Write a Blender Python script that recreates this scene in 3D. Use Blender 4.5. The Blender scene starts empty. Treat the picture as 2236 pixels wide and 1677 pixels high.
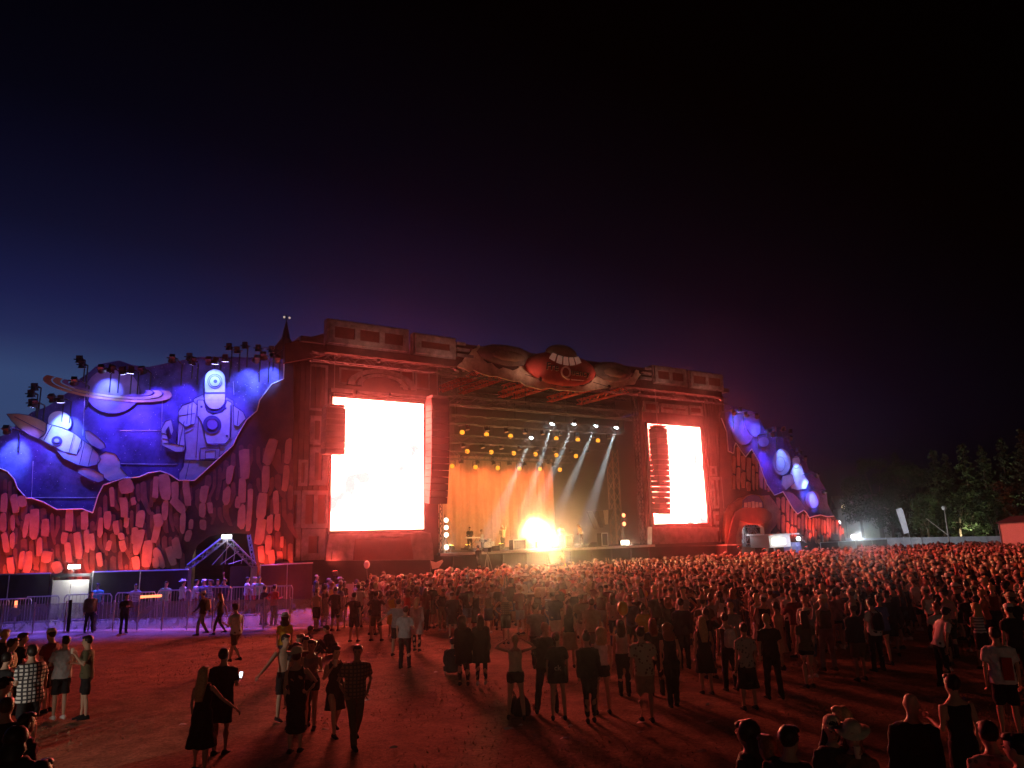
import bpy, bmesh, math, random
import numpy as np
from mathutils import Vector, Matrix
random.seed(7)
S = bpy.context.scene
COL = S.collection
PI = math.pi
R_ = math.radians

# ------------------------------------------------------------------ camera
TH, PITCH, ROLL = R_(56.5), math.atan((1170-838.5)/1600), R_(1.66)
CAM = Vector((0, 0, 3.7))
_fh = Vector((math.cos(TH), math.sin(TH), 0)); _r0 = Vector((math.sin(TH), -math.cos(TH), 0))
FW = _fh*math.cos(PITCH) + Vector((0, 0, 1))*math.sin(PITCH)
_u0 = _r0.cross(FW)
RT = _r0*math.cos(ROLL) - _u0*math.sin(ROLL)
UP = _r0*math.sin(ROLL) + _u0*math.cos(ROLL)
cd = bpy.data.cameras.new('camera'); cam = bpy.data.objects.new('camera', cd); COL.objects.link(cam)
m = Matrix((RT, UP, -FW)).transposed().to_4x4(); m.translation = CAM
cam.matrix_world = m
cd.sensor_width = 36; cd.lens = 36*1600/2236; cd.clip_start = .1; cd.clip_end = 2000
S.camera = cam

# ------------------------------------------------------------------ sky, weak added front fill, exposure
W = bpy.data.worlds.new('World'); S.world = W; W.use_nodes = True
wn, wl = W.node_tree.nodes, W.node_tree.links
wn.clear()
wo = wn.new('ShaderNodeOutputWorld'); wb = wn.new('ShaderNodeBackground'); wl.new(wb.outputs[0], wo.inputs[0])
sky = wn.new('ShaderNodeTexSky'); sky.sky_type = 'NISHITA'; sky.sun_disc = False
sky.sun_elevation = R_(-6.0); sky.sun_rotation = R_(-2); sky.altitude = 200
sky.air_density = 1.0; sky.dust_density = .3; sky.ozone_density = 3.0
# the dusk sky as the camera's tone curve shows it: the sky model's blue drives the tone
sp = wn.new('ShaderNodeSeparateColor'); wl.new(sky.outputs[0], sp.inputs[0])
k_ = wn.new('ShaderNodeMath'); k_.operation = 'MULTIPLY'; k_.inputs[1].default_value = 34.0; wl.new(sp.outputs[2], k_.inputs[0])
sr = wn.new('ShaderNodeValToRGB'); wl.new(k_.outputs[0], sr.inputs[0])
for i_, (p_, c_) in enumerate(((.09, (.0, .0, .0)), (.22, (.006, .007, .030)), (.40, (.026, .030, .135)), (.60, (.06, .075, .38)), (.78, (.11, .155, .6)), (1.0, (.22, .40, 1.05)))):
    e_ = sr.color_ramp.elements[i_] if i_ < 2 else sr.color_ramp.elements.new(p_)
    e_.position = p_; e_.color = c_+(1,)
wl.new(sr.outputs[0], wb.inputs[0]); wb.inputs[1].default_value = .15
sl = bpy.data.lights.new('front_fill', 'SUN'); so = bpy.data.objects.new('front_fill', sl); COL.objects.link(so)
sl.energy = .055; sl.angle = R_(12); sl.color = (1, .68, .48)  # warm fill added from the camera side, no real source there
so.rotation_euler = Vector((.45, .85, -.10)).to_track_quat('-Z', 'Y').to_euler()
S.view_settings.view_transform = 'Standard'; S.view_settings.look = 'None'
S.view_settings.exposure = 0; S.view_settings.gamma = 1
S.render.engine = 'CYCLES'
cy = S.cycles
cy.use_denoising = True; cy.max_bounces = 5; cy.diffuse_bounces = 2; cy.glossy_bounces = 2
cy.transmission_bounces = 4; cy.transparent_max_bounces = 12; cy.volume_bounces = 0
cy.sample_clamp_indirect = 2.0; cy.caustics_reflective = False; cy.caustics_refractive = False

# ------------------------------------------------------------------ pixel helpers: a pixel is a direction, the surface gives the distance
def ray(px, py): return FW + RT*((px-1118)/1600) + UP*((838.5-py)/1600)
def gnd(px, py, z=0.0):
    d = ray(px, py); return CAM + d*((z-CAM.z)/d.z)
def onY(px, py, y):
    d = ray(px, py); return CAM + d*(y/d.y)
def onplane(px, py, p0, n):
    d = ray(px, py); return CAM + d*((p0-CAM).dot(n)/d.dot(n))
def pix(p):
    v = Vector(p)-CAM; z = v.dot(FW); return 1118+1600*v.dot(RT)/z, 838.5-1600*v.dot(UP)/z

# ------------------------------------------------------------------ materials
MATS = {}
def mat(name, col, rough=.75, metal=0., var=.18, scale=2.0, bump=0., emit=None, es=0., alpha=1., coord='Object', col2=None, spec=.3):
    if name in MATS: return MATS[name]
    m = bpy.data.materials.new(name); m.use_nodes = True
    nt = m.node_tree; n, l = nt.nodes, nt.links
    b = n['Principled BSDF']
    b.inputs['Roughness'].default_value = rough; b.inputs['Metallic'].default_value = metal
    b.inputs['Specular IOR Level'].default_value = spec
    c = tuple(col)+(1,)
    b.inputs['Base Color'].default_value = c
    if var > 0 or col2:
        tc = n.new('ShaderNodeTexCoord'); nz = n.new('ShaderNodeTexNoise')
        nz.inputs['Scale'].default_value = scale; nz.inputs['Detail'].default_value = 4; nz.inputs['Roughness'].default_value = .65
        l.new(tc.outputs[coord], nz.inputs['Vector'])
        cr = n.new('ShaderNodeValToRGB'); cr.color_ramp.elements[0].position = .3; cr.color_ramp.elements[1].position = .7
        lo = col2 or tuple(x*(1-var) for x in col); hi = col if col2 else tuple(min(1, x*(1+var)) for x in col)
        cr.color_ramp.elements[0].color = tuple(lo)+(1,); cr.color_ramp.elements[1].color = tuple(hi)+(1,)
        l.new(nz.outputs[0], cr.inputs[0]); l.new(cr.outputs[0], b.inputs['Base Color'])
        if bump:
            bp = n.new('ShaderNodeBump'); bp.inputs['Strength'].default_value = bump; bp.inputs['Distance'].default_value = .05
            l.new(nz.outputs[0], bp.inputs['Height']); l.new(bp.outputs[0], b.inputs['Normal'])
    if emit:
        b.inputs['Emission Color'].default_value = tuple(emit)+(1,); b.inputs['Emission Strength'].default_value = es
    if alpha < 1: b.inputs['Alpha'].default_value = alpha
    MATS[name] = m
    return m

# ------------------------------------------------------------------ mesh builder
class MB:
    def __init__(s): s.v, s.f, s.m = [], [], []
    def add(s, verts, faces, mi=0):
        o = len(s.v); s.v += [tuple(p) for p in verts]
        for f in faces: s.f.append(tuple(i+o for i in f)); s.m.append(mi)
        return s
    def box(s, c, d, mi=0, rot=None):
        c = Vector(c); hx, hy, hz = d[0]/2, d[1]/2, d[2]/2
        vs = [Vector((x, y, z)) for x in (-hx, hx) for y in (-hy, hy) for z in (-hz, hz)]
        if rot is not None: vs = [rot @ p for p in vs]
        return s.add([p+c for p in vs], [(0, 1, 3, 2), (4, 6, 7, 5), (0, 4, 5, 1), (2, 3, 7, 6), (0, 2, 6, 4), (1, 5, 7, 3)], mi)
    def box2(s, a, b, mi=0):
        return s.box([(a[i]+b[i])/2 for i in range(3)], [abs(b[i]-a[i]) for i in range(3)], mi)
    def tube(s, a, b, r0, r1=None, n=6, mi=0, cap=True):
        a, b = Vector(a), Vector(b); r1 = r0 if r1 is None else r1
        q = (b-a).to_track_quat('Z', 'Y')
        vs = []
        for p, r in ((a, r0), (b, r1)):
            vs += [p + q @ Vector((r*math.cos(2*PI*i/n), r*math.sin(2*PI*i/n), 0)) for i in range(n)]
        fs = [(i, (i+1) % n, n+(i+1) % n, n+i) for i in range(n)]
        if cap: fs += [tuple(range(n-1, -1, -1)), tuple(range(n, 2*n))]
        return s.add(vs, fs, mi)
    def path(s, pts, r, n=6, mi=0):
        for a, b in zip(pts, pts[1:]): s.tube(a, b, r, r, n, mi)
        return s
    def loft(s, rings, mi=0, cap=True):
        n = len(rings[0]); vs = [p for r in rings for p in r]; fs = []
        for k in range(len(rings)-1):
            o = k*n
            fs += [(o+i, o+(i+1) % n, o+n+(i+1) % n, o+n+i) for i in range(n)]
        if cap: fs += [tuple(range(n-1, -1, -1)), tuple(range(len(vs)-n, len(vs)))]
        return s.add(vs, fs, mi)
    def slab(s, pts, n, t, mi=0):
        """flat polygon pts (front face), thickness t behind along -n"""
        bm = bmesh.new(); k = len(pts)
        vs = [bm.verts.new(p) for p in pts]
        try: f = bm.faces.new(vs)
        except ValueError: bm.free(); return s
        f.normal_update()
        if f.normal.dot(n) < 0: f.normal_flip()
        r = bmesh.ops.triangulate(bm, faces=[f])
        bm.verts.index_update()
        tri = [tuple(v.index for v in ff.verts) for ff in bm.faces]
        front = [v.co.copy() for v in bm.verts]; bm.free()
        back = [p - n*t for p in front]
        o = len(front)
        fs = tri + [tuple(i+o for i in reversed(q)) for q in tri] + [(i, i+o, (i+1) % k+o, (i+1) % k) for i in range(k)]
        return s.add(front+back, fs, mi)
    def ball(s, c, r, n=10, k=6, mi=0):
        c = Vector(c); rx, ry, rz = (r, r, r) if not hasattr(r, '__len__') else r
        rings = []
        for j in range(1, k):
            a = PI*j/k
            rings.append([c+Vector((rx*math.sin(a)*math.cos(2*PI*i/n), ry*math.sin(a)*math.sin(2*PI*i/n), -rz*math.cos(a))) for i in range(n)])
        return s.loft(rings, mi)
    def mesh(s, name):
        me = bpy.data.meshes.new(name); me.from_pydata(s.v, [], s.f)
        if any(s.m): me.polygons.foreach_set('material_index', s.m)
        me.update(); return me
    def build(s, name, mats, parent=None, smooth=False):
        if parent is not None:
            l = origin(parent); s.v = [(p[0]-l[0], p[1]-l[1], p[2]-l[2]) for p in s.v]
        me = s.mesh(name)
        for q in (mats if isinstance(mats, (list, tuple)) else [mats]): me.materials.append(q)
        if smooth: me.polygons.foreach_set('use_smooth', [True]*len(me.polygons))
        o = bpy.data.objects.new(name, me); COL.objects.link(o); o.parent = parent
        return o
def origin(o):
    l = Vector(o.location)
    while o.parent is not None: o = o.parent; l += Vector(o.location)
    return l
def tag(o, label, cat, group=None):
    o['label'] = label; o['category'] = cat
    if group: o['group'] = group
    return o
def thing(name, label, cat, loc=(0, 0, 0), group=None, rz=0):
    o = bpy.data.objects.new(name, None); COL.objects.link(o); o.empty_display_size = .2
    o.location = loc; o.rotation_euler = (0, 0, rz)
    return tag(o, label, cat, group)
def struct(o, kind='structure'): o['kind'] = kind; return o
def copy_tree(o, parent=None):
    c = o.copy(); COL.objects.link(c); c.parent = parent
    for ch in o.children: copy_tree(ch, c)
    return c
def spot(name, parent, loc, target, power, color, angle, blend=.6, size=.15):
    l = bpy.data.lights.new(name, 'SPOT'); l.energy = power; l.color = color; l.spot_size = R_(angle); l.spot_blend = blend; l.shadow_soft_size = size
    o = bpy.data.objects.new(name, l); COL.objects.link(o); o.parent = parent
    o.location = Vector(loc) - (origin(parent) if parent else Vector())
    o.rotation_euler = (Vector(target)-Vector(loc)).to_track_quat('-Z', 'Y').to_euler()
    return o
def lampp(name, parent, loc, power, color, size=.1):
    l = bpy.data.lights.new(name, 'POINT'); l.energy = power; l.color = color; l.shadow_soft_size = size
    o = bpy.data.objects.new(name, l); COL.objects.link(o); o.parent = parent
    o.location = Vector(loc) - (origin(parent) if parent else Vector()); return o
def truss(mb, a, b, w=.3, r=.03, seg=None, up=Vector((0, 0, 1)), n=4):
    """square box truss with four chords and zigzag lacing"""
    a, b = Vector(a), Vector(b); d = (b-a); L = d.length; d.normalize()
    s = d.cross(up); s.normalize(); u = s.cross(d)
    k = seg or max(2, round(L/w/1.3))
    cs = [s*sx*w/2+u*su*w/2 for sx, su in ((-1, -1), (1, -1), (1, 1), (-1, 1))]
    for c in cs: mb.tube(a+c, b+c, r, r, n)
    for j in range(4):
        c0, c1 = cs[j], cs[(j+1) % 4]
        for i in range(k):
            p, q = a+d*(L*i/k), a+d*(L*(i+1)/k)
            if i % 2: c0, c1 = c0, c1
            mb.tube(p+(c0 if i % 2 == 0 else c1), q+(c1 if i % 2 == 0 else c0), r*.8, r*.8, 4, 0, False)
    return mb
# ================================================================== setting: ground, haze
FY = 45.1
def ground_material():
    m = bpy.data.materials.new('trodden_grass'); m.use_nodes = True
    n, l = m.node_tree.nodes, m.node_tree.links; b = n['Principled BSDF']
    b.inputs['Roughness'].default_value = .95; b.inputs['Specular IOR Level'].default_value = .1
    tc = n.new('ShaderNodeTexCoord')
    def nz(scale, det=5, ro=.6):
        k = n.new('ShaderNodeTexNoise'); k.inputs['Scale'].default_value = scale; k.inputs['Detail'].default_value = det; k.inputs['Roughness'].default_value = ro
        l.new(tc.outputs['Object'], k.inputs['Vector']); return k
    big, mid, fine = nz(.22, 4), nz(1.6, 6, .7), nz(14, 6, .75)
    def ramp(src, c0, c1, p0=.35, p1=.65):
        r = n.new('ShaderNodeValToRGB'); r.color_ramp.elements[0].position = p0; r.color_ramp.elements[1].position = p1
        r.color_ramp.elements[0].color = c0+(1,); r.color_ramp.elements[1].color = c1+(1,); l.new(src.outputs[0], r.inputs[0]); return r
    a = ramp(mid, (.13, .10, .055), (.50, .38, .25)); c = ramp(big, (.17, .13, .075), (.46, .34, .22)); f = ramp(fine, (.35, .35, .35), (1.35, 1.3, 1.2), .3, .7)
    mx = n.new('ShaderNodeMix'); mx.data_type = 'RGBA'; mx.inputs[0].default_value = .45
    l.new(a.outputs[0], mx.inputs[6]); l.new(c.outputs[0], mx.inputs[7])
    mu = n.new('ShaderNodeMix'); mu.data_type = 'RGBA'; mu.blend_type = 'MULTIPLY'; mu.inputs[0].default_value = .9
    l.new(mx.outputs[2], mu.inputs[6]); l.new(f.outputs[0], mu.inputs[7]); l.new(mu.outputs[2], b.inputs['Base Color'])
    bp = n.new('ShaderNodeBump'); bp.inputs['Strength'].default_value = .9; bp.inputs['Distance'].default_value = .06
    l.new(fine.outputs[0], bp.inputs['Height']); l.new(bp.outputs[0], b.inputs['Normal'])
    return m
GM = ground_material()
gx = np.concatenate([np.linspace(-500, -12, 12), np.linspace(-11, 60, 72), np.linspace(62, 600, 12)])
gy = np.concatenate([np.linspace(-500, -2, 12), np.linspace(-1, 46, 48), np.linspace(48, 600, 12)])
def gz(x, y):
    w = max(0, 1-max(0, -x-6, x-55, -y, y-42)/6)
    return w*(.035*math.sin(x*.7+1.3*math.sin(y*.31))+.03*math.sin(y*.9+x*.23)) - .03
mb = MB(); nx, ny = len(gx), len(gy)
mb.add([(x, y, gz(x, y)) for y in gy for x in gx], [(j*nx+i, j*nx+i+1, (j+1)*nx+i+1, (j+1)*nx+i) for j in range(ny-1) for i in range(nx-1)])
struct(mb.build('ground', GM, smooth=True))
# short dry grass on the near ground
rs = np.random.default_rng(3)
N = 26000
d = 8+rs.random(N)**1.4*24; a = rs.uniform(-.75, .75, N)
px_, py_ = d*math.cos(TH)+d*np.tan(a)*math.sin(TH), d*math.sin(TH)-d*np.tan(a)*math.cos(TH)
keep = (np.sin(px_*.9+np.sin(py_*.7)*2)+np.sin(py_*1.1-px_*.4)+rs.normal(0, .8, N)) > -.3
px_, py_ = px_[keep], py_[keep]; N = len(px_)
hh = rs.uniform(.0, .022, N); an = rs.uniform(0, 2*PI, N); wd = rs.uniform(.008, .02, N)
z0 = np.full(N, -.035)
lean = rs.normal(0, .03, (N, 2))
V = np.stack([np.stack([px_-wd*np.cos(an), py_-wd*np.sin(an), z0], 1), np.stack([px_+wd*np.cos(an), py_+wd*np.sin(an), z0], 1), np.stack([px_+lean[:, 0], py_+lean[:, 1], hh], 1)], 1).reshape(-1, 3)
me = bpy.data.meshes.new('dry_grass'); me.from_pydata(V.tolist(), [], np.arange(3*N).reshape(-1, 3).tolist())
me.materials.append(mat('dry_grass', (.40, .30, .18), .9, col2=(.20, .15, .08), scale=.8))
go = bpy.data.objects.new('dry_grass', me); COL.objects.link(go); struct(go, 'stuff')
tag(go, 'short dry grass over the trodden festival field', 'grass')

# one even box of air: smoke and dust drifting over the field
mb = MB(); mb.box2((-60, -8, -1.2), (190, 150, 46))
hz = mb.build('haze', bpy.data.materials.new('haze')); struct(hz, 'stuff'); tag(hz, 'thin smoky night air over the festival field', 'haze')
hm = hz.data.materials[0]; hm.use_nodes = True; hm.node_tree.nodes.clear()
ho = hm.node_tree.nodes.new('ShaderNodeOutputMaterial'); pv = hm.node_tree.nodes.new('ShaderNodeVolumePrincipled')
pv.inputs['Color'].default_value = (.9, .9, .9, 1); pv.inputs['Density'].default_value = .00078; pv.inputs['Anisotropy'].default_value = .97
hm.node_tree.links.new(pv.outputs[0], ho.inputs['Volume'])

# ================================================================== stage
M_WOOD = mat('red_brown_print', (.075, .034, .025), .8, col2=(.03, .014, .012), scale=1.2, bump=.2)
M_FRAME = mat('weathered_grey_print', (.30, .26, .25), .75, col2=(.12, .10, .09), scale=2.2, bump=.2)
M_SLOT = mat('dark_red_panel', (.13, .035, .025), .8, scale=3)
M_BLACK = mat('black_drape', (.012, .012, .013), .9, scale=4)
M_STEEL = mat('truss_aluminium', (.20, .19, .18), .6, .1, var=.1)
M_DARKSTEEL = mat('dark_steel', (.06, .06, .065), .5, .6)
M_SPK = mat('black_speaker', (.02, .02, .022), .6)
M_DECK = mat('stage_deck', (.04, .035, .035), .55)
M_WHITE = mat('white_plastic', (.75, .75, .73), .5, var=.05)
M_CREAM = mat('cream_dust_print', (.72, .58, .42), .85, col2=(.34, .25, .17), scale=1.5)

def framed(parent, X0, Z0, X1, Z1, nwin=1, bar=.22, y=FY, proud=.16, name='panel'):
    """grey moulded panel with nwin dark recessed fields"""
    f = MB(); z0, z1 = min(Z0, Z1), max(Z0, Z1)
    f.box2((X0, y-proud, z0), (X1, y+.05, z0+bar)); f.box2((X0, y-proud, z1-bar), (X1, y+.05, z1))
    xs = np.linspace(X0+bar/2, X1-bar/2, nwin+1)
    for x in xs: f.box2((x-bar/2, y-proud+.004, z0+bar-.002), (x+bar/2, y+.05, z1-bar+.002))
    o = f.build(name, M_FRAME, parent)
    g = MB()
    for a, b in zip(xs, xs[1:]):
        g = MB(); g.box2((a+bar/2-.01, y-proud*.35, z0+bar-.01), (b-bar/2+.01, y+.04, z1-bar+.01)); g.build('recess', M_SLOT, o)
    return o
def fp(px, py, y=FY): return onY(px, py, y)
def z3(u, v): return 560+u*.3617, 660+v*.3617          # left tower study crop
def z4(u, v): return 930+u*.3135, 720+v*.3135          # stage study crop
def z5(u, v): return 1380+u*.2653, 800+v*.2653         # right tower study crop
def rect(zf, a, b, y=FY):
    p, q = fp(*zf(*a), y), fp(*zf(*b), y); return p.x, p.z, q.x, q.z

def led_screen(X0, X1, Z0, Z1, label, seed):
    t = thing('led_screen', label, 'screen', ((X0+X1)/2, FY-.2, Z0-.25), 'LED screens beside the stage opening')
    b = MB(); fr = .16
    for p, q in (((X0-fr, FY-.33, Z0-fr), (X1+fr, FY-.05, Z0)), ((X0-fr, FY-.33, Z1), (X1+fr, FY-.05, Z1+fr)),
                 ((X0-fr, FY-.33, Z0), (X0, FY-.05, Z1)), ((X1, FY-.33, Z0), (X1+fr, FY-.05, Z1))): b.box2(p, q)
    b.build('frame', M_DARKSTEEL, t)
    m = bpy.data.materials.new('screen_picture'); m.use_nodes = True; n, l = m.node_tree.nodes, m.node_tree.links; n.clear()
    out = n.new('ShaderNodeOutputMaterial'); em = n.new('ShaderNodeEmission'); l.new(em.outputs[0], out.inputs[0])
    tc = n.new('ShaderNodeTexCoord'); mp = n.new('ShaderNodeMapping'); mp.inputs['Location'].default_value = (seed, 0, seed*.7); mp.inputs['Scale'].default_value = (.42, .42, .34)
    nz = n.new('ShaderNodeTexNoise'); nz.inputs['Scale'].default_value = .9; nz.inputs['Detail'].default_value = 2.5; nz.inputs['Distortion'].default_value = 1.2
    l.new(tc.outputs['Object'], mp.inputs[0]); l.new(mp.outputs[0], nz.inputs['Vector'])
    cr = n.new('ShaderNodeValToRGB'); cr.color_ramp.elements[0].position = .50; cr.color_ramp.elements[1].position = .62
    cr.color_ramp.elements[0].color = (1, .125, .09, 1); cr.color_ramp.elements[1].color = (1, .0112, .0110, 1)
    l.new(nz.outputs[0], cr.inputs[0]); l.new(cr.outputs[0], em.inputs[0]); em.inputs[1].default_value = 78
    d = MB(); d.add([(X0, FY-.24, Z0), (X1, FY-.24, Z0), (X1, FY-.24, Z1), (X0, FY-.24, Z1)], [(0, 1, 2, 3)])
    d.build('display', m, t)
    k = MB(); k.box2((X0, FY-.22, Z0), (X1, FY-.06, Z1)); k.build('cabinet', M_DARKSTEEL, t)
    return t
SC = (FY-.24)/FY
def sz(z): return 3.7+(z-3.7)*SC
led_screen(15.95*SC, 22.42*SC, sz(4.33), sz(12.8), 'glowing screen on the tower beside the rocket and robot scene', 3.0)
led_screen(43.45*SC, 49.85*SC, sz(4.33), sz(12.7), 'glowing screen on the tower beside the cave gate', 9.0)

# ---- the stage as one structure: towers, header, roof, deck
stage = thing('stage', 'large open-air concert stage with themed facade, roof and black deck', 'stage', (33, 50, 0))
def tower(x0, x1, inner):
    t = MB(); t.box2((x0, FY, 2.6), (x1, FY+.5, 15.9)); w = t.build('tower_wall', M_WOOD, stage)
    t = MB(); t.box2((x0-.2, FY-.35, 0), (x1+.1, FY+.5, 2.6)); t.build('tower_plinth', M_BLACK, stage)
    return w
tower(12.85, 23.55, 1); tower(42.95, 53.35, -1)
mb = MB(); mb.box2((12.9, FY+.55, 0), (13.3, 60, 15.8)); mb.build('side_wall', M_BLACK, stage)
mb = MB(); mb.box2((52.9, FY+.55, 0), (53.3, 60, 15.8)); mb.build('side_wall', M_BLACK, stage)
mb = MB(); mb.box2((23.2, 58.4, 0), (56, 58.7, 15.8)); mb.build('back_wall', M_BLACK, stage)
mb = MB(); mb.box2((51.5, 46, 2.7), (51.7, 58.3, 14)); mb.build('side_drape', M_BLACK, stage)
# left tower relief
def rp(a, b, nwin=1, bar=.18, proud=.16, zf=z3): x0, za, x1, zb = rect(zf, a, b); return framed(stage, x0, zb, x1, za, nwin, bar, FY, proud)
rp((322, 685), (408, 862), 1, .3); rp((318, 876), (418, 1108), 1, .32, .2); rp((252, 950), (304, 1110), 1, .2, .1)
rp((172, 1137), (258, 1362), 1, .26, .2); rp((266, 1137), (432, 1362), 2, .26, .26)
rp((172, 1366), (256, 1562), 1, .26, .22); rp((266, 1372), (402, 1555), 1, .42, .3)
rp((325, 372), (425, 660), 1, .16, .08); rp((868, 400), (950, 520), 1, .12, .07); rp((958, 410), (1045, 530), 1, .12, .06); rp((500, 392), (640, 505), 1, .12, .06)
for a, b in (((440, 520), (575, 556)), ((602, 538), (790, 570)), ((800, 552), (1026, 588))):
    x0, za, x1, zb = rect(z3, a, b); q = MB(); q.box2((x0, FY-.3, zb), (x1, FY+.04, za)); q.build('lintel_block', M_FRAME, stage)
q = MB(); c = fp(*z3(758, 500)); n_ = Vector((0, -1, 0))
for r0, r1, pr in ((1.62, 2.0, .2), (1.2, 1.5, .14)):
    pts = [c+Vector((r1*math.cos(t)*1.25, -pr, r1*math.sin(t)*.62-.2)) for t in np.linspace(0, PI, 13)] + [c+Vector((r0*math.cos(t)*1.25, -pr, r0*math.sin(t)*.62-.2)) for t in np.linspace(PI, 0, 13)]
    q.slab(pts, n_, pr+.04)
q.build('arch_moulding', M_FRAME, stage)
def trap(zf, pts, proud, m, name, y=FY, back=.04):
    P = [fp(*zf(*p), y) for p in pts]; P = [Vector((p.x, y-proud, p.z)) for p in P]
    q = MB(); q.slab(P, n_, proud+back); return q.build(name, m, stage)
trap(z3, [(425, 1400), (1030, 1392), (1045, 1470), (1050, 1556), (400, 1560), (410, 1470)], .5, M_FRAME, 'plinth_block')
trap(z3, [(575, 1432), (905, 1416), (925, 1552), (566, 1556)], .6, M_SLOT, 'plinth_recess', back=-.5)
trap(z3, [(440, 1498), (505, 1498), (522, 1552), (432, 1554)], .62, M_FRAME, 'plinth_stone', back=-.5)
# right tower relief
rp((88, 285), (212, 385), 1, .2, .16, z5); rp((224, 305), (455, 400), 2, .3, .16, z5); rp((462, 320), (578, 405), 1, .2, .12, z5)
rp((632, 820), (692, 905), 1, .2, .15, z5); rp((640, 910), (745, 1170), 2, .26, .2, z5); rp((650, 1195), (772, 1300), 1, .3, .2, z5); rp((665, 1328), (780, 1470), 1, .3, .22, z5)
trap(z5, [(135, 1320), (650, 1322), (660, 1380), (665, 1480), (130, 1480)], .45, M_FRAME, 'plinth_block')
# pilasters and vertical boards on both towers
for x0, x1 in ((12.9, 15.6), (50.4, 53.3)):
    x = x0
    while x < x1-.25:
        w = random.uniform(.28, .42); q = MB(); zt = 15.7-random.random()*.4
        q.box2((x, FY-.05-.03*random.random(), 2.6), (x+w-.05, FY+.02, zt)); q.build('board', M_WOOD, stage); x += w
# header
HY = 43.2
def hp(px, py): return onY(px, py, HY)
def hblock(pa, pb, zb, nwin, bar):
    a, b = hp(*pa), hp(*pb); zt = (a.z+b.z)/2
    q = MB(); q.box2((a.x, HY, zb), (b.x, HY+.6, zt)); q.build('header_block', M_FRAME, stage)
    return framed(stage, a.x+.1, zb+.1, b.x-.1, zt-.12, nwin, bar, HY, .14, 'header_panel')
hblock((715, 692), (893, 722), 15.75, 3, .36); hblock((903, 726), (995, 738), 15.75, 1, .42)
hblock((1425, 797), (1497, 806), 15.75, 2, .34); hblock((1503, 808), (1577, 818), 15.75, 2, .32)
q = MB(); a, b = hp(995, 738), hp(1425, 805); q.box2((a.x, HY+.15, 15.6), (b.x, HY+.6, 17.0)); q.build('header_board', M_WOOD, stage)
q = MB(); a, b = hp(712, 765), hp(1577, 862); q.box2((a.x, HY+.02, 15.25), (b.x, HY+.55, 15.74)); q.build('header_beam', M_WOOD, stage)
for k in range(3):
    for s_, xx in ((1, 24.1), (-1, 42.5)):
        q = MB(); q.box2((xx, HY-.05, 16+.42*k), (xx+s_*(1.3-.3*k), HY+.2, 16.2+.42*k)); q.build('header_rib', M_FRAME, stage)
# dust swirl boards behind the saucers
dust = [(998, 800), (1022, 778), (1046, 752), (1056, 786), (1090, 806), (1128, 806), (1146, 778), (1160, 812), (1200, 838), (1250, 846), (1290, 836), (1312, 806), (1330, 832), (1372, 830), (1388, 808), (1400, 818), (1384, 840), (1320, 848), (1260, 855), (1180, 850), (1120, 832), (1050, 815)]
rd = random.Random(3); dj = []
for (xa, ya), (xb, yb) in zip(dust, dust[1:]+dust[:1]):
    for k in range(4): dj.append((xa+(xb-xa)*k/4+(rd.uniform(-3, 3) if k else 0), ya+(yb-ya)*k/4+(rd.uniform(-4, 4) if k else 0)))
q = MB(); q.slab([hp(x, y) for x, y in dj], n_, .12); o = q.build('dust_swirl', M_CREAM, stage)
# small fill lamps added on arms to brighten the header
for x in (17.5, 23.0, 29.8, 36.2, 43.0, 48.6):
    p = Vector((x, 41.4, 14.6)); aim = (Vector((x, 43.2, 16.6))-p).normalized(); t = thing('header_fill', 'small warm fill lamp added on an arm below the stage header', 'lamp', p, 'added header fill lamps'); q = MB(); q.tube(p-aim*.22, p, .09, .14, 10); q.build('body', M_DARKSTEEL, t); q = MB(); q.tube(p-aim*.1, (x, 43.3, 15.3), .025, .025, 5); q.build('arm', M_DARKSTEEL, t)
    q = MB(); q.tube(p+aim*.004, p+aim*.012, .12, .12, 10); q.build('lens', mat('warm_fill_lens', (.4, .3, .3), .3, emit=(1, .5, .4), es=2, var=0), t); spot('flood', t, p+aim*.05, p+aim*2, 85, (1, .5, .36), 125, .8, .1)
# roof
q = MB(); q.box2((13.4, 43.9, 15.95), (52.8, 60, 16.3)); q.build('roof', M_DARKSTEEL, stage)
q = MB(); q.slab([onY(*p, 44.2) for p in ((622, 750), (712, 727), (712, 775), (622, 792))], n_, .4); q.build('roof_edge', M_WOOD, stage)
q = MB(); truss(q, (14, 43.7, 15.0), (52, 43.7, 15.0), .5, .035); q.build('front_truss', M_DARKSTEEL, stage)
M_RTR = mat('red_lit_truss', (.55, .08, .06), .45, .2)  # red light put into the truss base colour
for x in (26.6, 28.5, 31.0, 32.2, 33.5, 37.2, 40.5):
    q = MB(); truss(q, (x, 44.1, 15.2), (x, 50.5 if x not in (31.0,) else 48, 15.2), .42, .045); q.build('roof_truss', M_RTR, stage)
q = MB()
for y in (45.5, 49, 53, 57): truss(q, (24, y, 15.6), (43+ (y-45)*.5, y, 15.6), .3, .03)
q.build('roof_bracing', M_DARKSTEEL, stage)
# deck
q = MB(); q.box2((23.4, 44.6, 2.45), (51.4, 58.4, 2.7)); q.build('deck', M_DECK, stage)
q = MB(); q.box2((23.4, 44.75, 0), (51.4, 45.0, 2.44)); q.build('fascia', M_BLACK, stage)
q = MB(); q.box2((23.4, 44.52, 2.52), (42.9, 44.6, 2.69)); q.build('deck_edge', mat('pale_edge', (.6, .58, .55), .5), stage)
for x in np.arange(24.4, 42.8, 2.0):
    q = MB(); q.box2((x-.04, 44.62, 0), (x+.04, 44.74, 2.44)); q.build('deck_leg', M_DARKSTEEL, stage)
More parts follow.
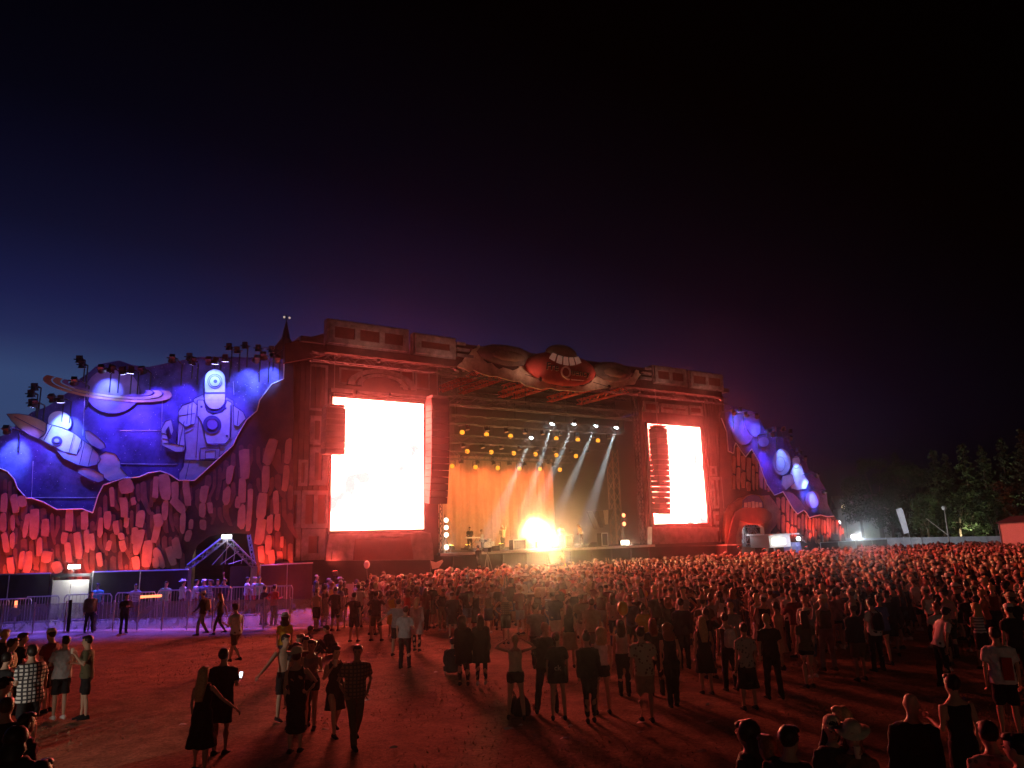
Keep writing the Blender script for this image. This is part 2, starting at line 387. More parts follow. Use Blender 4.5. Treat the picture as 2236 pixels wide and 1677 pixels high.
# inner legs of the opening
for x in (23.75, 42.6):
    q = MB(); truss(q, (x, 45.5, 2.7), (x, 45.5, 15), .38, .035, up=Vector((0, 1, 0))); q.build('leg_truss', M_DARKSTEEL, stage)

# ---- saucer sign and the two craters' saucers
def saucer_sign():
    c = onY(1226, 806, HY-.55); t = thing('saucer_sign', 'red flying saucer sign with faintly glowing windows and lettering on the stage header', 'sign', c)
    rx, rz = 3.3, 1.5
    # body: lens with shallow depth and a rim
    mb = MB(); rings = []
    for k in range(9):
        a = -PI/2+PI*k/8
        rr = max(.02, math.cos(a))**1.0; rings.append([c+Vector((rx*rr*math.cos(u), .62*rr*math.sin(u), rz*.86*math.sin(a)*(1 if a < 0 else 1.0))) for u in np.linspace(0, 2*PI, 28, endpoint=False)])
    mb.loft(rings); mb.build('body', mat('saucer_red', (.36, .06, .045), .9, scale=1.5, col2=(.22, .035, .03), spec=.05), t, True)
    mb = MB(); mb.ball(c+Vector((0, -.05, 1.15)), (1.45, .6, .72), 20, 8); mb.build('dome', mat('saucer_dome', (.14, .10, .07), .6), t, True)
    mw = mat('saucer_window', (.75, .5, .40), .4, emit=(1, .5, .36), es=.10)  # weak glow added to the printed windows
    for k in range(5):
        u0, u1 = -1.52+k*.63, -1.52+k*.63+.42
        f = lambda u, v: c+Vector((u*(1-.10*v), -.70+.02*u*u, .16+.62*v*(1-.10*u*u)+.17*u*u))
        mb = MB(); mb.slab([f(u0*1.0, 0), f(u1, 0), f(u1*.9, 1), f(u0*.9, 1)], n_, .12); mb.build('window', mw, t)
    def text(body, size, loc, m, name, shear=0, rot=0):
        cu = bpy.data.curves.new('lettering', 'FONT'); cu.body = body; cu.size = size; cu.extrude = .03; cu.shear = shear; cu.align_x = 'CENTER'; cu.space_character = 1.05
        ob = bpy.data.objects.new('tmp', cu); me = bpy.data.meshes.new_from_object(ob); bpy.data.objects.remove(ob)
        me.materials.append(m); o = bpy.data.objects.new(name, me); COL.objects.link(o); o.parent = t
        o.location = loc; o.rotation_euler = (PI/2, rot, 0); return o
    tb = mat('lettering_black', (.03, .02, .02), .5); tg = mat('lettering_gold', (.55, .32, .2), .5); tq = mat('lettering_pink', (.9, .5, .45), .5)
    for dx, m_, dy in ((0, tb, -.735), (.05, tg, -.72)):
        text('Fre', .82, (-1.42+dx, dy, -.36-dx*.6), m_, 'lettering', .15); text('uency', .72, (1.2+dx, dy+.02, -.52-dx*.6), m_, 'lettering', .1)
    text('Q', 1.25, (-.22, -.76, -.82), tq, 'lettering', .1)
    mb = MB(); mb.slab([c+Vector((x, -.69, z)) for x, z in ((.35, -.86), (1.6, -.84), (1.75, -.78), (1.5, -.9), (.4, -.94))], n_, .05); mb.build('underline', tq, t)
    return t
saucer_sign()
for px, py, rx, rz, lb in ((1106, 776, 2.5, .78, 'dark crater saucer on the header beside the grey three-field block'), (1338, 812, 2.05, .82, 'dark crater saucer on the header, next to the two small end blocks')):
    c = onY(px, py, HY-.25); t = thing('crater_saucer', lb, 'sign', c)
    mb = MB(); rings = []
    for k in range(7):
        a = -PI/2+PI*k/6; rr = max(.03, math.cos(a))
        rings.append([c+Vector((rx*rr*math.cos(u), .4*rr*math.sin(u), rz*math.sin(a)+.07*rx*rr*math.cos(u)*0)) for u in np.linspace(0, 2*PI, 22, endpoint=False)])
    mb.loft(rings); mb.build('disc', mat('crater_brown', (.15, .12, .10), .9, col2=(.05, .04, .035), scale=1.2), t, True)
    mb = MB(); mb.ball(c+Vector((0, -.2, -.1)), (rx*.62, .3, rz*.55), 18, 6); mb.build('hollow', mat('crater_dark', (.09, .06, .04), .9, col2=(.2, .15, .1), scale=2), t, True)

# ---- backdrop curtain
mb = MB(); nx_ = 150; vs, fs = [], []
for j, z in enumerate(np.linspace(2.72, 10.7, 9)):
    for i in range(nx_):
        x = 28.2+13.2*i/(nx_-1); vs.append((x, 56+.12*math.sin(x*6.2+.3*math.sin(x*1.7))+.05*math.sin(x*14), z))
for j in range(8):
    for i in range(nx_-1): fs.append((j*nx_+i, j*nx_+i+1, (j+1)*nx_+i+1, (j+1)*nx_+i))
mb.add(vs, fs); o = mb.build('backdrop_curtain', mat('backdrop_cloth', (.5, .35, .3), .85), None, True); tag(o, 'tall pleated stage backdrop curtain glowing orange behind the band', 'curtain')

# ---- lighting trusses and their lamps
M_AMB = mat('amber_lens', (.2, .1, .02), .3, emit=(1, .37, .025), es=1.9, var=0)
M_LWH = mat('white_lens', (.3, .3, .3), .3, emit=(.8, .95, 1), es=30, var=0)
M_LAMPB = mat('lamp_body', (.03, .03, .032), .45)
for i, (a, b, y, h, lb) in enumerate((((205, 488), (1490, 612), 46, .62, 'front lighting truss across the top of the stage opening'), ((175, 625), (1355, 705), 48.5, .62, 'second lighting truss, carrying white beam lamps'),
                         ((160, 760), (1250, 815), 51, .6, 'third lighting truss, between two rows of amber lamps'), ((155, 872), (1010, 905), 53.5, .6, 'rearmost lighting truss above the orange curtain'))):
    p, q = onY(*z4(*a), y), onY(*z4(*b), y); z = (p.z+q.z)/2
    t = MB(); truss(t, (p.x-.8, y, z), (q.x, y, z), h*1.05, .035, round((q.x-p.x)/.8)); o = t.build('lighting_truss', M_STEEL); tag(o, lb, 'truss', 'lighting trusses over the stage')
    for x in np.linspace(p.x+.5, q.x-.5, 4):
        c = MB(); c.tube((x, y, z+.2), (x, y, 15.9), .03); c.build('hanger', M_DARKSTEEL, o)
def stage_lamp(p, aim, lens, label, group, s=1.0, yoke=.3):
    t = thing('stage_lamp', label, 'lamp', p, group); p = Vector(p); aim = Vector(aim).normalized()
    b = MB(); b.tube(p-aim*.34*s, p-aim*.12*s, .10*s, .16*s, 10); b.tube(p-aim*.12*s, p+aim*.02*s, .17*s, .19*s, 10); b.build('body', M_LAMPB, t)
    l = MB(); l.tube(p+aim*.025*s, p+aim*.035*s, .165*s, .165*s, 14); l.build('lens', lens, t)
    y = MB(); sd = aim.cross(Vector((0, 0, 1))).normalized()
    for s_ in (-1, 1): y.box2(p-aim*.1*s+sd*s_*.21*s-Vector((.02, .02, .05)), p-aim*.1*s+sd*s_*.21*s+Vector((.02, .02, yoke)))
    y.box(p-aim*.1*s+Vector((0, 0, yoke)), (.44*s, .08, .05)); y.build('yoke', M_LAMPB, t)
    return t
toCam = (-.55, -.82, -.12)
rowA = [(253, 715), (423, 730), (590, 741), (908, 758), (1058, 767), (1198, 772)]
rowB = [(288, 847), (455, 852), (612, 860), (763, 867), (908, 873), (1045, 880)]
rowC = [(183, 950), (346, 957), (501, 963), (651, 967), (795, 971), (933, 975)]
for row, y, g, lb in ((rowA, 50.8, 'amber lamps on the third truss', 'amber stage lamp of the row along the third lighting truss'), (rowB, 53.2, 'amber lamps on the rear truss', 'amber stage lamp of the row along the rear lighting truss'), (rowC, 53.6, 'amber lamps hung below the rear truss', 'amber stage lamp hanging below the rear truss against the curtain')):
    for u, v in row:
        p = onY(*z4(u, v), y); t = stage_lamp(p, toCam, M_AMB, lb, g, 1.15, .5)
wht = [(735, 753, 51), (880, 655, 48.4), (1033, 655, 48.4), (1183, 667, 48.4), (1327, 680, 48.4)]
tgt = [(29.5, 49, 3), (31.5, 48, 3), (32.5, 48.5, 3), (34.5, 48, 3), (37.5, 47.5, 3)]
for (u, v, y), tg_ in zip(wht, tgt):
    p = onY(*z4(u, v), y); aim = (Vector(tg_)-p).normalized()
    t = stage_lamp(p, aim, M_LWH, 'white beam lamp on the lighting trusses shining down through the smoke', 'white beam lamps', 1.1, .4)
    spot('beam', t, p+aim*.25, p+aim*5, 42000, (.75, .92, 1), 8, .35, .08)
# unlit lamps hung along the trusses
for y, z, x0, x1, n in ((48.5, 12.05, 27, 43, 9), (51, 11.05, 28, 42.5, 8), (53.5, 10.0, 29.3, 40.5, 7)):
    for k in range(n):
        x = x0+(x1-x0)*(k+.5)/n
        stage_lamp((x, y, z-.25), (.1*random.uniform(-1, 1), -.25, -1), mat('dull_lens', (.5, .4, .35), .2), 'unlit stage lamp hanging below a lighting truss', 'unlit lamps under the trusses', 1.0, .3)
# warm wash on the curtain: floor lamps and two wash lamps behind the rear truss
for px in (985, 1021, 1058, 1094, 1126):
    b = onY(px, 1170, 54.6); p = Vector((b.x, 54.6, 3.02)); t = thing('floor_lamp', 'yellow floor lamp throwing light up the orange curtain', 'lamp', (p.x, p.y, 2.7), 'yellow floor lamps under the curtain')
    b = MB(); b.box(p+Vector((0, 0, -.2)), (.5, .35, .2)); b.tube(p-Vector((0, 0, .15)), p+Vector((0, 0, .05)), .2, .24, 10); b.build('body', M_LAMPB, t)
    l = MB(); l.tube(p+Vector((0, 0, .055)), p+Vector((0, 0, .065)), .2, .2, 12); l.build('lens', mat('yellow_lens', (.3, .2, .05), .3, emit=(1, .62, .08), es=18, var=0), t)
    spot('glow', t, p+Vector((0, 0, .1)), p+Vector((0, .42, 2)), 300, (1, .42, .03), 75, 1, .2)
for x in (30.3, 33.4, 36.5, 39.3):
    p = Vector((x, 53.9, 10.1)); aim = Vector((.1, .45, -.7)).normalized()
    t = stage_lamp(p, aim, M_AMB, 'orange wash lamp behind the rear truss turned to the curtain', 'orange wash lamps on the curtain', 1.1, .3)
    spot('wash', t, p+aim*.2, p+aim, 1300, (1, .17, .04), 120, 1, .3)
# stage smoke
mb = MB(); mb.box2((24, 46.2, 2.75), (49.5, 57.5, 14.2)); o = mb.build('stage_smoke', bpy.data.materials.new('stage_smoke')); struct(o, 'stuff'); tag(o, 'thin smoke hanging over the stage deck under the trusses', 'smoke')
hm = o.data.materials[0]; hm.use_nodes = True; hm.node_tree.nodes.clear()
ho = hm.node_tree.nodes.new('ShaderNodeOutputMaterial'); pv = hm.node_tree.nodes.new('ShaderNodeVolumePrincipled')
pv.inputs['Color'].default_value = (.9, .88, .85, 1); pv.inputs['Density'].default_value = .026; pv.inputs['Anisotropy'].default_value = .3
hm.node_tree.links.new(pv.outputs[0], ho.inputs['Volume'])
# the flash: a ball of burning sparks and flame on the deck
FC = onY(1168, 1158, 47.2)
t = thing('stage_flame', 'blinding white-yellow burst of flame on the stage deck', 'flame', (FC.x, FC.y, 2.7))
mb = MB(); mb.ball(FC, (2.9, 2.2, 2.9), 16, 10); o = mb.build('fireball', bpy.data.materials.new('fireball'), t)
hm = o.data.materials[0]; hm.use_nodes = True; n, l = hm.node_tree.nodes, hm.node_tree.links; n.clear()
ho = n.new('ShaderNodeOutputMaterial'); em = n.new('ShaderNodeEmission'); tc = n.new('ShaderNodeTexCoord'); vm = n.new('ShaderNodeVectorMath'); vm.operation = 'SUBTRACT'
vm.inputs[1].default_value = FC-Vector((FC.x, FC.y, 2.7)); l.new(tc.outputs['Object'], vm.inputs[0])
nz = n.new('ShaderNodeTexNoise'); nz.inputs['Scale'].default_value = .9; l.new(tc.outputs['Object'], nz.inputs['Vector'])
ln = n.new('ShaderNodeVectorMath'); ln.operation = 'LENGTH'; l.new(vm.outputs[0], ln.inputs[0])
ad = n.new('ShaderNodeMath'); ad.operation = 'MULTIPLY_ADD'; ad.inputs[1].default_value = 1.1; l.new(nz.outputs[0], ad.inputs[0]); l.new(ln.outputs['Value'], ad.inputs[2])
mr = n.new('ShaderNodeMapRange'); mr.interpolation_type = 'SMOOTHERSTEP'; mr.inputs['From Min'].default_value = .75; mr.inputs['From Max'].default_value = 2.7; mr.inputs['To Min'].default_value = 1; mr.inputs['To Max'].default_value = 0
l.new(ad.outputs[0], mr.inputs['Value'])
pw = n.new('ShaderNodeMath'); pw.operation = 'POWER'; pw.inputs[1].default_value = 3.5; l.new(mr.outputs[0], pw.inputs[0])
mu = n.new('ShaderNodeMath'); mu.operation = 'MULTIPLY'; mu.inputs[1].default_value = 7; l.new(pw.outputs[0], mu.inputs[0])
l.new(mu.outputs[0], em.inputs['Strength']); em.inputs['Color'].default_value = (1, .62, .2, 1); l.new(em.outputs[0], ho.inputs['Volume'])
lampp('flame_light', t, FC+Vector((0, -.2, .3)), 2000, (1, .45, .12), .8)
# row of blinder lamps added under the burst to throw light on the audience
t = thing('added_blinder', 'added row of warm blinder lamps on the deck turned to the audience', 'lamp', (FC.x, 45.9, 2.7)); q = MB(); q.box((FC.x, 45.95, 3.0), (1.6, .25, .5)); q.build('housing', M_LAMPB, t)
for k in range(4): q = MB(); q.tube((FC.x-.6+.4*k, 45.82, 3.0), (FC.x-.6+.4*k, 45.80, 3.0), .16, .16, 12); q.build('lens', mat('added_blinder_lens', (.5, .4, .3), .3, emit=(1, .6, .25), es=16, var=0), t)
spot('blinder', t, (FC.x, 45.6, 3.2), (FC.x-6, 32, 1.0), 34000, (1, .5, .22), 150, .8, .5)

# ---- line arrays
def line_array(x, y, ztop, n, w, h, dpt, curve, label, yaw=0):
    t = thing('line_array', label, 'loudspeaker', (x, y, ztop), 'hanging line arrays'); p = Vector((x, y, ztop)); ang = 0; rz_ = Matrix.Rotation(yaw, 3, 'Z')
    for k in range(n):
        ang = R_(curve)*(k/n)**2
        rot = rz_ @ Matrix.Rotation(ang, 3, 'X'); c = p+rot @ Vector((0, 0, -h/2))
        b = MB(); b.box(c, (w, dpt, h*.94), 0, rot); b.box(c+rot @ Vector((0, -dpt/2-.012, 0)), (w*.92, .02, h*.78), 0, rot); b.build('speaker_box', M_SPK, t)
        p = p+rot @ Vector((0, 0, -h))
    b = MB(); b.box((x, y, ztop+.12), (w*.9, dpt, .16)); b.tube((x, y, ztop+.2), (x, y, 15.6), .03); b.build('fly_frame', M_STEEL, t)
    return t
p = onY(955, 872, 44.0); line_array(p.x, 44.0, p.z, 16, 1.35, .44, .9, 12, 'long curved black speaker array hung at the orange curtain edge', 0)
p = onY(729, 892, 43.6); line_array(p.x, 43.6, p.z, 8, 1.25, .36, .9, 3, 'short black speaker array hung before the screen corner by the rocket scene', 0)
p = onY(1436, 935, 44.0); line_array(p.x, 44.0, p.z, 16, 1.3, .44, .9, 9, 'long black speaker array hung before the screen by the cave gate', 0)
p = onY(1421, 925, 44.6)
# ================================================================== painted canyon backdrops either side of the stage
def star_print():
    m = bpy.data.materials.new('starfield_print'); m.use_nodes = True; n, l = m.node_tree.nodes, m.node_tree.links; b = n['Principled BSDF']; b.inputs['Roughness'].default_value = .85
    tc = n.new('ShaderNodeTexCoord'); nz = n.new('ShaderNodeTexNoise'); nz.inputs['Scale'].default_value = .45; nz.inputs['Detail'].default_value = 7; nz.inputs['Roughness'].default_value = .7; l.new(tc.outputs['Object'], nz.inputs['Vector'])
    cr = n.new('ShaderNodeValToRGB'); e = cr.color_ramp.elements; e[0].position = .32; e[0].color = (.012, .008, .06, 1); e[1].position = .75; e[1].color = (.20, .15, .55, 1); l.new(nz.outputs[0], cr.inputs[0])
    prev = cr
    for sc, th in ((1.2, .06), (3.2, .09), (6, .12)):
        v = n.new('ShaderNodeTexVoronoi'); v.inputs['Scale'].default_value = sc; l.new(tc.outputs['Object'], v.inputs['Vector'])
        mr = n.new('ShaderNodeMapRange'); mr.inputs['From Min'].default_value = th; mr.inputs['From Max'].default_value = th*.4; l.new(v.outputs['Distance'], mr.inputs['Value'])
        wn_ = n.new('ShaderNodeMath'); wn_.operation = 'GREATER_THAN'; wn_.inputs[1].default_value = .55; l.new(v.outputs['Color'], wn_.inputs[0])
        mm = n.new('ShaderNodeMath'); mm.operation = 'MULTIPLY'; l.new(mr.outputs[0], mm.inputs[0]); l.new(wn_.outputs[0], mm.inputs[1])
        mx = n.new('ShaderNodeMix'); mx.data_type = 'RGBA'; l.new(mm.outputs[0], mx.inputs[0]); l.new(prev.outputs[0] if prev is cr else prev.outputs[2], mx.inputs[6]); mx.inputs[7].default_value = (.9, .9, .95, 1); prev = mx
    l.new(prev.outputs[2], b.inputs['Base Color']); return m
M_STAR = star_print()
M_CLIFF = mat('dark_cliff_print', (.085, .04, .035), .85, col2=(.03, .016, .018), scale=.9)
M_ROCK = mat('rock_print', (.55, .26, .17), .85, col2=(.34, .14, .10), scale=1.4)
M_PALE = mat('pale_metal_print', (.62, .64, .70), .8, col2=(.40, .41, .50), scale=1.1)
M_PALE2 = mat('grey_metal_print', (.36, .36, .45), .8, scale=1.5)
M_NAVY = mat('navy_print', (.05, .045, .16), .8); M_PURP = mat('purple_print', (.22, .15, .38), .8); M_TAN = mat('tan_print', (.40, .28, .20), .8); M_RING = mat('ring_print', (.55, .33, .2), .8, col2=(.3, .16, .1), scale=1)
M_PIPE = mat('white_edge_rope', (.7, .7, .75), .6)
A6, A5 = R_(24), R_(5)
LP0, LN = Vector((12.85, 45.25, 0)), Vector((-math.sin(A6), -math.cos(A6), 0))
RP0, RN = Vector((53.3, 45.25, 0)), Vector((math.sin(A5), -math.cos(A5), 0))
def za(u, v): return u*.28933, 700+v*.28933
def zb(u, v): return 1540+u*.3146, 850+v*.3146
def zc(u, v): return 1540+u*.16275, 1060+v*.16275
def wp(uv, off, side='L', zf=None):
    zf = zf or (za if side == 'L' else zb); P0, N_ = (LP0, LN) if side == 'L' else (RP0, RN)
    return onplane(*zf(*uv), P0+N_*off, N_)
def ell(cx, cy, rx, ry, tilt=0, n=28, a0=0, a1=2*PI):
    c, s = math.cos(tilt), math.sin(tilt)
    ts = np.linspace(a0, a1, n, endpoint=(a1-a0 < 2*PI-1e-6))
    return [(cx+rx*math.cos(t)*c-ry*math.sin(t)*s, cy+rx*math.cos(t)*s+ry*math.sin(t)*c) for t in ts]
def art(parent, name, uvs, off, m, side='L', t=.05, zf=None):
    q = MB(); q.slab([wp(p, off, side, zf) for p in uvs], LN if side == 'L' else RN, t)
    if m.name.startswith(('pale_', 'grey_', 'tan_', 'purple_')): q.path([wp(p, off+.012, side, zf) for p in list(uvs)+[uvs[0]]], .018, 4, 1)   # drawn outline
    return q.build(name, [m, M_NAVY], parent)
def ringart(parent, name, cx, cy, R1, R2, tilt, off, m, side='L', a0=0, a1=2*PI):
    q = MB(); o = ell(cx, cy, *R1, tilt, 48, a0, a1); i = ell(cx, cy, *R2, tilt, 48, a0, a1); k = len(o); N_ = LN if side == 'L' else RN
    vs = [wp(p, off, side) for p in o+i]; vs += [v-N_*.05 for v in vs]; fs = []
    rng = range(k if a1-a0 > 2*PI-1e-6 else k-1)
    for j in rng:
        j2 = (j+1) % k; fs += [(j, j2, k+j2, k+j), (2*k+j, 3*k+j, 3*k+j2, 2*k+j2), (j, 2*k+j, 2*k+j2, j2), (k+j, k+j2, 3*k+j2, 3*k+j)]
    q.add(vs, fs); return q.build(name, m, parent)

edge = [(2145, 290), (2140, 440), (2050, 480), (1960, 600), (1940, 680), (1860, 750), (1790, 870), (1760, 940), (1640, 1050), (1470, 1205), (1350, 1205), (1280, 1160), (1210, 1135), (1120, 1150), (1050, 1180), (930, 1190), (780, 1240), (740, 1320), (700, 1450), (620, 1420), (430, 1425), (330, 1370), (240, 1340), (200, 1340), (130, 1260), (110, 1200), (60, 1140), (0, 1115), (-200, 1070), (-420, 1180)]
topl = [(-420, 1130), (-200, 1000), (-60, 900), (60, 850), (150, 760), (240, 690), (340, 655), (440, 600), (480, 560), (560, 520), (600, 440), (660, 400), (740, 330), (900, 300), (1000, 335), (1120, 350), (1300, 312), (1500, 275), (1700, 272), (1900, 280), (2145, 290)]
lw = thing('canyon_backdrop', 'tall painted backdrop of red canyon rocks under a blue space sky with rocket and robot', 'backdrop', (5, 45.9, 0))
art(lw, 'sky_panel', topl + [(2150, 900), (1900, 1350), (1000, 1500), (-420, 1500)], 0, M_STAR, t=.06)
# cliff face with the gate arch cut out of its foot
arch = [(555, 1330), (556, 1215), (549, 1178), (538, 1166), (490, 1163), (455, 1172), (432, 1190), (419, 1215), (411, 1330)]
cl = edge + [(-420, 2190)] + [((x)/.28933, (y-700)/.28933) for x, y in reversed(arch)] + [(2150, 2170), (2215, 2170), (2215, 170), (2150, 180)]
art(lw, 'cliff_face', cl, .22, M_CLIFF, t=.1)
q = MB(); q.path([wp(p, .27) for p in edge], .035, 5); q.build('edge_rope', M_PIPE, lw)
st = [(1840, 980, 1850, 1190, 80), (1740, 1100, 1700, 1380, 55), (1830, 1200, 1820, 1560, 60), (1890, 1280, 1880, 1500, 40), (2060, 900, 2010, 1080, 80), (2010, 1100, 2000, 1290, 60), (2180, 900, 2150, 1270, 50), (2080, 1290, 2085, 1460, 45), (1985, 1310, 1960, 1500, 75), (1545, 1250, 1530, 1370, 60), (1530, 1380, 1525, 1480, 50), (1400, 1210, 1420, 1390, 55), (1240, 1160, 1250, 1350, 90), (1320, 1220, 1320, 1340, 60), (1250, 1360, 1240, 1500, 55), (1300, 1350, 1390, 1440, 70), (1380, 1450, 1375, 1600, 45), (940, 1200, 960, 1300, 110), (1000, 1340, 1010, 1390, 40), (930, 1340, 940, 1480, 60), (955, 1490, 950, 1560, 40), (840, 1260, 850, 1400, 40), (1180, 1180, 1170, 1330, 45)]
s2 = [(30, 0, 20, 270, 50), (100, 0, 120, 130, 55), (160, 10, 170, 90, 60), (95, 160, 90, 400, 35), (30, 290, 50, 430, 50), (210, 150, 180, 320, 40), (265, 120, 250, 330, 75), (340, 190, 340, 310, 60), (300, 330, 290, 460, 45), (220, 430, 200, 590, 60), (170, 430, 150, 560, 35), (360, 430, 340, 510, 75), (420, 510, 440, 590, 80), (70, 480, 90, 600, 55), (525, 110, 520, 270, 60), (490, 290, 480, 370, 50), (505, 370, 520, 510, 50), (580, 290, 600, 480, 60), (635, 130, 640, 260, 55), (650, 270, 660, 430, 45), (810, 130, 810, 260, 55), (830, 350, 810, 420, 40), (910, 290, 920, 340, 45), (920, 350, 930, 430, 50), (1070, 120, 1050, 240, 65), (1020, 250, 1010, 370, 45), (1070, 270, 1020, 450, 65), (1190, 150, 1200, 240, 70), (1190, 240, 1160, 360, 55), (1120, 350, 1100, 540, 75), (1170, 410, 1230, 550, 60), (1020, 470, 1030, 560, 60), (1170, 480, 1180, 550, 50), (1270, 400, 1310, 530, 60), (1320, 330, 1350, 480, 65), (1430, 270, 1410, 350, 50), (1440, 190, 1440, 260, 35), (1530, 190, 1530, 265, 50), (1580, 60, 1590, 140, 40), (1800, 20, 1790, 100, 40), (1880, 110, 1870, 270, 40), (1975, 190, 1950, 370, 75), (2040, 160, 2020, 440, 50), (2095, 150, 2090, 270, 45), (1965, 390, 1975, 510, 50), (2050, 420, 2050, 520, 50), (2110, 430, 2110, 520, 45), (2130, 320, 2125, 400, 30), (740, 440, 760, 540, 45), (690, 300, 700, 420, 40), (870, 200, 880, 300, 45), (760, 180, 750, 320, 40)]
st += [(a, b+1313, c, d+1313, w) for a, b, c, d, w in s2]
M_ROCKD = mat('dark_rock_print', (.22, .095, .07), .85, col2=(.10, .045, .035), scale=1.2)
def e_left(u):
    for (a, b), (c, d_) in zip(edge, edge[1:]):
        if min(a, c) <= u <= max(a, c) and a != c: return b+(d_-b)*(u-a)/(c-a)
    return 1100
rr = random.Random(15); u = -60
while u < 2190:
    w = rr.uniform(30, 58); y0 = (e_left(u) if u < 1470 else max(e_left(u), 900))+rr.uniform(25, 70)
    if u > 2120: y0 = 1000
    while y0 < 1900:
        L = rr.uniform(110, 260); tl = rr.uniform(-.25, .25)
        if not (1390 < u+w*.5 < 1960 and y0+L > 1580): art(lw, 'rock', [(u+tl*L+w*.15, y0+L*.96), (u, y0+L*.55), (u-tl*20+w*.08, y0+L*.08), (u+w*.45, y0), (u+w*.85, y0+L*.06), (u+w*.95, y0+L*.5), (u+tl*L+w*.8, y0+L), (u+tl*L+w*.4, y0+L*1.03)], .235+.01*rr.random(), M_ROCKD, t=.06)
        y0 += L*rr.uniform(1.0, 1.25)
    u += w*rr.uniform(1.0, 1.5)
rr = random.Random(5)
for (a, b, c, d_, w) in st:
    w *= 1.0; a, b, c, d_ = a-(c-a)*.06, b-(d_-b)*.06, c+(c-a)*.06, d_+(d_-b)*.06
    L = math.hypot(c-a, d_-b); ux, uy = (c-a)/L, (d_-b)/L; nx_, ny_ = -uy, ux
    segs = 2 if L > 260 else 1
    for s_ in range(segs):
        f0, f1 = s_/segs+.012, (s_+1)/segs-.012
        k0, k1, k2, k3 = (rr.uniform(.3, .5) for _ in range(4)); sl0, sl1 = rr.uniform(-.10, .10), rr.uniform(-.10, .10)
        side = lambda sg, pr: [(a+ux*L*f+sg*nx_*w*k+rr.uniform(-3, 3), b+uy*L*f+sg*ny_*w*k+rr.uniform(-3, 3)) for f, k in pr]
        pts = side(1, [(f0+abs(sl0), k0), (f0+.3*(f1-f0), .5), (f1-.3*(f1-f0), .46), (f1-abs(sl1), k1)])+side(1, [(f1, .05)])+side(-1, [(f1-abs(sl1)*.3, k2*.8), (f1-.25*(f1-f0), .5), (f0+.25*(f1-f0), .48), (f0+abs(sl0)*.4, k3)])+side(-1, [(f0, .05)])
        art(lw, 'rock', pts, .26+.08*rr.random(), M_ROCK, t=.1)
# rocket
rk = art(lw, 'rocket', [(350, 775), (480, 812), (560, 850), (615, 895), (612, 950), (580, 1012), (480, 990), (380, 935), (290, 890), (345, 850)], .16, M_PALE)
art(rk, 'nose_cone', [(50, 705), (140, 703), (220, 715), (300, 745), (352, 775), (352, 830), (330, 870), (290, 892), (220, 862), (140, 810), (90, 760)], .17, M_TAN)
art(rk, 'tail', [(615, 897), (680, 940), (740, 1000), (762, 1045), (735, 1085), (660, 1105), (590, 1090), (480, 1040), (420, 975), (480, 992), (580, 1014)], .15, M_PALE2)
art(rk, 'fin', [(640, 830), (680, 835), (740, 880), (790, 930), (797, 960), (755, 972), (690, 942), (645, 890)], .19, M_PALE2)
art(rk, 'fin', [(585, 1125), (640, 1112), (710, 1130), (780, 1162), (787, 1205), (740, 1222), (640, 1182), (590, 1150)], .19, M_PALE2)
ph = art(rk, 'porthole', ell(428, 908, 40, 36), .22, M_NAVY); art(ph if False else rk, 'porthole_glass', ell(428, 905, 22, 18), .24, M_PALE2)
art(rk, 'exhaust', [(735, 1085), (745, 1020), (800, 990), (870, 1005), (905, 1060), (910, 1110), (975, 1185), (900, 1195), (830, 1215), (790, 1190), (740, 1130)], .13, M_PALE)
# small planet, ringed planet
art(lw, 'moon', ell(450, 762, 92, 80, .3), .12, M_PALE)
pl = art(lw, 'planet', ell(850, 530, 205, 172), .10, M_PURP)
for R1, R2, m_ in (((490, 96), (430, 78), M_RING), ((415, 73), (360, 56), M_TAN), ((345, 52), (300, 40), M_PURP)):
    ringart(pl, 'ring', 810, 502, R1, R2, .13, .14, m_, a0=-.35, a1=PI+.35 if R1[0] < 500 else 2*PI)
# robot
rb = art(lw, 'robot', [(1460, 592), (1535, 556), (1545, 625), (1580, 672), (1650, 682), (1690, 650), (1705, 572), (1762, 602), (1765, 645), (1835, 690), (1856, 740), (1790, 860), (1756, 935), (1668, 1015), (1620, 1055), (1390, 1050), (1405, 970), (1395, 880), (1380, 800), (1395, 690), (1375, 642), (1462, 612)], .12, M_PALE2)
hd = art(rb, 'head', ell(1622, 442, 78, 78, 0, 14, PI, 2*PI)+ell(1622, 590, 78, 80, 0, 14, 0, PI), .2, M_PALE)
art(rb, 'eye', ell(1622, 458, 54, 54), .23, M_PALE2); art(rb, 'eye_ring', ell(1622, 458, 40, 40), .25, M_PALE); art(rb, 'pupil', ell(1625, 458, 14, 14), .27, M_NAVY)
art(rb, 'neck_seam', [(1545, 540), (1700, 540), (1700, 552), (1545, 552)], .22, M_NAVY)
art(rb, 'collar', [(1538, 600), (1546, 600), (1560, 650), (1600, 680), (1650, 680), (1688, 648), (1698, 600), (1706, 600), (1700, 650), (1660, 692), (1590, 694), (1548, 660)], .18, M_NAVY)
art(rb, 'breastplate', [(1490, 600), (1535, 600), (1560, 680), (1610, 705), (1680, 690), (1715, 600), (1750, 620), (1740, 880), (1700, 930), (1560, 930), (1520, 760), (1490, 720)], .15, M_PALE)
art(rb, 'chest_disc', ell(1600, 785, 70, 70), .19, M_NAVY); art(rb, 'chest_core', ell(1602, 782, 42, 42), .21, M_PURP)
art(rb, 'shoulder', [(1345, 690), (1375, 642), (1462, 612), (1490, 640), (1470, 780), (1400, 800), (1348, 760)], .17, M_PALE)
art(rb, 'shoulder', [(1762, 640), (1835, 690), (1856, 740), (1800, 800), (1765, 790)], .17, M_PALE)
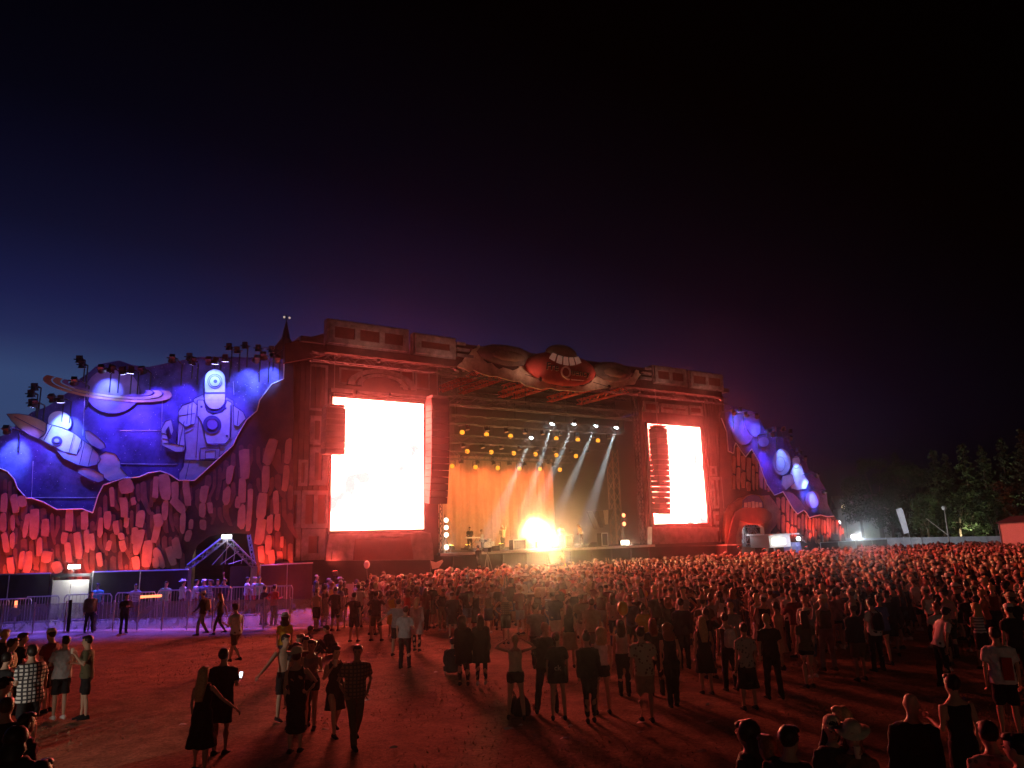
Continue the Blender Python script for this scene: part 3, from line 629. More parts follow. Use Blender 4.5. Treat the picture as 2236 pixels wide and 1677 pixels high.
art(rb, 'arm', [(1348, 765), (1392, 800), (1396, 960), (1385, 990), (1330, 985), (1340, 900)], .15, M_PALE)
art(rb, 'hand', [(1215, 822), (1250, 760), (1292, 745), (1312, 830), (1292, 872), (1272, 800), (1252, 832), (1275, 925), (1330, 935), (1385, 945), (1380, 990), (1325, 992), (1222, 942)], .18, M_PALE)
art(rb, 'belt_box', [(1512, 962), (1660, 952), (1652, 1045), (1508, 1048)], .17, M_PALE2); art(rb, 'buckle', [(1552, 982), (1628, 980), (1622, 1040), (1550, 1042)], .19, M_PALE)
art(rb, 'leg', [(1390, 1052), (1625, 1058), (1480, 1200), (1350, 1202), (1352, 1150), (1385, 1100)], .10, M_PALE2)
for u, v in ((1520, 650), (1700, 662), (1712, 870), (1598, 695)): art(rb, 'rivet', ell(u, v, 9, 9, 0, 8), .18, M_NAVY)
for par, lines in ((rk, ([(395, 785), (330, 905)], [(560, 850), (520, 1000)], [(640, 915), (600, 1085)], [(110, 725), (330, 840)], [(700, 965), (665, 1098)])), (rb, ([(1500, 720), (1480, 1040)], [(1560, 940), (1700, 940)], [(1400, 830), (1470, 800)], [(1350, 720), (1470, 700)], [(1390, 760), (1350, 950)], [(1740, 640), (1735, 900)], [(1545, 600), (1700, 600)], [(1420, 640), (1410, 780)], [(1450, 625), (1440, 790)], [(1800, 680), (1790, 790)], [(1430, 1060), (1400, 1195)], [(1220, 850), (1290, 870)], [(1225, 890), (1300, 900)], [(1235, 925), (1310, 930)]))):
    for ln in lines: q = MB(); q.path([wp(p, .235 if par is rk else .185) for p in ln], .02, 4); q.build('panel_line', M_NAVY, par)
# fabric seams: thin ropes of the print panels
for pts in ([(640, 560), (625, 870)], [(1225, 590), (1215, 980)], [(905, 830), (1215, 830)], [(910, 1080), (1340, 1085)], [(250, 1060), (235, 1390)], [(1760, 460), (1765, 560)], [(200, 1335), (735, 1335)]):
    q = MB(); q.path([wp(p, .03) for p in pts], .012, 4); q.build('seam', M_PIPE, lw)

# ---- right backdrop
edgeR = [(112, 200), (150, 300), (160, 430), (195, 445), (200, 400), (212, 372), (250, 430), (280, 470), (322, 415), (372, 505), (400, 590), (425, 655), (480, 735), (540, 712), (575, 770), (605, 825), (640, 866), (665, 850), (685, 840), (705, 862), (722, 892), (760, 880), (800, 872), (850, 885), (895, 880), (950, 955), (975, 1045)]
topR = [(108, 100), (200, 120), (350, 160), (390, 225), (410, 280), (470, 330), (560, 330), (600, 400), (625, 450), (690, 470), (715, 555), (780, 590), (800, 640), (840, 700), (850, 800), (905, 900)]
rw = thing('canyon_backdrop', 'receding painted backdrop of red rocks with a saucer over its cave gate', 'backdrop', (62, 46, 0))
art(rw, 'sky_panel', topR + [(800, 1000), (500, 950), (300, 700), (108, 600)], 0, M_STAR, 'R', .06)
archR = [(zc_[0], zc_[1]) for zc_ in (zc(490, 1100), zc(490, 640), zc(510, 545), zc(560, 525), zc(740, 525), zc(785, 560), zc(800, 700), zc(805, 1100))]
clR = edgeR + [(985, 1110)] + [((x-1540)/.3146, (y-850)/.3146) for x, y in reversed(archR)] + [(120, 1110), (100, 1110), (100, 110)]
art(rw, 'cliff_face', clR, .22, M_CLIFF, 'R', .1)
q = MB(); q.path([wp(p, .28, 'R') for p in edgeR[:-2]], .05, 5); q.build('edge_rope', M_PIPE, rw)
art(rw, 'planet', ell(262, 268, 82, 120), .1, M_PURP, 'R'); art(rw, 'planet_shade', ell(330, 240, 50, 95, -.3), .13, M_PURP, 'R')
art(rw, 'moon', ell(405, 365, 38, 36), .14, M_PURP, 'R')
r2 = art(rw, 'astronaut', [(600, 560), (625, 500), (665, 520), (690, 600), (720, 640), (700, 690), (640, 700), (600, 690), (585, 620)], .16, M_PALE, 'R')
art(r2, 'helmet', ell(532, 505, 62, 92), .18, M_PALE2, 'R'); art(r2, 'visor', ell(520, 520, 34, 52), .2, M_PALE2, 'R'); art(r2, 'arm', [(540, 600), (600, 590), (620, 650), (560, 700), (530, 660)], .2, M_PALE2, 'R'); art(r2, 'head', ell(632, 505, 26, 44), .2, M_PALE, 'R')
art(rw, 'asteroid', [(480, 735), (540, 700), (610, 720), (660, 770), (700, 830), (640, 862), (600, 820), (560, 760)], .12, M_PURP, 'R'); art(rw, 'asteroid', ell(745, 765, 52, 62), .14, M_PURP, 'R')
rr = random.Random(11)
def e_at(u):
    for (a, b), (c, d_) in zip(edgeR, edgeR[1:]):
        if a <= u <= c and c > a: return b+(d_-b)*(u-a)/(c-a)
    return 900
u = 190
while u < 965:
    w = rr.uniform(14, 26) if u > 660 else rr.uniform(18, 34)
    y0 = e_at(u)+rr.uniform(4, 30); y1 = rr.uniform(1000, 1090)
    if 180 < u < 480: y1 = min(y1, 715+rr.uniform(-20, 0))
    while y0 < y1-30:
        h = rr.uniform(60, 190); k = min(y0+h, y1)
        ok = not (480 > u > 180 and k > 720)
        if ok: art(rw, 'rock', [(u+rr.uniform(0, 5), y0+rr.uniform(0, 12)), (u+w*.5, y0), (u+w*.9, y0+rr.uniform(4, 16)), (u+w*.85, (y0+k)/2), (u+w*.75, k), (u+w*.2, k-rr.uniform(0, 14)), (u, (y0+k)/2)], .26+.06*rr.random(), M_ROCK, 'R', .1)
        y0 = k+rr.uniform(6, 14)
    u += w*1.12
# cave gate with the saucer
M_SR = mat('saucer_red_print', (.42, .10, .07), .8, col2=(.25, .06, .045), scale=1)
cg = art(rw, 'cave_arch', [(270, 1000), (272, 600), (290, 380), (350, 270), (480, 170), (640, 120), (760, 140), (860, 130), (930, 220), (1000, 330), (960, 520), (880, 620), (830, 1000), (806, 1000), (800, 700), (785, 560), (740, 525), (560, 525), (510, 545), (490, 640), (490, 1000)], .55, M_ROCK, 'R', .4, zc)
art(cg, 'saucer', ell(650, 400, 250, 112, .05), .75, M_SR, 'R', .25, zc); art(cg, 'dome', [(510, 300), (520, 200), (580, 145), (650, 125), (720, 145), (775, 230), (780, 300), (650, 330)], .7, M_PURP, 'R', .2, zc)
for k in range(5):
    a = 520+k*50; art(cg, 'window', [(a+6, 215+8*abs(k-2)), (a+40, 212+8*abs(k-2)), (a+46, 300-6*abs(k-2)), (a+8, 302-6*abs(k-2))], .78, mat('pink_window_print', (.7, .5, .5), .7), 'R', .06, zc)
art(cg, 'crag', [(300, 780), (330, 600), (380, 430), (420, 360), (440, 420), (470, 420), (450, 560), (410, 700), (420, 800)], .75, M_SR, 'R', .2, zc)

# ---- flood lamps on the backdrops
M_BL = mat('blue_lens', (.2, .2, .3), .3, emit=(.45, .42, 1), es=14, var=0)
BLUE = (.11, .07, 1.0); CYAN = (.13, .24, 1.0)
def flood(uv, tgt, side, power, label, group, out=1.5, ang=62, lit=True, col=BLUE, tall=False):
    N_ = LN if side == 'L' else RN; p = wp(uv, out, side); a = Vector(wp(tgt, 0, side)); aim = (a-p).normalized()
    t = thing('flood_lamp', label, 'lamp', p, group); s = 1.0
    b = MB(); q = aim.to_track_quat('Z', 'Y').to_matrix(); b.box(p-aim*.26, (.3, .26, .22), 0, q); b.tube(p-aim*.22, p-aim*.02, .13, .2, 12); b.tube(p-aim*.02, p+aim*.05, .2, .24, 12); b.build('body', M_LAMPB, t)
    l = MB(); l.tube(p+aim*.055, p+aim*.065, .2, .2, 14); l.build('lens', M_BL if lit else mat('dull_lens', (.5, .4, .35), .2), t)
    k = MB(); base = p-N_*(out-.1)+Vector((0, 0, .25)); k.tube(p+Vector((0, 0, .3)), base, .035, .035, 5); k.tube(base, base-Vector((0, 0, 1.3)), .04, .04, 5); k.tube(p+Vector((0, 0, .3)), p, .03, .03, 5); k.box(p+Vector((0, 0, .12)), (.62, .06, .06)); k.build('arm', M_LAMPB, t)
    if lit: spot('flood', t, p+aim*.12, a, power*1.35, col, ang, .7, .12)
    return t
LL = 'blue flood lamp on an arm above the rocket and robot scene'; LG = 'blue flood lamps above the rocket scene'
LW = ['lighting the star cluster under the rocket nose', 'throwing light past the rocket nose to the low stars', 'shining on the rocket body and small moon', 'shining down past the rocket fins', 'lighting the bright spot on the ringed planet', 'beside the planet spot, aimed at the rocket tail', 'under the planet ring aimed at the mid sky', 'aimed at the stars above the rocket exhaust', 'at the end of the cluster above the planet ring', 'aimed at the stars by the robot hand', 'right above the robot head', 'aimed at the robot belt', 'aimed at the robot chest disc', 'lighting the inner of two pale cones by the tower', 'closest to the stage tower, lighting the outer pale cone']
for uv, tg_, pw_, c_ in (((55, 835), (115, 1010), 900, CYAN), ((250, 640), (90, 1150), 800, BLUE), ((400, 600), (500, 860), 1300, CYAN), ((460, 610), (450, 1250), 1100, BLUE), ((770, 375), (820, 540), 800, CYAN), ((835, 380), (650, 800), 1000, BLUE),
                     ((930, 395), (1000, 800), 1100, BLUE), ((985, 390), (900, 1050), 1000, BLUE), ((1080, 390), (1180, 640), 900, BLUE), ((1450, 320), (1330, 700), 1000, BLUE), ((1580, 315), (1620, 480), 600, CYAN), ((1625, 320), (1560, 900), 1500, BLUE),
                     ((1700, 300), (1700, 800), 1200, BLUE), ((1930, 300), (1860, 470), 700, CYAN), ((2085, 300), (2030, 450), 700, CYAN)):
    flood(uv, tg_, 'L', pw_, 'blue flood lamp '+LW.pop(0), LG, col=c_)
for uv in ((260, 520), (235, 570), (240, 640), (600, 310), (620, 350), (1430, 290), (1730, 215), (1850, 205), (1950, 225), (2050, 235), (1790, 240)):
    flood(uv, (uv[0], uv[1]+400), 'L', 0, 'unlit black flood lamp clustered above the rocket and robot scene', 'unlit flood lamps above the rocket scene', .9, lit=False)
RW = ['lighting the large planet by the tower', 'lighting the shaded limb of the large planet', 'lighting the small moon beside the large planet', 'aimed down the sky above the cave arch', 'lighting the astronaut helmet', 'lighting the astronaut body', 'between the astronaut and the asteroids', 'lowest of the cave gate row, lighting the round asteroid']
for uv, tg_, pw_, c_ in (((200, 165), (270, 260), 900, CYAN), ((285, 180), (330, 330), 900, BLUE), ((360, 190), (400, 370), 700, CYAN), ((460, 325), (430, 600), 900, BLUE), ((588, 348), (530, 520), 900, CYAN), ((688, 485), (640, 600), 900, CYAN), ((770, 603), (690, 690), 800, CYAN), ((822, 718), (740, 770), 800, CYAN)):
    flood(uv, tg_, 'R', pw_, 'blue flood lamp '+RW.pop(0), 'blue flood lamps above the cave gate', 1.6, col=c_)
for uv in ((480, 285), (540, 285), (590, 300), (640, 425), (660, 450), (240, 150)):
    flood(uv, (uv[0], uv[1]+300), 'R', 0, 'unlit black flood lamp clustered above the cave gate backdrop', 'unlit flood lamps above the cave gate', .9, lit=False)
# blue light over the forecourt between fence and backdrop
for x, y in ((1.5, 44.4), (6.0, 41.0), (10.2, 39.6)):
    uv0 = {1.5: (560, 470), 6.0: (1300, 300), 10.2: (1990, 280)}[x]
    t = flood(uv0, (uv0[0], uv0[1]+300), 'L', 0, {1.5: 'long armed blue flood by the planet ring, turned to the forecourt', 6.0: 'long armed blue flood between planet and robot, turned to the forecourt', 10.2: 'long armed blue flood by the tower, turned to the forecourt'}[x], LG, 2.2, lit=True); l = [c for c in t.children if c.type == 'LIGHT'][0]
    l.data.energy = 42000; l.data.spot_size = R_(46); p = origin(t)+l.location; l.rotation_euler = (Vector((x, y, 0))-p).to_track_quat('-Z', 'Y').to_euler()
# red footlights
M_RL = mat('red_lens', (.3, .05, .04), .3, emit=(1, .1, .07), es=6, var=0)
def foot(x, y, z, tgt, power, ang=95, lab='red footlight at the base of the painted canyon rocks', grp='red footlights of the backdrops'):
    p = Vector((x, y, z)); aim = (Vector(tgt)-p).normalized(); t = thing('footlight', lab, 'lamp', (x, y, 0), grp)
    b = MB(); b.tube(p-aim*.25, p, .13, .17, 10); b.tube((x, y, 0), p-aim*.15, .03, .03, 5); b.build('body', M_LAMPB, t); l = MB(); l.tube(p+aim*.005, p+aim*.015, .15, .15, 12); l.build('lens', M_RL, t)
    spot('red', t, p+aim*.06, tgt, power, (1, .09, .06), ang, .9, .15)
def lpos(s, off): d_ = Vector((-math.cos(A6), math.sin(A6), 0)); return LP0+d_*s+LN*off
FWL = ['under the outermost canyon rocks', 'behind the fence next to the white door', 'between the white door and the gate fence', 'by the gate passage under the leaning rocks', 'between the gate and the tower with the screen']
for s in (15.0, 12.9, 10.6, 8.0, .9):
    a = lpos(s, 1.25); b = lpos(s, .2); foot(a.x, a.y, 1.2, (b.x, b.y, 5.4), 950, 100, 'red footlight '+FWL.pop(0))
for s in (-.4, -3.2):
    foot(12.85-s, 44.3, 1.9, (12.85-s, 45.2, 6), 300, 95, 'red footlight at the tower foot, '+('nearer the gate' if s == -.4 else 'under the screen corner'))
def rpos(s, off): d_ = Vector((math.cos(A5), math.sin(A5), 0)); return RP0+d_*s+RN*off
FWR = ['between the tower and the cave arch', 'behind the service trailer', 'beside the blue cabin', 'under the low red rocks past the cabin', 'at the far end of the red rocks']
for s in (2.0, 9, 12.5, 15.5, 18.5):
    a = rpos(s, 1.6); b = rpos(s, .2); foot(a.x, a.y, 1.9, (b.x, b.y, 5), 900, 95, 'red footlight '+FWR.pop(0))
# ================================================================== gates, fences, yards
M_SCRIM = mat('black_fence_scrim', (.025, .025, .03), .9, scale=3); M_GALV = mat('galvanised_steel', (.5, .5, .52), .4, .7, var=.1)
M_LAMPW = mat('white_lamp', (.5, .5, .5), .3, emit=(1, 1, .95), es=7, var=0)
def wall_run(name, label, cat, pts, h, step, m, post_m, top=None, t=.04, gap=0):
    o = thing(name, label, cat, (pts[0][0], pts[0][1], 0))
    for (a, b) in zip(pts, pts[1:]):
        a, b = Vector((*a, 0)), Vector((*b, 0)); L = (b-a).length; k = max(1, round(L/step)); d_ = (b-a)/L; rot = Matrix.Rotation(math.atan2(d_.y, d_.x), 3, 'Z')
        for i in range(k):
            c = a+d_*(L*(i+.5)/k); w = L/k-.06
            q = MB()
            if isinstance(m, str):
                pass
            q.box(c+Vector((0, 0, (h+gap)/2)), (w, t, h-gap), 0, rot); q.build('panel', m, o)
            q = MB(); p = a+d_*(L*i/k); q.tube(p, p+Vector((0, 0, h+.08)), .035, .035, 6); q.build('post', post_m, o)
        if top is not None: q = MB(); q.tube(a+Vector((0, 0, h+.03)), b+Vector((0, 0, h+.03)), .04, .04, 6); q.build('top_rail', top, o)
    return o
wall_run('scrim_fence', 'tall black scrim fence under the canyon rocks beside the white door', 'fence', [(-6.0, 53.4), (1.45, 47.8)], 2.4, 2.4, M_SCRIM, M_GALV, M_GALV)
wall_run('scrim_fence', 'tall black scrim fence running up to the lattice gate', 'fence', [(3.35, 46.35), (7.55, 43.15)], 2.4, 2.4, M_SCRIM, M_GALV, M_GALV)
wall_run('scrim_fence', 'tall black scrim fence glowing red between the gate and the tower', 'fence', [(11.35, 43.3), (14.4, 43.5)], 2.45, 1.5, mat('red_lit_scrim', (.10, .05, .045), .9), M_GALV, M_GALV)
foot(12.9, 42.2, .25, (12.9, 43.3, 1.3), 60, 80, 'small red lamp lighting the scrim fence beside the gate', None)
# white door with its lamp
t = thing('white_gate', 'lit white double door in the black fence under a bright lamp', 'door', (2.4, 47.1, 0)); rot = Matrix.Rotation(math.atan2(-1.45, 1.9), 3, 'Z')
for k in (-1, 1):
    q = MB(); q.box(Vector((2.4, 47.1, 1.05))+rot @ Vector((k*.52, 0, 0)), (1.0, .06, 2.0), 0, rot); q.build('door_leaf', M_WHITE, t)
q = MB()
for k in (-1.1, 1.1): q.box(Vector((2.4, 47.1, 1.2))+rot @ Vector((k, 0, 0)), (.1, .12, 2.4), 0, rot)
q.box(Vector((2.4, 47.1, 2.3)), (2.3, .12, .16), 0, rot); q.build('door_frame', M_DARKSTEEL, t)
p = Vector((2.45, 46.7, 2.75)); q = MB(); q.box(p, (.55, .2, .2), 0, rot); q.build('lamp_head', M_LAMPW, t); q = MB(); q.tube(p, p+Vector((0, .45, -.4)), .03); q.build('lamp_arm', M_DARKSTEEL, t)
lampp('lamp_light', t, p+Vector((0, -.3, -.25)), 90, (1, .98, .9), .15)
# lattice gate in front of the arch
gy_ = 43.7
t = thing('lattice_gate', 'blue lit lattice truss gate over the passage through the canyon rocks', 'gate', (9.6, gy_, 0))
ap, fl, fr_, r2_ = onY(493, 1174, gy_), onY(412, 1238, gy_), onY(555, 1236, gy_), onY(543, 1168, gy_+.4)
for nm, a, b, w in (('rafter', fl, ap, .34), ('rafter', ap, fr_, .34), ('side_brace', r2_, fr_, .2)):
    q = MB(); truss(q, a, b, w*.8, .028, up=Vector((0, 1, 0))); q.build(nm, mat('dull_truss', (.16, .16, .2), .6), t)
for p in (fl, fr_):
    q = MB(); q.box2((p.x-.16, p.y-.1, 0), (p.x+.16, p.y+.1, p.z)); q.build('gate_post', mat('blue_grey_post', (.3, .3, .36), .5), t)
for k in range(7):
    a = ap.lerp(fr_, (k+.5)/7.5); q = MB(); q.tube(a, (a.x-.9*(k % 2), a.y+.3, 2.6), .015, .015, 4); q.build('wire', M_GALV, t)
q = MB(); q.box(ap+Vector((0, -.2, .05)), (.5, .2, .2)); q.build('lamp_head', M_LAMPW, t); lampp('lamp_light', t, ap+Vector((0, -.5, -.2)), 12, (.95, .97, 1), .15)
q = MB(); q.box2((fl.x+2.3, gy_+.6, 0), (fr_.x-.1, gy_+.68, 2.45)); q.build('side_screen', M_SCRIM, t)
# back yard seen through the passage
t = thing('site_trailer', 'pale site trailer lit by a lamp in the yard behind the lattice gate', 'trailer', (9.2, 52, 0))
q = MB(); q.box2((5.0, 51, .6), (9.3, 53.4, 4.3)); q.build('cabin', mat('pale_trailer', (.62, .55, .40), .6), t)
q = MB(); q.box2((4.9, 50.9, 4.3), (9.4, 53.5, 4.45)); q.build('roof', M_GALV, t)
for x in (6.0, 7.4, 8.2): q = MB(); q.box2((x, 50.94, 2.3), (x+.6, 51.02, 3.3)); q.build('window', M_DARKSTEEL, t)
for x in (6.0, 8.6): q = MB(); q.tube((x, 51.3, .42), (x, 51.6, .42), .42, .42, 14); q.build('wheel', M_BLACK, t)
lampp('yard_light', t, (7.6, 49.6, 4.4), 45, (1, .8, .45), .3)
# right cave gate yard: lattice, trailer, cabin, canopy
t = thing('lattice_arch', 'white lit lattice truss standing inside the cave gate', 'truss', (*rpos(3.4, -2.6).xy, 0))
b0 = onplane(*zc(500, 800), RP0-RN*2.6, RN); b1 = onplane(*zc(790, 800), RP0-RN*2.6, RN); t0 = onplane(*zc(500, 540), RP0-RN*2.6, RN); t1 = onplane(*zc(780, 540), RP0-RN*2.6, RN)
for nm, a, b in (('lower_beam', b0, b1), ('upper_beam', t0, t1), ('upright', Vector((b0.x, b0.y, 0)), t0), ('upright', Vector((b1.x, b1.y, 0)), t1), ('diagonal', b0, b0.lerp(b1, .5)+Vector((0, 0, t0.z-b0.z))), ('diagonal', b1, b0.lerp(b1, .5)+Vector((0, 0, t0.z-b0.z)))):
    q = MB(); truss(q, a, b, .3, .04, up=Vector((0, 1, .01))); q.build(nm, M_GALV, t)
lampp('yard_light', t, rpos(3.4, -1.5)+Vector((0, 0, 3.6)), 90, (.85, .9, 1), .2)
def yard_box(name, label, cat, pa, pb, off, depth, m, parts=()):
    a, b = onplane(*zc(*pa), RP0+RN*off, RN), onplane(*zc(*pb), RP0+RN*off, RN)
    o = thing(name, label, cat, ((a.x+b.x)/2, a.y, 0)); q = MB()
    d_ = Vector((math.cos(A5), math.sin(A5), 0)); P = [Vector((a.x, a.y, a.z)), Vector((b.x, b.y, a.z)), Vector((b.x, b.y, b.z)), Vector((a.x, a.y, b.z))]
    q.slab(P, RN, depth); q.build('body', m, o); return o, a, b
t, a, b = yard_box('service_trailer', 'white service trailer with open lit side next to the cave gate', 'trailer', (850, 670), (1150, 820), 1.2, 2.0, M_WHITE)
q = MB(); q.box2((a.x+.3, a.y-.15, b.z+.25), (a.x+(b.x-a.x)*.62, a.y-.05, a.z-.3)); q.build('lit_hatch', mat('lit_interior', (.8, .8, .75), .5, emit=(1, .95, .82), es=2.2, var=0), t)
q = MB(); q.box2((a.x-.2, a.y-.6, a.z), (b.x+.2, b.y+2, a.z+.12)); q.build('roof', M_WHITE, t)
for x in (a.x+.5, b.x-.5): q = MB(); q.tube((x, a.y-.1, 0), (x, a.y-.1, b.z), .07); q.build('support_leg', M_GALV, t)
lampp('hatch_light', t, (a.x+1.2, a.y-1.6, 2.2), 60, (.95, .97, 1), .2)
t, a, b = yard_box('portable_cabin', 'narrow blue portable cabin standing before the red rocks', 'cabin', (1215, 765), (1300, 985), 1.6, 1.3, mat('blue_cabin', (.22, .26, .6), .5))
q = MB(); q.box2((a.x+.12, a.y-.08, .2), (b.x-.12, a.y-.02, a.z-.35)); q.build('door', mat('blue_door', (.15, .18, .45), .5), t)
q = MB(); q.ball((a.x-.1, a.y-.4, a.z+.35), .2, 10, 8); q.build('globe_lamp', M_LAMPW, t); lampp('globe_light', t, (a.x-.3, a.y-.9, a.z+.2), 60, (.7, .7, 1), .2)
t, a, b = yard_box('white_canopy', 'low white canvas sheet inside the foot of the cave gate', 'canopy', (490, 830), (680, 1000), -.8, .2, mat('canvas', (.6, .6, .55), .8))
t, a, b = yard_box('barrel_plinth', 'red lit block with a pale top beside the cave gate', 'plinth', (290, 810), (478, 1000), 1.4, 1.4, mat('plinth_dark', (.12, .05, .05), .8))
q = MB(); q.box2((a.x-.1, a.y-.1, a.z), (b.x+.1, b.y+1.2, a.z+.1)); q.build('top_board', mat('plinth_top', (.6, .4, .35), .7), t)
foot(a.x+.9, a.y-.5, 2.2, (a.x+.9, a.y+1.4, 5), 200, 80, 'red footlight standing at the foot of the cave arch', None)
t = wall_run('scrim_fence', 'low dark scrim fence running out from the cave gate rocks', 'fence', [tuple(rpos(10.5, 2.2).xy), tuple(rpos(24, 2.2).xy)], 2.2, 3.0, mat('purple_scrim', (.05, .04, .07), .9), M_GALV, M_GALV)

# ---- steel crowd barriers
def barrier_proto():
    t = thing('crowd_barrier', 'x', 'barrier', (0, 0, 0)); L, H = 2.2, 1.1
    q = MB(); pts = [Vector((-L/2, 0, .16)), Vector((-L/2, 0, H-.1)), Vector((-L/2+.1, 0, H)), Vector((L/2-.1, 0, H)), Vector((L/2, 0, H-.1)), Vector((L/2, 0, .16)), Vector((-L/2, 0, .16))]
    q.path(pts, .024, 6); q.build('frame', M_GALV, t)
    for k in range(11): x = -L/2+L*(k+1)/12; q = MB(); q.tube((x, 0, .16), (x, 0, H), .011, .011, 4); q.build('bar', M_GALV, t)
    for x in (-L/2+.3, L/2-.3): q = MB(); q.path([Vector((x, -.28, 0)), Vector((x, -.2, .16)), Vector((x, .2, .16)), Vector((x, .28, 0))], .02, 5); q.build('foot', M_GALV, t)
    return t
bp_ = barrier_proto(); first = True
def z2(u, v): return u*.28933, 1080+v*.28933
bl_ = [((-150, 800), (40, 788), 'outermost of the row, past the red marker lamp'), ((45, 787), (185, 785), 'beside the red marker lamp'), ((195, 775), (450, 762), 'in front of the black fence left of the white door'), ((485, 760), (850, 745), 'in front of the lit white door'), ((872, 740), (1180, 735), 'next to the low red lamp bar'), ((1192, 728), (1440, 716), 'beside the steward in the pale vest'), ((1445, 705), (1755, 695), 'deep in front of the dark gate screen'), ((1795, 698), (1950, 692), 'beside the two white shirts at the gate'), ((1958, 694), (2212, 686), 'in front of the red lit scrim fence')]
for a, b, lb in bl_:
    A, B_ = [CAM+ray(*z2(*k_))*(37.6/ray(*z2(*k_)).dot(_fh)) for k_ in (a, b)]; zt_ = (A.z+B_.z)/2
    o = bp_ if first else copy_tree(bp_); first = False
    L = (B_-A).length; o.location = ((A.x+B_.x)/2, (A.y+B_.y)/2, 0); o.rotation_euler = (0, 0, math.atan2(B_.y-A.y, B_.x-A.x)); o.scale = (max(.75, min(1.25, L/2.25)), 1, zt_/1.1)
    tag(o, 'steel crowd barrier '+lb.replace('left of', 'next to'), 'barrier', 'steel crowd barriers on the forecourt')
# red lamp bar and marker
for (u, v), sz_, lb in (((1140, 768), (.95, .08, .12), 'low glowing red-orange lamp bar hung on a crowd barrier'), ((120, 828), (.12, .12, .32), 'small glowing red marker lamp among the crowd barriers')):
    p = CAM+ray(*z2(u, v))*(37.4/ray(*z2(u, v)).dot(_fh)); t = thing('warning_lamp', lb, 'lamp', (p.x, p.y, 0)); q = MB(); q.box(p, sz_); q.build('light_bar', mat('orange_red_glow', (.4, .1, .05), .4, emit=(1, .22, .08), es=3.0, var=0), t)
    q = MB(); q.tube((p.x, p.y, 0), (p.x, p.y, p.z), .02, .02, 5); q.tube((p.x+sz_[0]*.35, p.y, 0), (p.x+sz_[0]*.35, p.y, p.z), .02, .02, 5); q.build('stand', M_GALV, t)
# ---- see-through mesh fence round the arena
def mesh_mat(name, col, a):
    m = bpy.data.materials.new(name); m.use_nodes = True; n, l = m.node_tree.nodes, m.node_tree.links; b = n['Principled BSDF']; b.inputs['Base Color'].default_value = col+(1,); b.inputs['Roughness'].default_value = .8
    tc = n.new('ShaderNodeTexCoord'); nz = n.new('ShaderNodeTexNoise'); nz.inputs['Scale'].default_value = 2.2; nz.inputs['Detail'].default_value = 5; l.new(tc.outputs['Object'], nz.inputs['Vector'])
    mr = n.new('ShaderNodeMapRange'); mr.inputs['From Min'].default_value = .3; mr.inputs['From Max'].default_value = .7; mr.inputs['To Min'].default_value = a-.14; mr.inputs['To Max'].default_value = a+.14
    l.new(nz.outputs[0], mr.inputs['Value']); l.new(mr.outputs[0], b.inputs['Alpha']); return m
M_MESH = mesh_mat('grey_fence_mesh', (.42, .41, .40), .38)
fence_pts = [(-6.5, 44.2), (-.47, 41.83), (1.97, 40.87), (11.04, 32.71), (16.29, 29.45)]
mf = wall_run('mesh_fence', 'low grey see-through mesh fence on posts along the field edge', 'fence', fence_pts, 1.25, 1.25, M_MESH, M_GALV, None, .012, .06)
wall_run('rail_fence', 'low fence with pale top rail running into the crowd', 'fence', [(16.3, 29.45), (21.3, 26.4), (25.4, 26.9)], 1.15, 2.2, M_MESH, M_DARKSTEEL, mat('pale_rail', (.6, .55, .5), .5), .012, .1)
for px_k in ((148, 1378), (205, 1376)):
    p = gnd(*px_k); q = MB(); q.box(p+Vector((0, -.06, .68)), (.14, .1, 1.4)); q.build('black_post', M_BLACK, mf)
# pale solid panels by the tower foot
wall_run('panel_barrier', 'pale solid panel barrier standing below the tower with the bright screen', 'barrier', [tuple(gnd(645, 1322).xy), tuple(gnd(770, 1318).xy), tuple(gnd(955, 1302).xy)], 1.15, 1.5, mat('pale_panel', (.5, .48, .5), .7), M_GALV, None, .05)
wall_run('pit_barrier', 'dark steel stage barrier in front of the deck', 'barrier', [(22.8, 42.9), (44, 42.9)], 1.15, 1.3, M_DARKSTEEL, M_DARKSTEEL, M_GALV, .05)

# ================================================================== far right: fence, banner, tent, masts, trees
M_BOARD = mat('white_hoarding', (.55, .56, .58), .8, col2=(.3, .31, .36), scale=.6)
wall_run('hoarding_fence', 'long pale hoarding fence at the far edge of the field before the trees', 'fence', [(92.5, 61), (92.5, 49.5), (94.5, 38)], 2.1, 2.5, M_BOARD, M_GALV, None, .06)
def lamp_light_spot(parent, p, tgt, pw_, c_, ang): return spot('lamp_light', parent, p, tgt, pw_, c_, ang, .8, .2)
# banner flag
p0 = onplane(1957, 1110, Vector((90, 0, 0)), Vector((1, 0, 0))); p1 = onplane(1989, 1166, Vector((90, 0, 0)), Vector((1, 0, 0)))
t = thing('banner_flag', 'tall white feather banner leaning over the hoarding fence', 'banner', (90, p1.y, 0))
pts = [onplane(x, y, Vector((90, 0, 0)), Vector((1, 0, 0))) for x, y in ((1956, 1112), (1968, 1109), (1972, 1115), (1985, 1163), (1974, 1166))]
q = MB(); q.slab(pts, Vector((-1, 0, 0)), .03); q.build('cloth', mat('banner_cloth', (.75, .76, .78), .8, col2=(.5, .5, .55), scale=.7), t)
q = MB(); q.tube((90.03, p1.y, 0), onplane(1984, 1163, Vector((90.03, 0, 0)), Vector((1, 0, 0))), .04); q.tube(onplane(1984, 1163, Vector((90.03, 0, 0)), Vector((1, 0, 0))), onplane(1971, 1113, Vector((90.03, 0, 0)), Vector((1, 0, 0))), .03); q.build('pole', M_GALV, t)
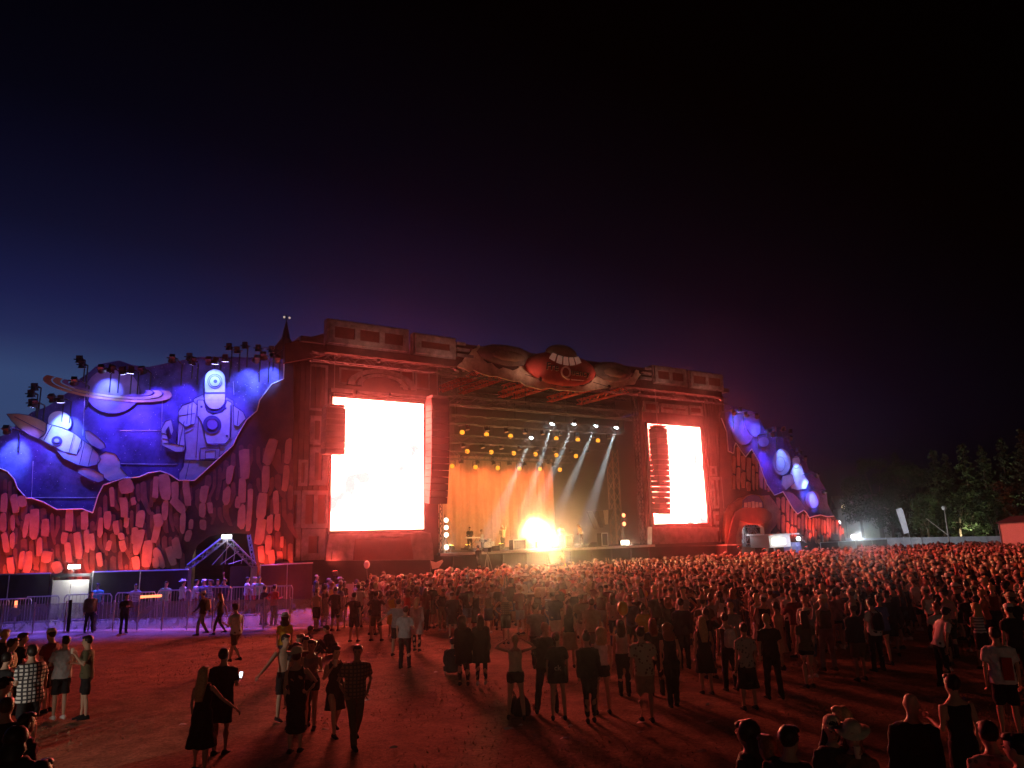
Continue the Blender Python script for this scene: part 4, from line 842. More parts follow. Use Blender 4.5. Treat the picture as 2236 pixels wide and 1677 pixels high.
# small leafless pole tree with a lamp
b = gnd(2055, 1195); b = Vector((88, 88*b.y/b.x, 0)); top = onplane(2062, 1112, Vector((88, 0, 0)), Vector((1, 0, 0)))
t = thing('lamp_mast', 'bare crooked mast with a small pale lamp in front of the pines', 'mast', (88, top.y, 0)); q = MB(); q.tube((88, top.y, 0), top, .09, .05); q.build('pole', mat('mast_grey', (.4, .36, .33), .7), t)
q = MB(); q.tube((88, top.y, top.z*.45), (88, top.y+2.2, top.z*.82), .05, .03); q.build('side_arm', mat('mast_grey', (.4, .36, .33), .7), t); q = MB(); q.ball(top+Vector((0, 0, .15)), .28, 8, 6); q.build('lamp_head', M_WHITE, t)
# pink-lit white tent at the frame's right edge
px0 = onplane(2182, 1143, Vector((72, 0, 0)), Vector((1, 0, 0)))
t = thing('market_tent', 'big white canvas tent wall glowing pink at the edge of the crowd', 'tent', (72, px0.y-4, 0)); q = MB()
q.add([(72, px0.y, 0), (72, px0.y-9, 0), (72, px0.y-9, px0.z+.35), (72, px0.y, px0.z), (78, px0.y, 0), (78, px0.y-9, 0), (78, px0.y-9, px0.z+.35), (78, px0.y, px0.z)], [(0, 1, 2, 3), (7, 6, 5, 4), (0, 3, 7, 4), (1, 5, 6, 2), (3, 2, 6, 7)]); q.build('canvas_wall', mat('white_canvas', (.75, .72, .70), .8, var=.06), t)
q = MB(); q.add([(71.6, px0.y+.3, px0.z-.02), (71.6, px0.y-9, px0.z+.33), (75, px0.y-9, px0.z+1.0), (75, px0.y+.3, px0.z+.6), (78.3, px0.y-9, px0.z+.33), (78.3, px0.y+.3, px0.z-.02)], [(0, 1, 2, 3), (3, 2, 4, 5)]); q.build('canvas_roof', mat('dark_canvas', (.2, .2, .2), .8), t)
q = MB(); q.tube((71.95, px0.y+.04, 0), (71.95, px0.y+.04, px0.z), .05); q.build('tent_pole', M_GALV, t)
# lamp masts and a far house with lit windows behind the backdrop
for px_k, dist, lb, pw_, c_ in (((1863, 1172), 84, 'thin mast with a white lamp by the end of the hoarding', 0, (1, .95, .85)), ((1832, 1141), 110, 'far white street lamp beyond the red rocks', 0, (1, 1, 1)), ((1843, 1107), 150, 'far yellow street lamp among the dark trees', 0, (1, .8, .35))):
    d_ = ray(*px_k); p = CAM+d_*dist; t = thing('street_lamp', lb, 'lamp', (p.x, p.y, 0)); q = MB(); q.tube((p.x, p.y, 0), (p.x, p.y, p.z-.1), .08, .05); q.build('pole', M_DARKSTEEL, t)
    q = MB(); q.ball(p, .3 if dist < 140 else .5, 10, 8); q.build('lamp_globe', mat('globe_'+str(dist), (.5, .5, .5), .4, emit=c_, es=2.2, var=0), t)
    if dist == 84: lampp('lamp_light', t, p+Vector((.6, -.3, -.2)), 2200, (.9, .93, 1), .3)
d_ = ray(1885, 1160); p = CAM+d_*185; t = thing('far_house', 'far dark house with dim lit windows beyond the field', 'house', (p.x, p.y, 0)); rz_ = Matrix.Rotation(R_(-50), 3, 'Z')
q = MB(); q.box((p.x, p.y, 4), (12, 9, 8), 0, rz_); q.build('wall', mat('house_wall', (.3, .27, .22), .8), t)
q = MB(); q.add([Vector((p.x, p.y, 8))+rz_ @ Vector(v) for v in ((-6.4, -5, 0), (6.4, -5, 0), (6.4, 5, 0), (-6.4, 5, 0), (-6.4, 0, 3.4), (6.4, 0, 3.4))], [(0, 1, 5, 4), (2, 3, 4, 5), (0, 4, 3), (1, 2, 5)]); q.build('roof', mat('house_roof', (.08, .04, .03), .8), t)
for k in range(4):
    q = MB(); q.box(Vector((p.x, p.y, 6.0 if k < 3 else 3))+rz_ @ Vector((-4+2.6*k if k < 3 else -1, -4.53, 0)), (1.2, .1, 1.1), 0, rz_); q.build('window', mat('dim_window', (.3, .3, .25), .4, emit=(.8, .85, .7), es=.16, var=0), t)

# unseen fill lamps added behind the hoarding to brighten the wood
for x, y, pw_, tg_ in ((97.5, 57, 1800, (112, 62, 9)), (98.5, 47, 3600, (106, 50, 10)), (96.5, 37.5, 3000, (100, 38, 11))):
    t = thing('tree_fill', 'added fill lamp hidden behind the hoarding shining into the trees', 'lamp', (x, y, 0), 'added fill lamps under the trees'); q = MB(); q.box((x, y, .35), (.5, .5, .4)); q.tube((x, y, 0), (x, y, .3), .06); q.build('housing', M_LAMPB, t); q = MB(); q.box((x+.1, y, .57), (.36, .36, .02)); q.build('lens', M_LAMPW, t); spot('flood', t, (x, y, .7), tg_, pw_, (1, .95, .6), 110, .8, .3)
# ---- trees
def leaf_mesh(name, pts, size, seed, mati):
    r = np.random.default_rng(seed); N = len(pts)
    a = r.normal(size=(N, 3)); a /= np.linalg.norm(a, axis=1)[:, None]; b = np.cross(a, r.normal(size=(N, 3))); b /= np.linalg.norm(b, axis=1)[:, None]
    s = size*r.uniform(.6, 1.4, N)[:, None]
    V = np.stack([pts-a*s*.5, pts+b*s*.32, pts+a*s*.6, pts-b*s*.32], 1).reshape(-1, 3)
    me = bpy.data.meshes.new(name); me.from_pydata(V.tolist(), [], np.arange(4*N).reshape(-1, 4).tolist()); me.materials.append(mati); return me
M_NEED = mat('pine_needles', (.055, .085, .035), .8, col2=(.025, .04, .018), scale=.25); M_LEAF = mat('broad_leaves', (.05, .085, .03), .8, col2=(.02, .035, .012), scale=.3); M_BARK = mat('bark', (.10, .075, .055), .9)
def pine(seed, H=20, R=3.6, n=4200):
    r = np.random.default_rng(seed); t = thing('pine_tree', 'x', 'tree'); q = MB()
    q.tube((0, 0, 0), (0.15, 0, H*.55), .32, .18, 8); q.tube((.15, 0, H*.55), (0, .1, H*.97), .18, .03, 8)
    P = []
    nb = 64
    for k in range(nb):
        f = (k+r.random()*.8)/nb; z = H*(.10+.88*f); L = R*(1-f)**.75*(.65+.6*r.random())+.25; az = k*2.4+r.random(); dz = -.25*L+.1*r.normal()
        e = np.array([math.cos(az)*L, math.sin(az)*L, z+dz]); s = np.array([0, 0, z])
        if k % 2 == 0: q.tube(s, e*.9+s*.1, .05, .01, 4)
        m_ = int(n/nb*(.35+1.3*(1-f))); u = r.random(m_)**.7
        p = s+(e-s)*u[:, None]; p += r.normal(size=(m_, 3))*np.array([.32, .32, .2])*(1.05-.35*u[:, None])*(.5+.6*(1-f)); p[:, 2] -= np.abs(r.normal(0, .25, m_))*u; P.append(p)
    q.build('trunk', M_BARK, t); me = leaf_mesh('crown', np.concatenate(P), .42, seed, M_NEED); o = bpy.data.objects.new('crown', me); COL.objects.link(o); o.parent = t; return t
def broad(seed, H=15, R=4.5, n=4200):
    r = np.random.default_rng(seed); t = thing('broadleaf_tree', 'x', 'tree'); q = MB(); q.tube((0, 0, 0), (.2, .1, H*.45), .35, .22, 8); P = []
    for k in range(26):
        az = r.random()*2*PI; ph = r.random(); c = np.array([math.cos(az)*R*.72*ph**.5, math.sin(az)*R*.72*ph**.5, H*(.38+.55*r.random())]); c[:2] *= 1-.5*abs(c[2]/H-.6)
        if k % 2 == 0: q.tube((.15, .1, H*.35), c, .1, .03, 5)
        m_ = n//26; s = r.uniform(.8, 1.6); d_ = r.normal(size=(m_, 3)); d_ /= np.linalg.norm(d_, axis=1)[:, None]; P.append(c+d_*s*(r.random(m_)**.4)[:, None]*np.array([1, 1, .8]))
    q.build('trunk', M_BARK, t); me = leaf_mesh('crown', np.concatenate(P), .38, seed, M_LEAF); o = bpy.data.objects.new('crown', me); COL.objects.link(o); o.parent = t; return t
protos = {'p0': (pine(1), 20), 'p1': (pine(2, 20, 3.0), 20), 'b0': (broad(3), 15), 'b1': (broad(4, 15, 5.2), 15)}
used = set()
trees = [('b0', 1868, 1035, 150, 'low dark tree standing behind the far street lamps'), ('b1', 1905, 990, 142, 'dark broad tree, tallest of the black clump beyond the hoarding'), ('p1', 1952, 983, 138, 'dark pointed pine rising behind the leaning white banner'), ('b0', 1990, 1000, 132, 'dark leafy tree between the banner and the pines'),
         ('p0', 2035, 975, 122, 'slim pale green pine behind the bare crooked mast'), ('p1', 2062, 985, 128, 'dark pine filling the gap behind the crooked mast'), ('p0', 2098, 962, 118, 'full pale pine with drooping boughs, next but one to the mast'), ('b1', 2080, 1060, 110, 'low dark bush tree at the foot of the pines'), ('p1', 2140, 968, 116, 'narrow pine rising above the hoarding fence'),
         ('p0', 2182, 950, 106, 'tall pine rising straight behind the pink tent corner'), ('b0', 2160, 1070, 104, 'dark undergrowth tree behind the pink tent'), ('b1', 2225, 1035, 84, 'bright green leafy tree close behind the pink tent'), ('p1', 2228, 930, 98, 'tallest pine at the edge of the wood over the tent'), ('b0', 2270, 950, 100, 'broad tree closing the wood beyond the tent'), ('b1', 1935, 1060, 128, 'low black shrub tree behind the banner pole'), ('b0', 2015, 1070, 118, 'low black shrub tree between mast and banner')]
for k, (pt, x, y, dist, lb) in enumerate(trees):
    pr, H = protos[pt]; o = pr if pt not in used else copy_tree(pr); used.add(pt)
    d_ = ray(x, y); d_ = d_/math.hypot(d_.x, d_.y); p = CAM+d_*dist
    s = p.z/H; o.location = (p.x, p.y, 0); o.scale = (min(1.35, s)*1.05, min(1.35, s)*1.05, s); o.rotation_euler = (0, 0, k*1.7); tag(o, lb, 'tree', 'trees beyond the hoarding')
# steeple behind the stage
d_ = ray(626, 690); p = CAM+d_*(80/d_.y); t = thing('church_steeple', 'thin dark steeple with cross and two small lights rising behind the stage tower', 'steeple', (p.x, p.y, 0))
zb_ = onY(626, 745, 80).z
q = MB(); q.box((p.x, p.y, zb_/2-.8), (2.6, 2.6, zb_-1.6)); q.build('tower', mat('dark_stone', (.08, .07, .07), .9), t)
q = MB(); q.tube((p.x, p.y, zb_-1.7), (p.x, p.y, zb_+.2), 1.8, .55, 8); q.tube((p.x, p.y, zb_+.2), (p.x, p.y, zb_+2.2), .5, .09, 8); q.build('spire', mat('dark_slate', (.04, .035, .04), .7), t)
q = MB(); q.tube((p.x, p.y, zb_+2.1), (p.x, p.y, p.z+.15), .05); q.box((p.x, p.y, p.z-.35), (.8, .06, .06)); q.build('cross', M_DARKSTEEL, t)
for s_ in (-.3, .3): q = MB(); q.ball((p.x+s_, p.y-.1, p.z-.2), .13, 8, 6); q.build('marker_lamp', mat('steeple_glow', (.5, .4, .3), .4, emit=(1, .8, .6), es=.5, var=0), t)
q = MB(); q.tube((p.x-2.6, p.y, zb_-1.0), (p.x-.6, p.y, zb_-1.0), .04); q.build('side_rod', M_DARKSTEEL, t)
# ================================================================== people
ARMS = {'down': ((.05, -.02, -.29), (.05, .05, -.54)), 'pocket': ((.11, -.08, -.28), (.02, .06, -.47)), 'hold': ((.06, .0, -.29), (.0, .25, -.22)), 'chest': ((.09, .03, -.28), (-.15, .19, -.20)), 'drink': ((.11, .09, -.26), (-.02, .25, -.02)),
        'up': ((.10, .06, .25), (.06, .10, .52)), 'head': ((.31, .02, .07), (.05, -.03, .22)), 'hip': ((.22, -.09, -.22), (.05, .04, -.38)), 'out': ((.21, .02, -.21), (.43, .08, -.38)), 'back': ((.10, -.14, -.25), (-.10, -.17, -.42)), 'swing': ((.05, .12, -.27), (.04, .30, -.43)), 'swingb': ((.06, -.15, -.26), (.07, -.20, -.51)), 'guitar': ((.16, -.03, -.26), (-.06, .20, -.34)), 'neck': ((.16, .12, -.22), (.34, .28, -.10))}
def ringpts(c, q, rx, ry, n): return [Vector(c)+q @ Vector((rx*math.cos(2*PI*i/n), ry*math.sin(2*PI*i/n), 0)) for i in range(n)]
def limb(mb, pts, rad, n=8, mi=0):
    pts = [Vector(p) for p in pts]; rings = []
    for i, p in enumerate(pts):
        t = (pts[min(i+1, len(pts)-1)]-pts[max(i-1, 0)]).normalized(); q = t.to_track_quat('Z', 'X'); r = rad[i]
        rings.append(ringpts(p, q, *(r if hasattr(r, '__len__') else (r, r)), n))
    mb.loft(rings, mi)
def skeleton(s):
    f = s.get('fem', 0); J = {}; hz_ = .93; knee = {}; ank = {}; pose = s.get('pose', 'stand')
    for k, sg in (('L', -1), ('R', 1)):
        sp = s.get('spread', .11)
        if pose == 'sit': hz_ = .14; knee[k] = Vector((sg*.16, .36, .44)); ank[k] = Vector((sg*.13, .62, .08))
        elif pose == 'stool': hz_ = .56; knee[k] = Vector((sg*.2, .42, .53)); ank[k] = Vector((sg*.2, .44, .09))
        elif pose == 'walk':
            d = .30*sg*s.get('step', 1); ank[k] = Vector((sg*.07, d, .09+(.10 if d < 0 else 0))); knee[k] = Vector((sg*.09, d*.5+.08, .50)); hz_ = .90
        else:
            dy = .06*sg*s.get('step', .5); ank[k] = Vector((sg*sp, dy, .09)); knee[k] = Vector((sg*(sp+.09)/2*1.02, dy*.5+.02, .50))
    J['hip'] = Vector((0, 0, hz_)); lean = s.get('lean', 0.04); tw = s.get('twist', 0.0)
    Rm = Matrix.Rotation(s.get('sway', 0), 3, 'Y') @ Matrix.Rotation(-lean, 3, 'X') @ Matrix.Rotation(tw, 3, 'Z')
    def T(x, y, z): return J['hip']+Rm @ Vector((x, y, z-.93))     # torso frame, z as if standing
    J['T'] = T; J['R'] = Rm; J['knee'] = knee; J['ank'] = ank; sw = .165 if f else .19; J['sh'] = {}; J['el'] = {}; J['wr'] = {}
    for k, sg in (('L', -1), ('R', 1)):
        a = ARMS[s.get('arm'+k, 'down')]; J['sh'][k] = T(sg*sw, 0, 1.415)
        J['el'][k] = T(sg*(sw+a[0][0]), a[0][1], 1.415+a[0][2]); J['wr'][k] = T(sg*(sw+a[1][0]), a[1][1], 1.415+a[1][2])
    J['hipj'] = {k: J['hip']+Vector((sg*.092, 0, -.02)) for k, sg in (('L', -1), ('R', 1))}
    nod = s.get('nod', .05); yaw = s.get('look', 0); Hm = Rm @ Matrix.Rotation(yaw, 3, 'Z') @ Matrix.Rotation(-nod, 3, 'X'); base = T(0, .005, 1.52)
    J['H'] = lambda x, y, z: base+Hm @ Vector((x, y, z-1.52)); J['Hm'] = Hm
    return J
TM = [(.84, .13, .105, 0), (.92, .168, .118, 0), (1.0, .158, .112, 0), (1.10, .142, .10, 0), (1.22, .158, .112, .008), (1.33, .178, .118, .01), (1.41, .165, .098, 0), (1.46, .10, .075, 0), (1.50, .058, .058, .0), (1.56, .054, .056, .008)]
TF = [(.84, .135, .11, 0), (.92, .178, .125, -.01), (1.0, .162, .115, 0), (1.10, .125, .092, 0), (1.22, .138, .105, .015), (1.32, .152, .122, .02), (1.41, .142, .088, 0), (1.46, .085, .068, 0), (1.50, .05, .052, 0), (1.56, .046, .05, .008)]
HEAD = [(1.525, .036, .05, .03), (1.55, .055, .075, .022), (1.59, .066, .09, .012), (1.64, .074, .099, .004), (1.69, .076, .101, -.004), (1.73, .064, .085, -.008), (1.753, .034, .048, -.008)]
def build_parts(s, n=10, fine=True):
    """closed solids for skin, top, bottom, hair, shoes in the person's own frame, facing +Y, 1.75 m tall"""
    J = skeleton(s); T, H = J['T'], J['H']; f = s.get('fem', 0); tor = TF if f else TM; P = {}; fat = s.get('fat', 1.0)
    def trings(zs, inf, sx=1, n_=n):
        out = []
        for z, rx, ry, yo in zs: out.append([T((rx*fat+inf)*sx*math.cos(2*PI*i/n_), (ry*fat+inf)*math.sin(2*PI*i/n_)+yo, z) for i in range(n_)])
        return out
    b = MB(); b.loft(trings(tor, 0)); b.loft([[H(rx*math.cos(2*PI*i/n), ry*math.sin(2*PI*i/n)+yo, z) for i in range(n)] for z, rx, ry, yo in HEAD])
    lt = {}
    for k, sg in (('L', -1), ('R', 1)):
        h, kn, an = J['hipj'][k], J['knee'][k], J['ank'][k]
        limb(b, [h, h.lerp(kn, .45), kn, kn.lerp(an, .32)+Vector((0, -.012, 0)), an, an+Vector((0, 0, -.05))], [.086*fat, .078*fat, .054, .056, .036, .04], max(6, n-2))
        sh, el, wr = J['sh'][k], J['el'][k], J['wr'][k]
        limb(b, [sh, sh.lerp(el, .5), el, el.lerp(wr, .35), wr], [.05, .046, .037, .038, .026] if not f else [.042, .039, .032, .032, .023], max(6, n-2))
        d = (wr-el).normalized(); limb(b, [wr, wr+d*.045, wr+d*.09], [(.024, .03), (.02, .042), (.015, .036)], 6)
    if fine:
        limb(b, [H(0, .10, 1.665), H(0, .115, 1.64), H(0, .125, 1.622), H(0, .10, 1.612)], [.010, .013, .017, .012], 6)
        for sg in (-1, 1): b.ball(H(sg*.079, -.005, 1.635), (.013, .022, .032), 6, 5)
    P['body'] = b
    # fingers kept apart from the fused body so they stay separate
    fg = MB()
    if fine:
        for k, sg in (('L', -1), ('R', 1)):
            el, wr = J['el'][k], J['wr'][k]; d = (wr-el).normalized(); side = d.cross(Vector((sg, .3, .1))).normalized(); pal = side.cross(d)*sg
            for j, ln in enumerate((.062, .072, .066, .05)):
                r0 = wr+d*.085+side*(.027-.018*j); mid = r0+d*ln*.5-pal*.012; limb(fg, [r0, mid, mid+d*ln*.35-pal*.03], [.0095, .0085, .007], 5)
            r0 = wr+d*.03+side*.034; limb(fg, [r0, r0+d*.035+side*.02, r0+d*.065+side*.018-pal*.015], [.011, .010, .008], 5)
    P['fingers'] = fg
    # shoes
    sh_ = MB()
    for k, sg in (('L', -1), ('R', 1)):
        a = J['ank'][k]; z0 = a.z-.09; q = 1.0
        rings = []
        for y, w, h_ in ((-.075, .03, .06), (-.055, .042, .10), (0, .044, .105), (.07, .047, .07), (.13, .046, .052), (.175, .032, .035)):
            rings.append([Vector((a.x+w*math.cos(u), a.y+y, z0+h_/2+h_/2*math.sin(u))) for u in np.linspace(0, 2*PI, 8, endpoint=False)])
        sh_.loft(rings)
        P['shoe'+k] = sh_; sh_ = MB()
    P['shoes'] = MB(); P['shoes'].add(P['shoeL'].v, P['shoeL'].f).add(P['shoeR'].v, P['shoeR'].f)
    # top
    kind = s.get('top', 'tee'); tp = MB(); long = kind in ('long', 'jacket', 'coat'); inf = {'tee': .022, 'tank': .014, 'long': .022, 'jacket': .036, 'coat': .045, 'none': 0, 'loose': .04}.get(kind, .02)
    if kind not in ('none', 'dress'):
        zs = [t for t in tor if max(.84, s.get('hem', .94 if kind == 'tank' else .86)) < t[0] <= 1.47]; lo = s.get('hem', .94 if kind == 'tank' else .86)
        zs = [(lo, zs[0][1]*1.02, zs[0][2]*1.02, zs[0][3])]+[(z, max(rx, .150 if not f else .135) if kind != 'tank' else rx, ry, yo) for z, rx, ry, yo in zs]
        if kind == 'tank': zs = [z for z in zs if z[0] < 1.42]
        if kind == 'coat': zs = [(.55, .20, .16, 0)]+zs
        tp.loft(trings(zs, inf))
        if kind != 'tank':
            for k in 'LR':
                sh, el, wr = J['sh'][k], J['el'][k], J['wr'][k]
                if long: limb(tp, [sh, sh.lerp(el, .5), el, el.lerp(wr, .5), wr], [.066, .060, .052, .047, .042], 8)
                else: limb(tp, [sh, sh.lerp(el, .4), sh.lerp(el, .72)], [.066, .064, .066 if kind != 'loose' else .075], 8)
        else:
            for sg in (-1, 1): limb(tp, [T(sg*.10, .06, 1.36), T(sg*.10, .0, 1.455), T(sg*.10, -.06, 1.36)], [.024, .024, .024], 6)
    P['top'] = tp
    bt = MB(); kb = s.get('bottom', 'jeans')
    if kind == 'dress' or kb == 'skirt':
        hem = s.get('skirt', .52); w0 = 1.44 if kind == 'dress' else 1.02
        zs = [t for t in tor if .9 < t[0] <= w0]; fl = s.get('flare', .09)
        R = [[T((rx+.018)*math.cos(2*PI*i/n), (ry+.018)*math.sin(2*PI*i/n)+yo, z) for i in range(n)] for z, rx, ry, yo in zs]
        low = []
        for fr in (1, .66, .33):
            z = hem+(.9-hem)*(1-fr); wv = s.get('wave', .012)
            low.append([Vector(((.17+fl*fr+wv*fr*math.sin(5*u))*math.cos(u), (.125+fl*fr+wv*fr*math.sin(5*u))*math.sin(u)-.0, z)) + Vector((J['hip'].x, J['hip'].y, 0)) for u in [2*PI*i/n for i in range(n)]])
        bt.loft(low+R)
        if kind == 'dress':
            for sg in (-1, 1): limb(bt, [T(sg*.10, .06, 1.40), T(sg*.10, .0, 1.46), T(sg*.10, -.06, 1.40)], [.026, .026, .026], 6)
    elif kb != 'none':
        bt.loft(trings([(.83, .12, .10, 0)]+[t for t in tor if .84 < t[0] < 1.06], .024 if s.get('top') == 'tank' else .016))
        for k in 'LR':
            h, kn, an = J['hipj'][k], J['knee'][k], J['ank'][k]
            if kb == 'shorts': limb(bt, [h, h.lerp(kn, .5), h.lerp(kn, .93)], [.104, .098, .092], 8)
            elif kb == 'hot': limb(bt, [h, h.lerp(kn, .22), h.lerp(kn, .38)], [.102, .100, .098], 8)
            elif kb == 'tight': limb(bt, [h, h.lerp(kn, .5), kn, kn.lerp(an, .35), kn.lerp(an, .93)], [.094, .086, .064, .064, .046], 8)
            else: limb(bt, [h, h.lerp(kn, .5), kn, kn.lerp(an, .4), an+Vector((0, 0, -.02))], [.102, .094, .074, .070, .062], 8)
    P['bottom'] = bt
    hr = MB(); hk = s.get('hair', 'short')
    jr = random.Random(int(1000*(s.get('fat', 1)+s.get('spread', .1)+s.get('look', 0)))+len(hk))
    def hb(c, r, n_=n+2, k_=7): # tousled ball in head frame
        rings = []
        for j in range(1, k_):
            a = PI*j/k_; rings.append([H(c[0]+r[0]*math.sin(a)*math.cos(2*PI*i/n_)*jr.uniform(.95, 1.1), c[1]+r[1]*math.sin(a)*math.sin(2*PI*i/n_)*jr.uniform(.95, 1.1), c[2]-r[2]*math.cos(a)*jr.uniform(.96, 1.08)) for i in range(n_)])
        hr.loft(rings)
    if hk != 'bald': hb((0, -.026, 1.668), (.087, .098, .102)); hb((0, .03, 1.728), (.07, .07, .042))
    if hk in ('long', 'curly', 'verylong'):
        lo = {'long': 1.36, 'curly': 1.40, 'verylong': 1.18}[hk]; wd = .105 if hk != 'curly' else .13
        R = []
        for z, w, dp, y in ((1.70, .085, .07, -.04), (1.62, .096, .066, -.05), (1.52, wd, .06, -.065), ((1.52+lo)/2, wd, .052, -.095), (lo, wd*.62, .03, -.115)):
            yy = y if z > 1.5 else y
            R.append([(H if z > 1.48 else T)(w*math.cos(u)*(1+.05*math.sin(7*u+z*30)), yy+dp*math.sin(u), z) for u in [2*PI*i/(n+2) for i in range(n+2)]])
        hr.loft(list(reversed(R)))
        if hk == 'curly': hb((0, -.04, 1.66), (.125, .115, .12))
    if hk == 'pony': limb(hr, [H(0, -.10, 1.70), H(0, -.15, 1.66), H(0, -.15, 1.56), H(0, -.12, 1.47)], [.026, .036, .032, .012], 7)
    if hk == 'bun': hb((0, -.06, 1.775), (.045, .045, .042), 8, 6)
    P['hair'] = hr
    ht = MB(); hatk = s.get('hat')
    if hatk == 'brim':
        R = [[H(r*math.cos(u)*1.0, r*1.08*math.sin(u)-.01, z+.02*math.cos(2*u)*(1 if r > .13 else 0)) for u in np.linspace(0, 2*PI, 18, endpoint=False)] for r, z in ((.10, 1.70), (.19, 1.715), (.192, 1.722), (.105, 1.725), (.098, 1.78), (.07, 1.815), (.03, 1.82))]
        ht.loft(R)
    if hatk == 'cap':
        R = [[H(r*math.cos(u), r*1.18*math.sin(u)-.01, z) for u in np.linspace(0, 2*PI, 14, endpoint=False)] for r, z in ((.090, 1.685), (.093, 1.71), (.085, 1.75), (.05, 1.782), (.01, 1.79))]
        ht.loft(R); sgn = -1 if s.get('capback') else 1
        ht.slab([H(x, sgn*(.085+y), 1.695-.08*y) for x, y in ((-.075, 0), (-.06, .06), (0, .085), (.06, .06), (.075, 0))], J['Hm'] @ Vector((0, 0, 1)), .008)
    P['hat'] = ht
    fc = MB()
    if fine:
        for sg in (-1, 1): fc.ball(H(sg*.031, .092, 1.648), (.014, .008, .008), 6, 5); fc.box(H(sg*.031, .097, 1.672), (.034, .008, .007))
    P['eyes'] = fc; mo = MB()
    if fine: mo.box(H(0, .103, 1.572), (.044, .008, .010))
    P['mouth'] = mo
    return P, J
COLS = {'black': (.012, .012, .014), 'dark': (.03, .028, .03), 'white': (.62, .61, .60), 'grey': (.26, .26, .27), 'lightgrey': (.42, .42, .43), 'navy': (.02, .025, .06), 'denim': (.06, .09, .17), 'red': (.38, .035, .03), 'maroon': (.13, .02, .025), 'olive': (.10, .09, .05), 'brown': (.13, .08, .05), 'tan': (.38, .29, .2), 'yellow': (.62, .45, .05), 'green': (.25, .55, .30), 'blue': (.06, .12, .32), 'pink': (.55, .25, .28), 'teal': (.1, .5, .5), 'cream': (.6, .53, .4), 'orange': (.5, .18, .05)}
def cloth(c): return mat('cloth_'+c, COLS[c], .85, var=.2, scale=9, bump=.55)
def pattern(kind):
    nm = 'cloth_'+kind
    if nm in MATS: return MATS[nm]
    m = bpy.data.materials.new(nm); m.use_nodes = True; n, l = m.node_tree.nodes, m.node_tree.links; b = n['Principled BSDF']; b.inputs['Roughness'].default_value = .85
    tc = n.new('ShaderNodeTexCoord')
    if kind in ('check', 'plaid', 'stripe'):
        sep = n.new('ShaderNodeSeparateXYZ'); l.new(tc.outputs['Object'], sep.inputs[0]); outs = []
        for ax, sc in ((0, 48), (2, 48)) if kind != 'stripe' else ((2, 40),):
            w = n.new('ShaderNodeMath'); w.operation = 'MULTIPLY'; w.inputs[1].default_value = sc*2; l.new(sep.outputs[ax], w.inputs[0]); sn = n.new('ShaderNodeMath'); sn.operation = 'SINE'; l.new(w.outputs[0], sn.inputs[0]); g = n.new('ShaderNodeMath'); g.operation = 'GREATER_THAN'; g.inputs[1].default_value = .35; l.new(sn.outputs[0], g.inputs[0]); outs.append(g)
        if len(outs) == 2: mx_ = n.new('ShaderNodeMath'); mx_.operation = 'MAXIMUM'; l.new(outs[0].outputs[0], mx_.inputs[0]); l.new(outs[1].outputs[0], mx_.inputs[1]); outs = [mx_]
        fac = outs[0].outputs[0]; c0, c1 = {'check': ((.6, .6, .58), (.03, .03, .04)), 'plaid': ((.22, .16, .10), (.08, .06, .05)), 'stripe': ((.6, .6, .62), (.08, .08, .14))}[kind]
    else:
        v = n.new('ShaderNodeTexVoronoi'); v.inputs['Scale'].default_value = 14; l.new(tc.outputs['Object'], v.inputs['Vector']); g = n.new('ShaderNodeMath'); g.operation = 'LESS_THAN'; g.inputs[1].default_value = .32; l.new(v.outputs['Distance'], g.inputs[0]); fac = g.outputs[0]; c0, c1 = {'floral': ((.55, .48, .36), (.20, .10, .08)), 'speckle': ((.42, .40, .36), (.16, .15, .14))}[kind]
    mx = n.new('ShaderNodeMix'); mx.data_type = 'RGBA'; l.new(fac, mx.inputs[0]); mx.inputs[6].default_value = c0+(1,); mx.inputs[7].default_value = c1+(1,); l.new(mx.outputs[2], b.inputs['Base Color']); MATS[nm] = m; return m
def cmat(c): return cloth(c) if c in COLS else pattern(c)
SKIN = [mat('skin_fair', (.46, .29, .21), .55, var=.08, scale=8), mat('skin_tan', (.34, .20, .14), .55, var=.08, scale=8)]
HAIRC = {'dark': (.015, .011, .009), 'brown': (.06, .035, .02), 'blond': (.42, .30, .15), 'red': (.22, .07, .03), 'grey': (.3, .29, .28)}
def hmat(c): return mat('hair_'+c, HAIRC[c], .5, var=.35, scale=40, coord='Object')
M_EYE = mat('eye_dark', (.02, .015, .012), .3, var=0); M_LIP = mat('lips', (.22, .08, .07), .5, var=0)

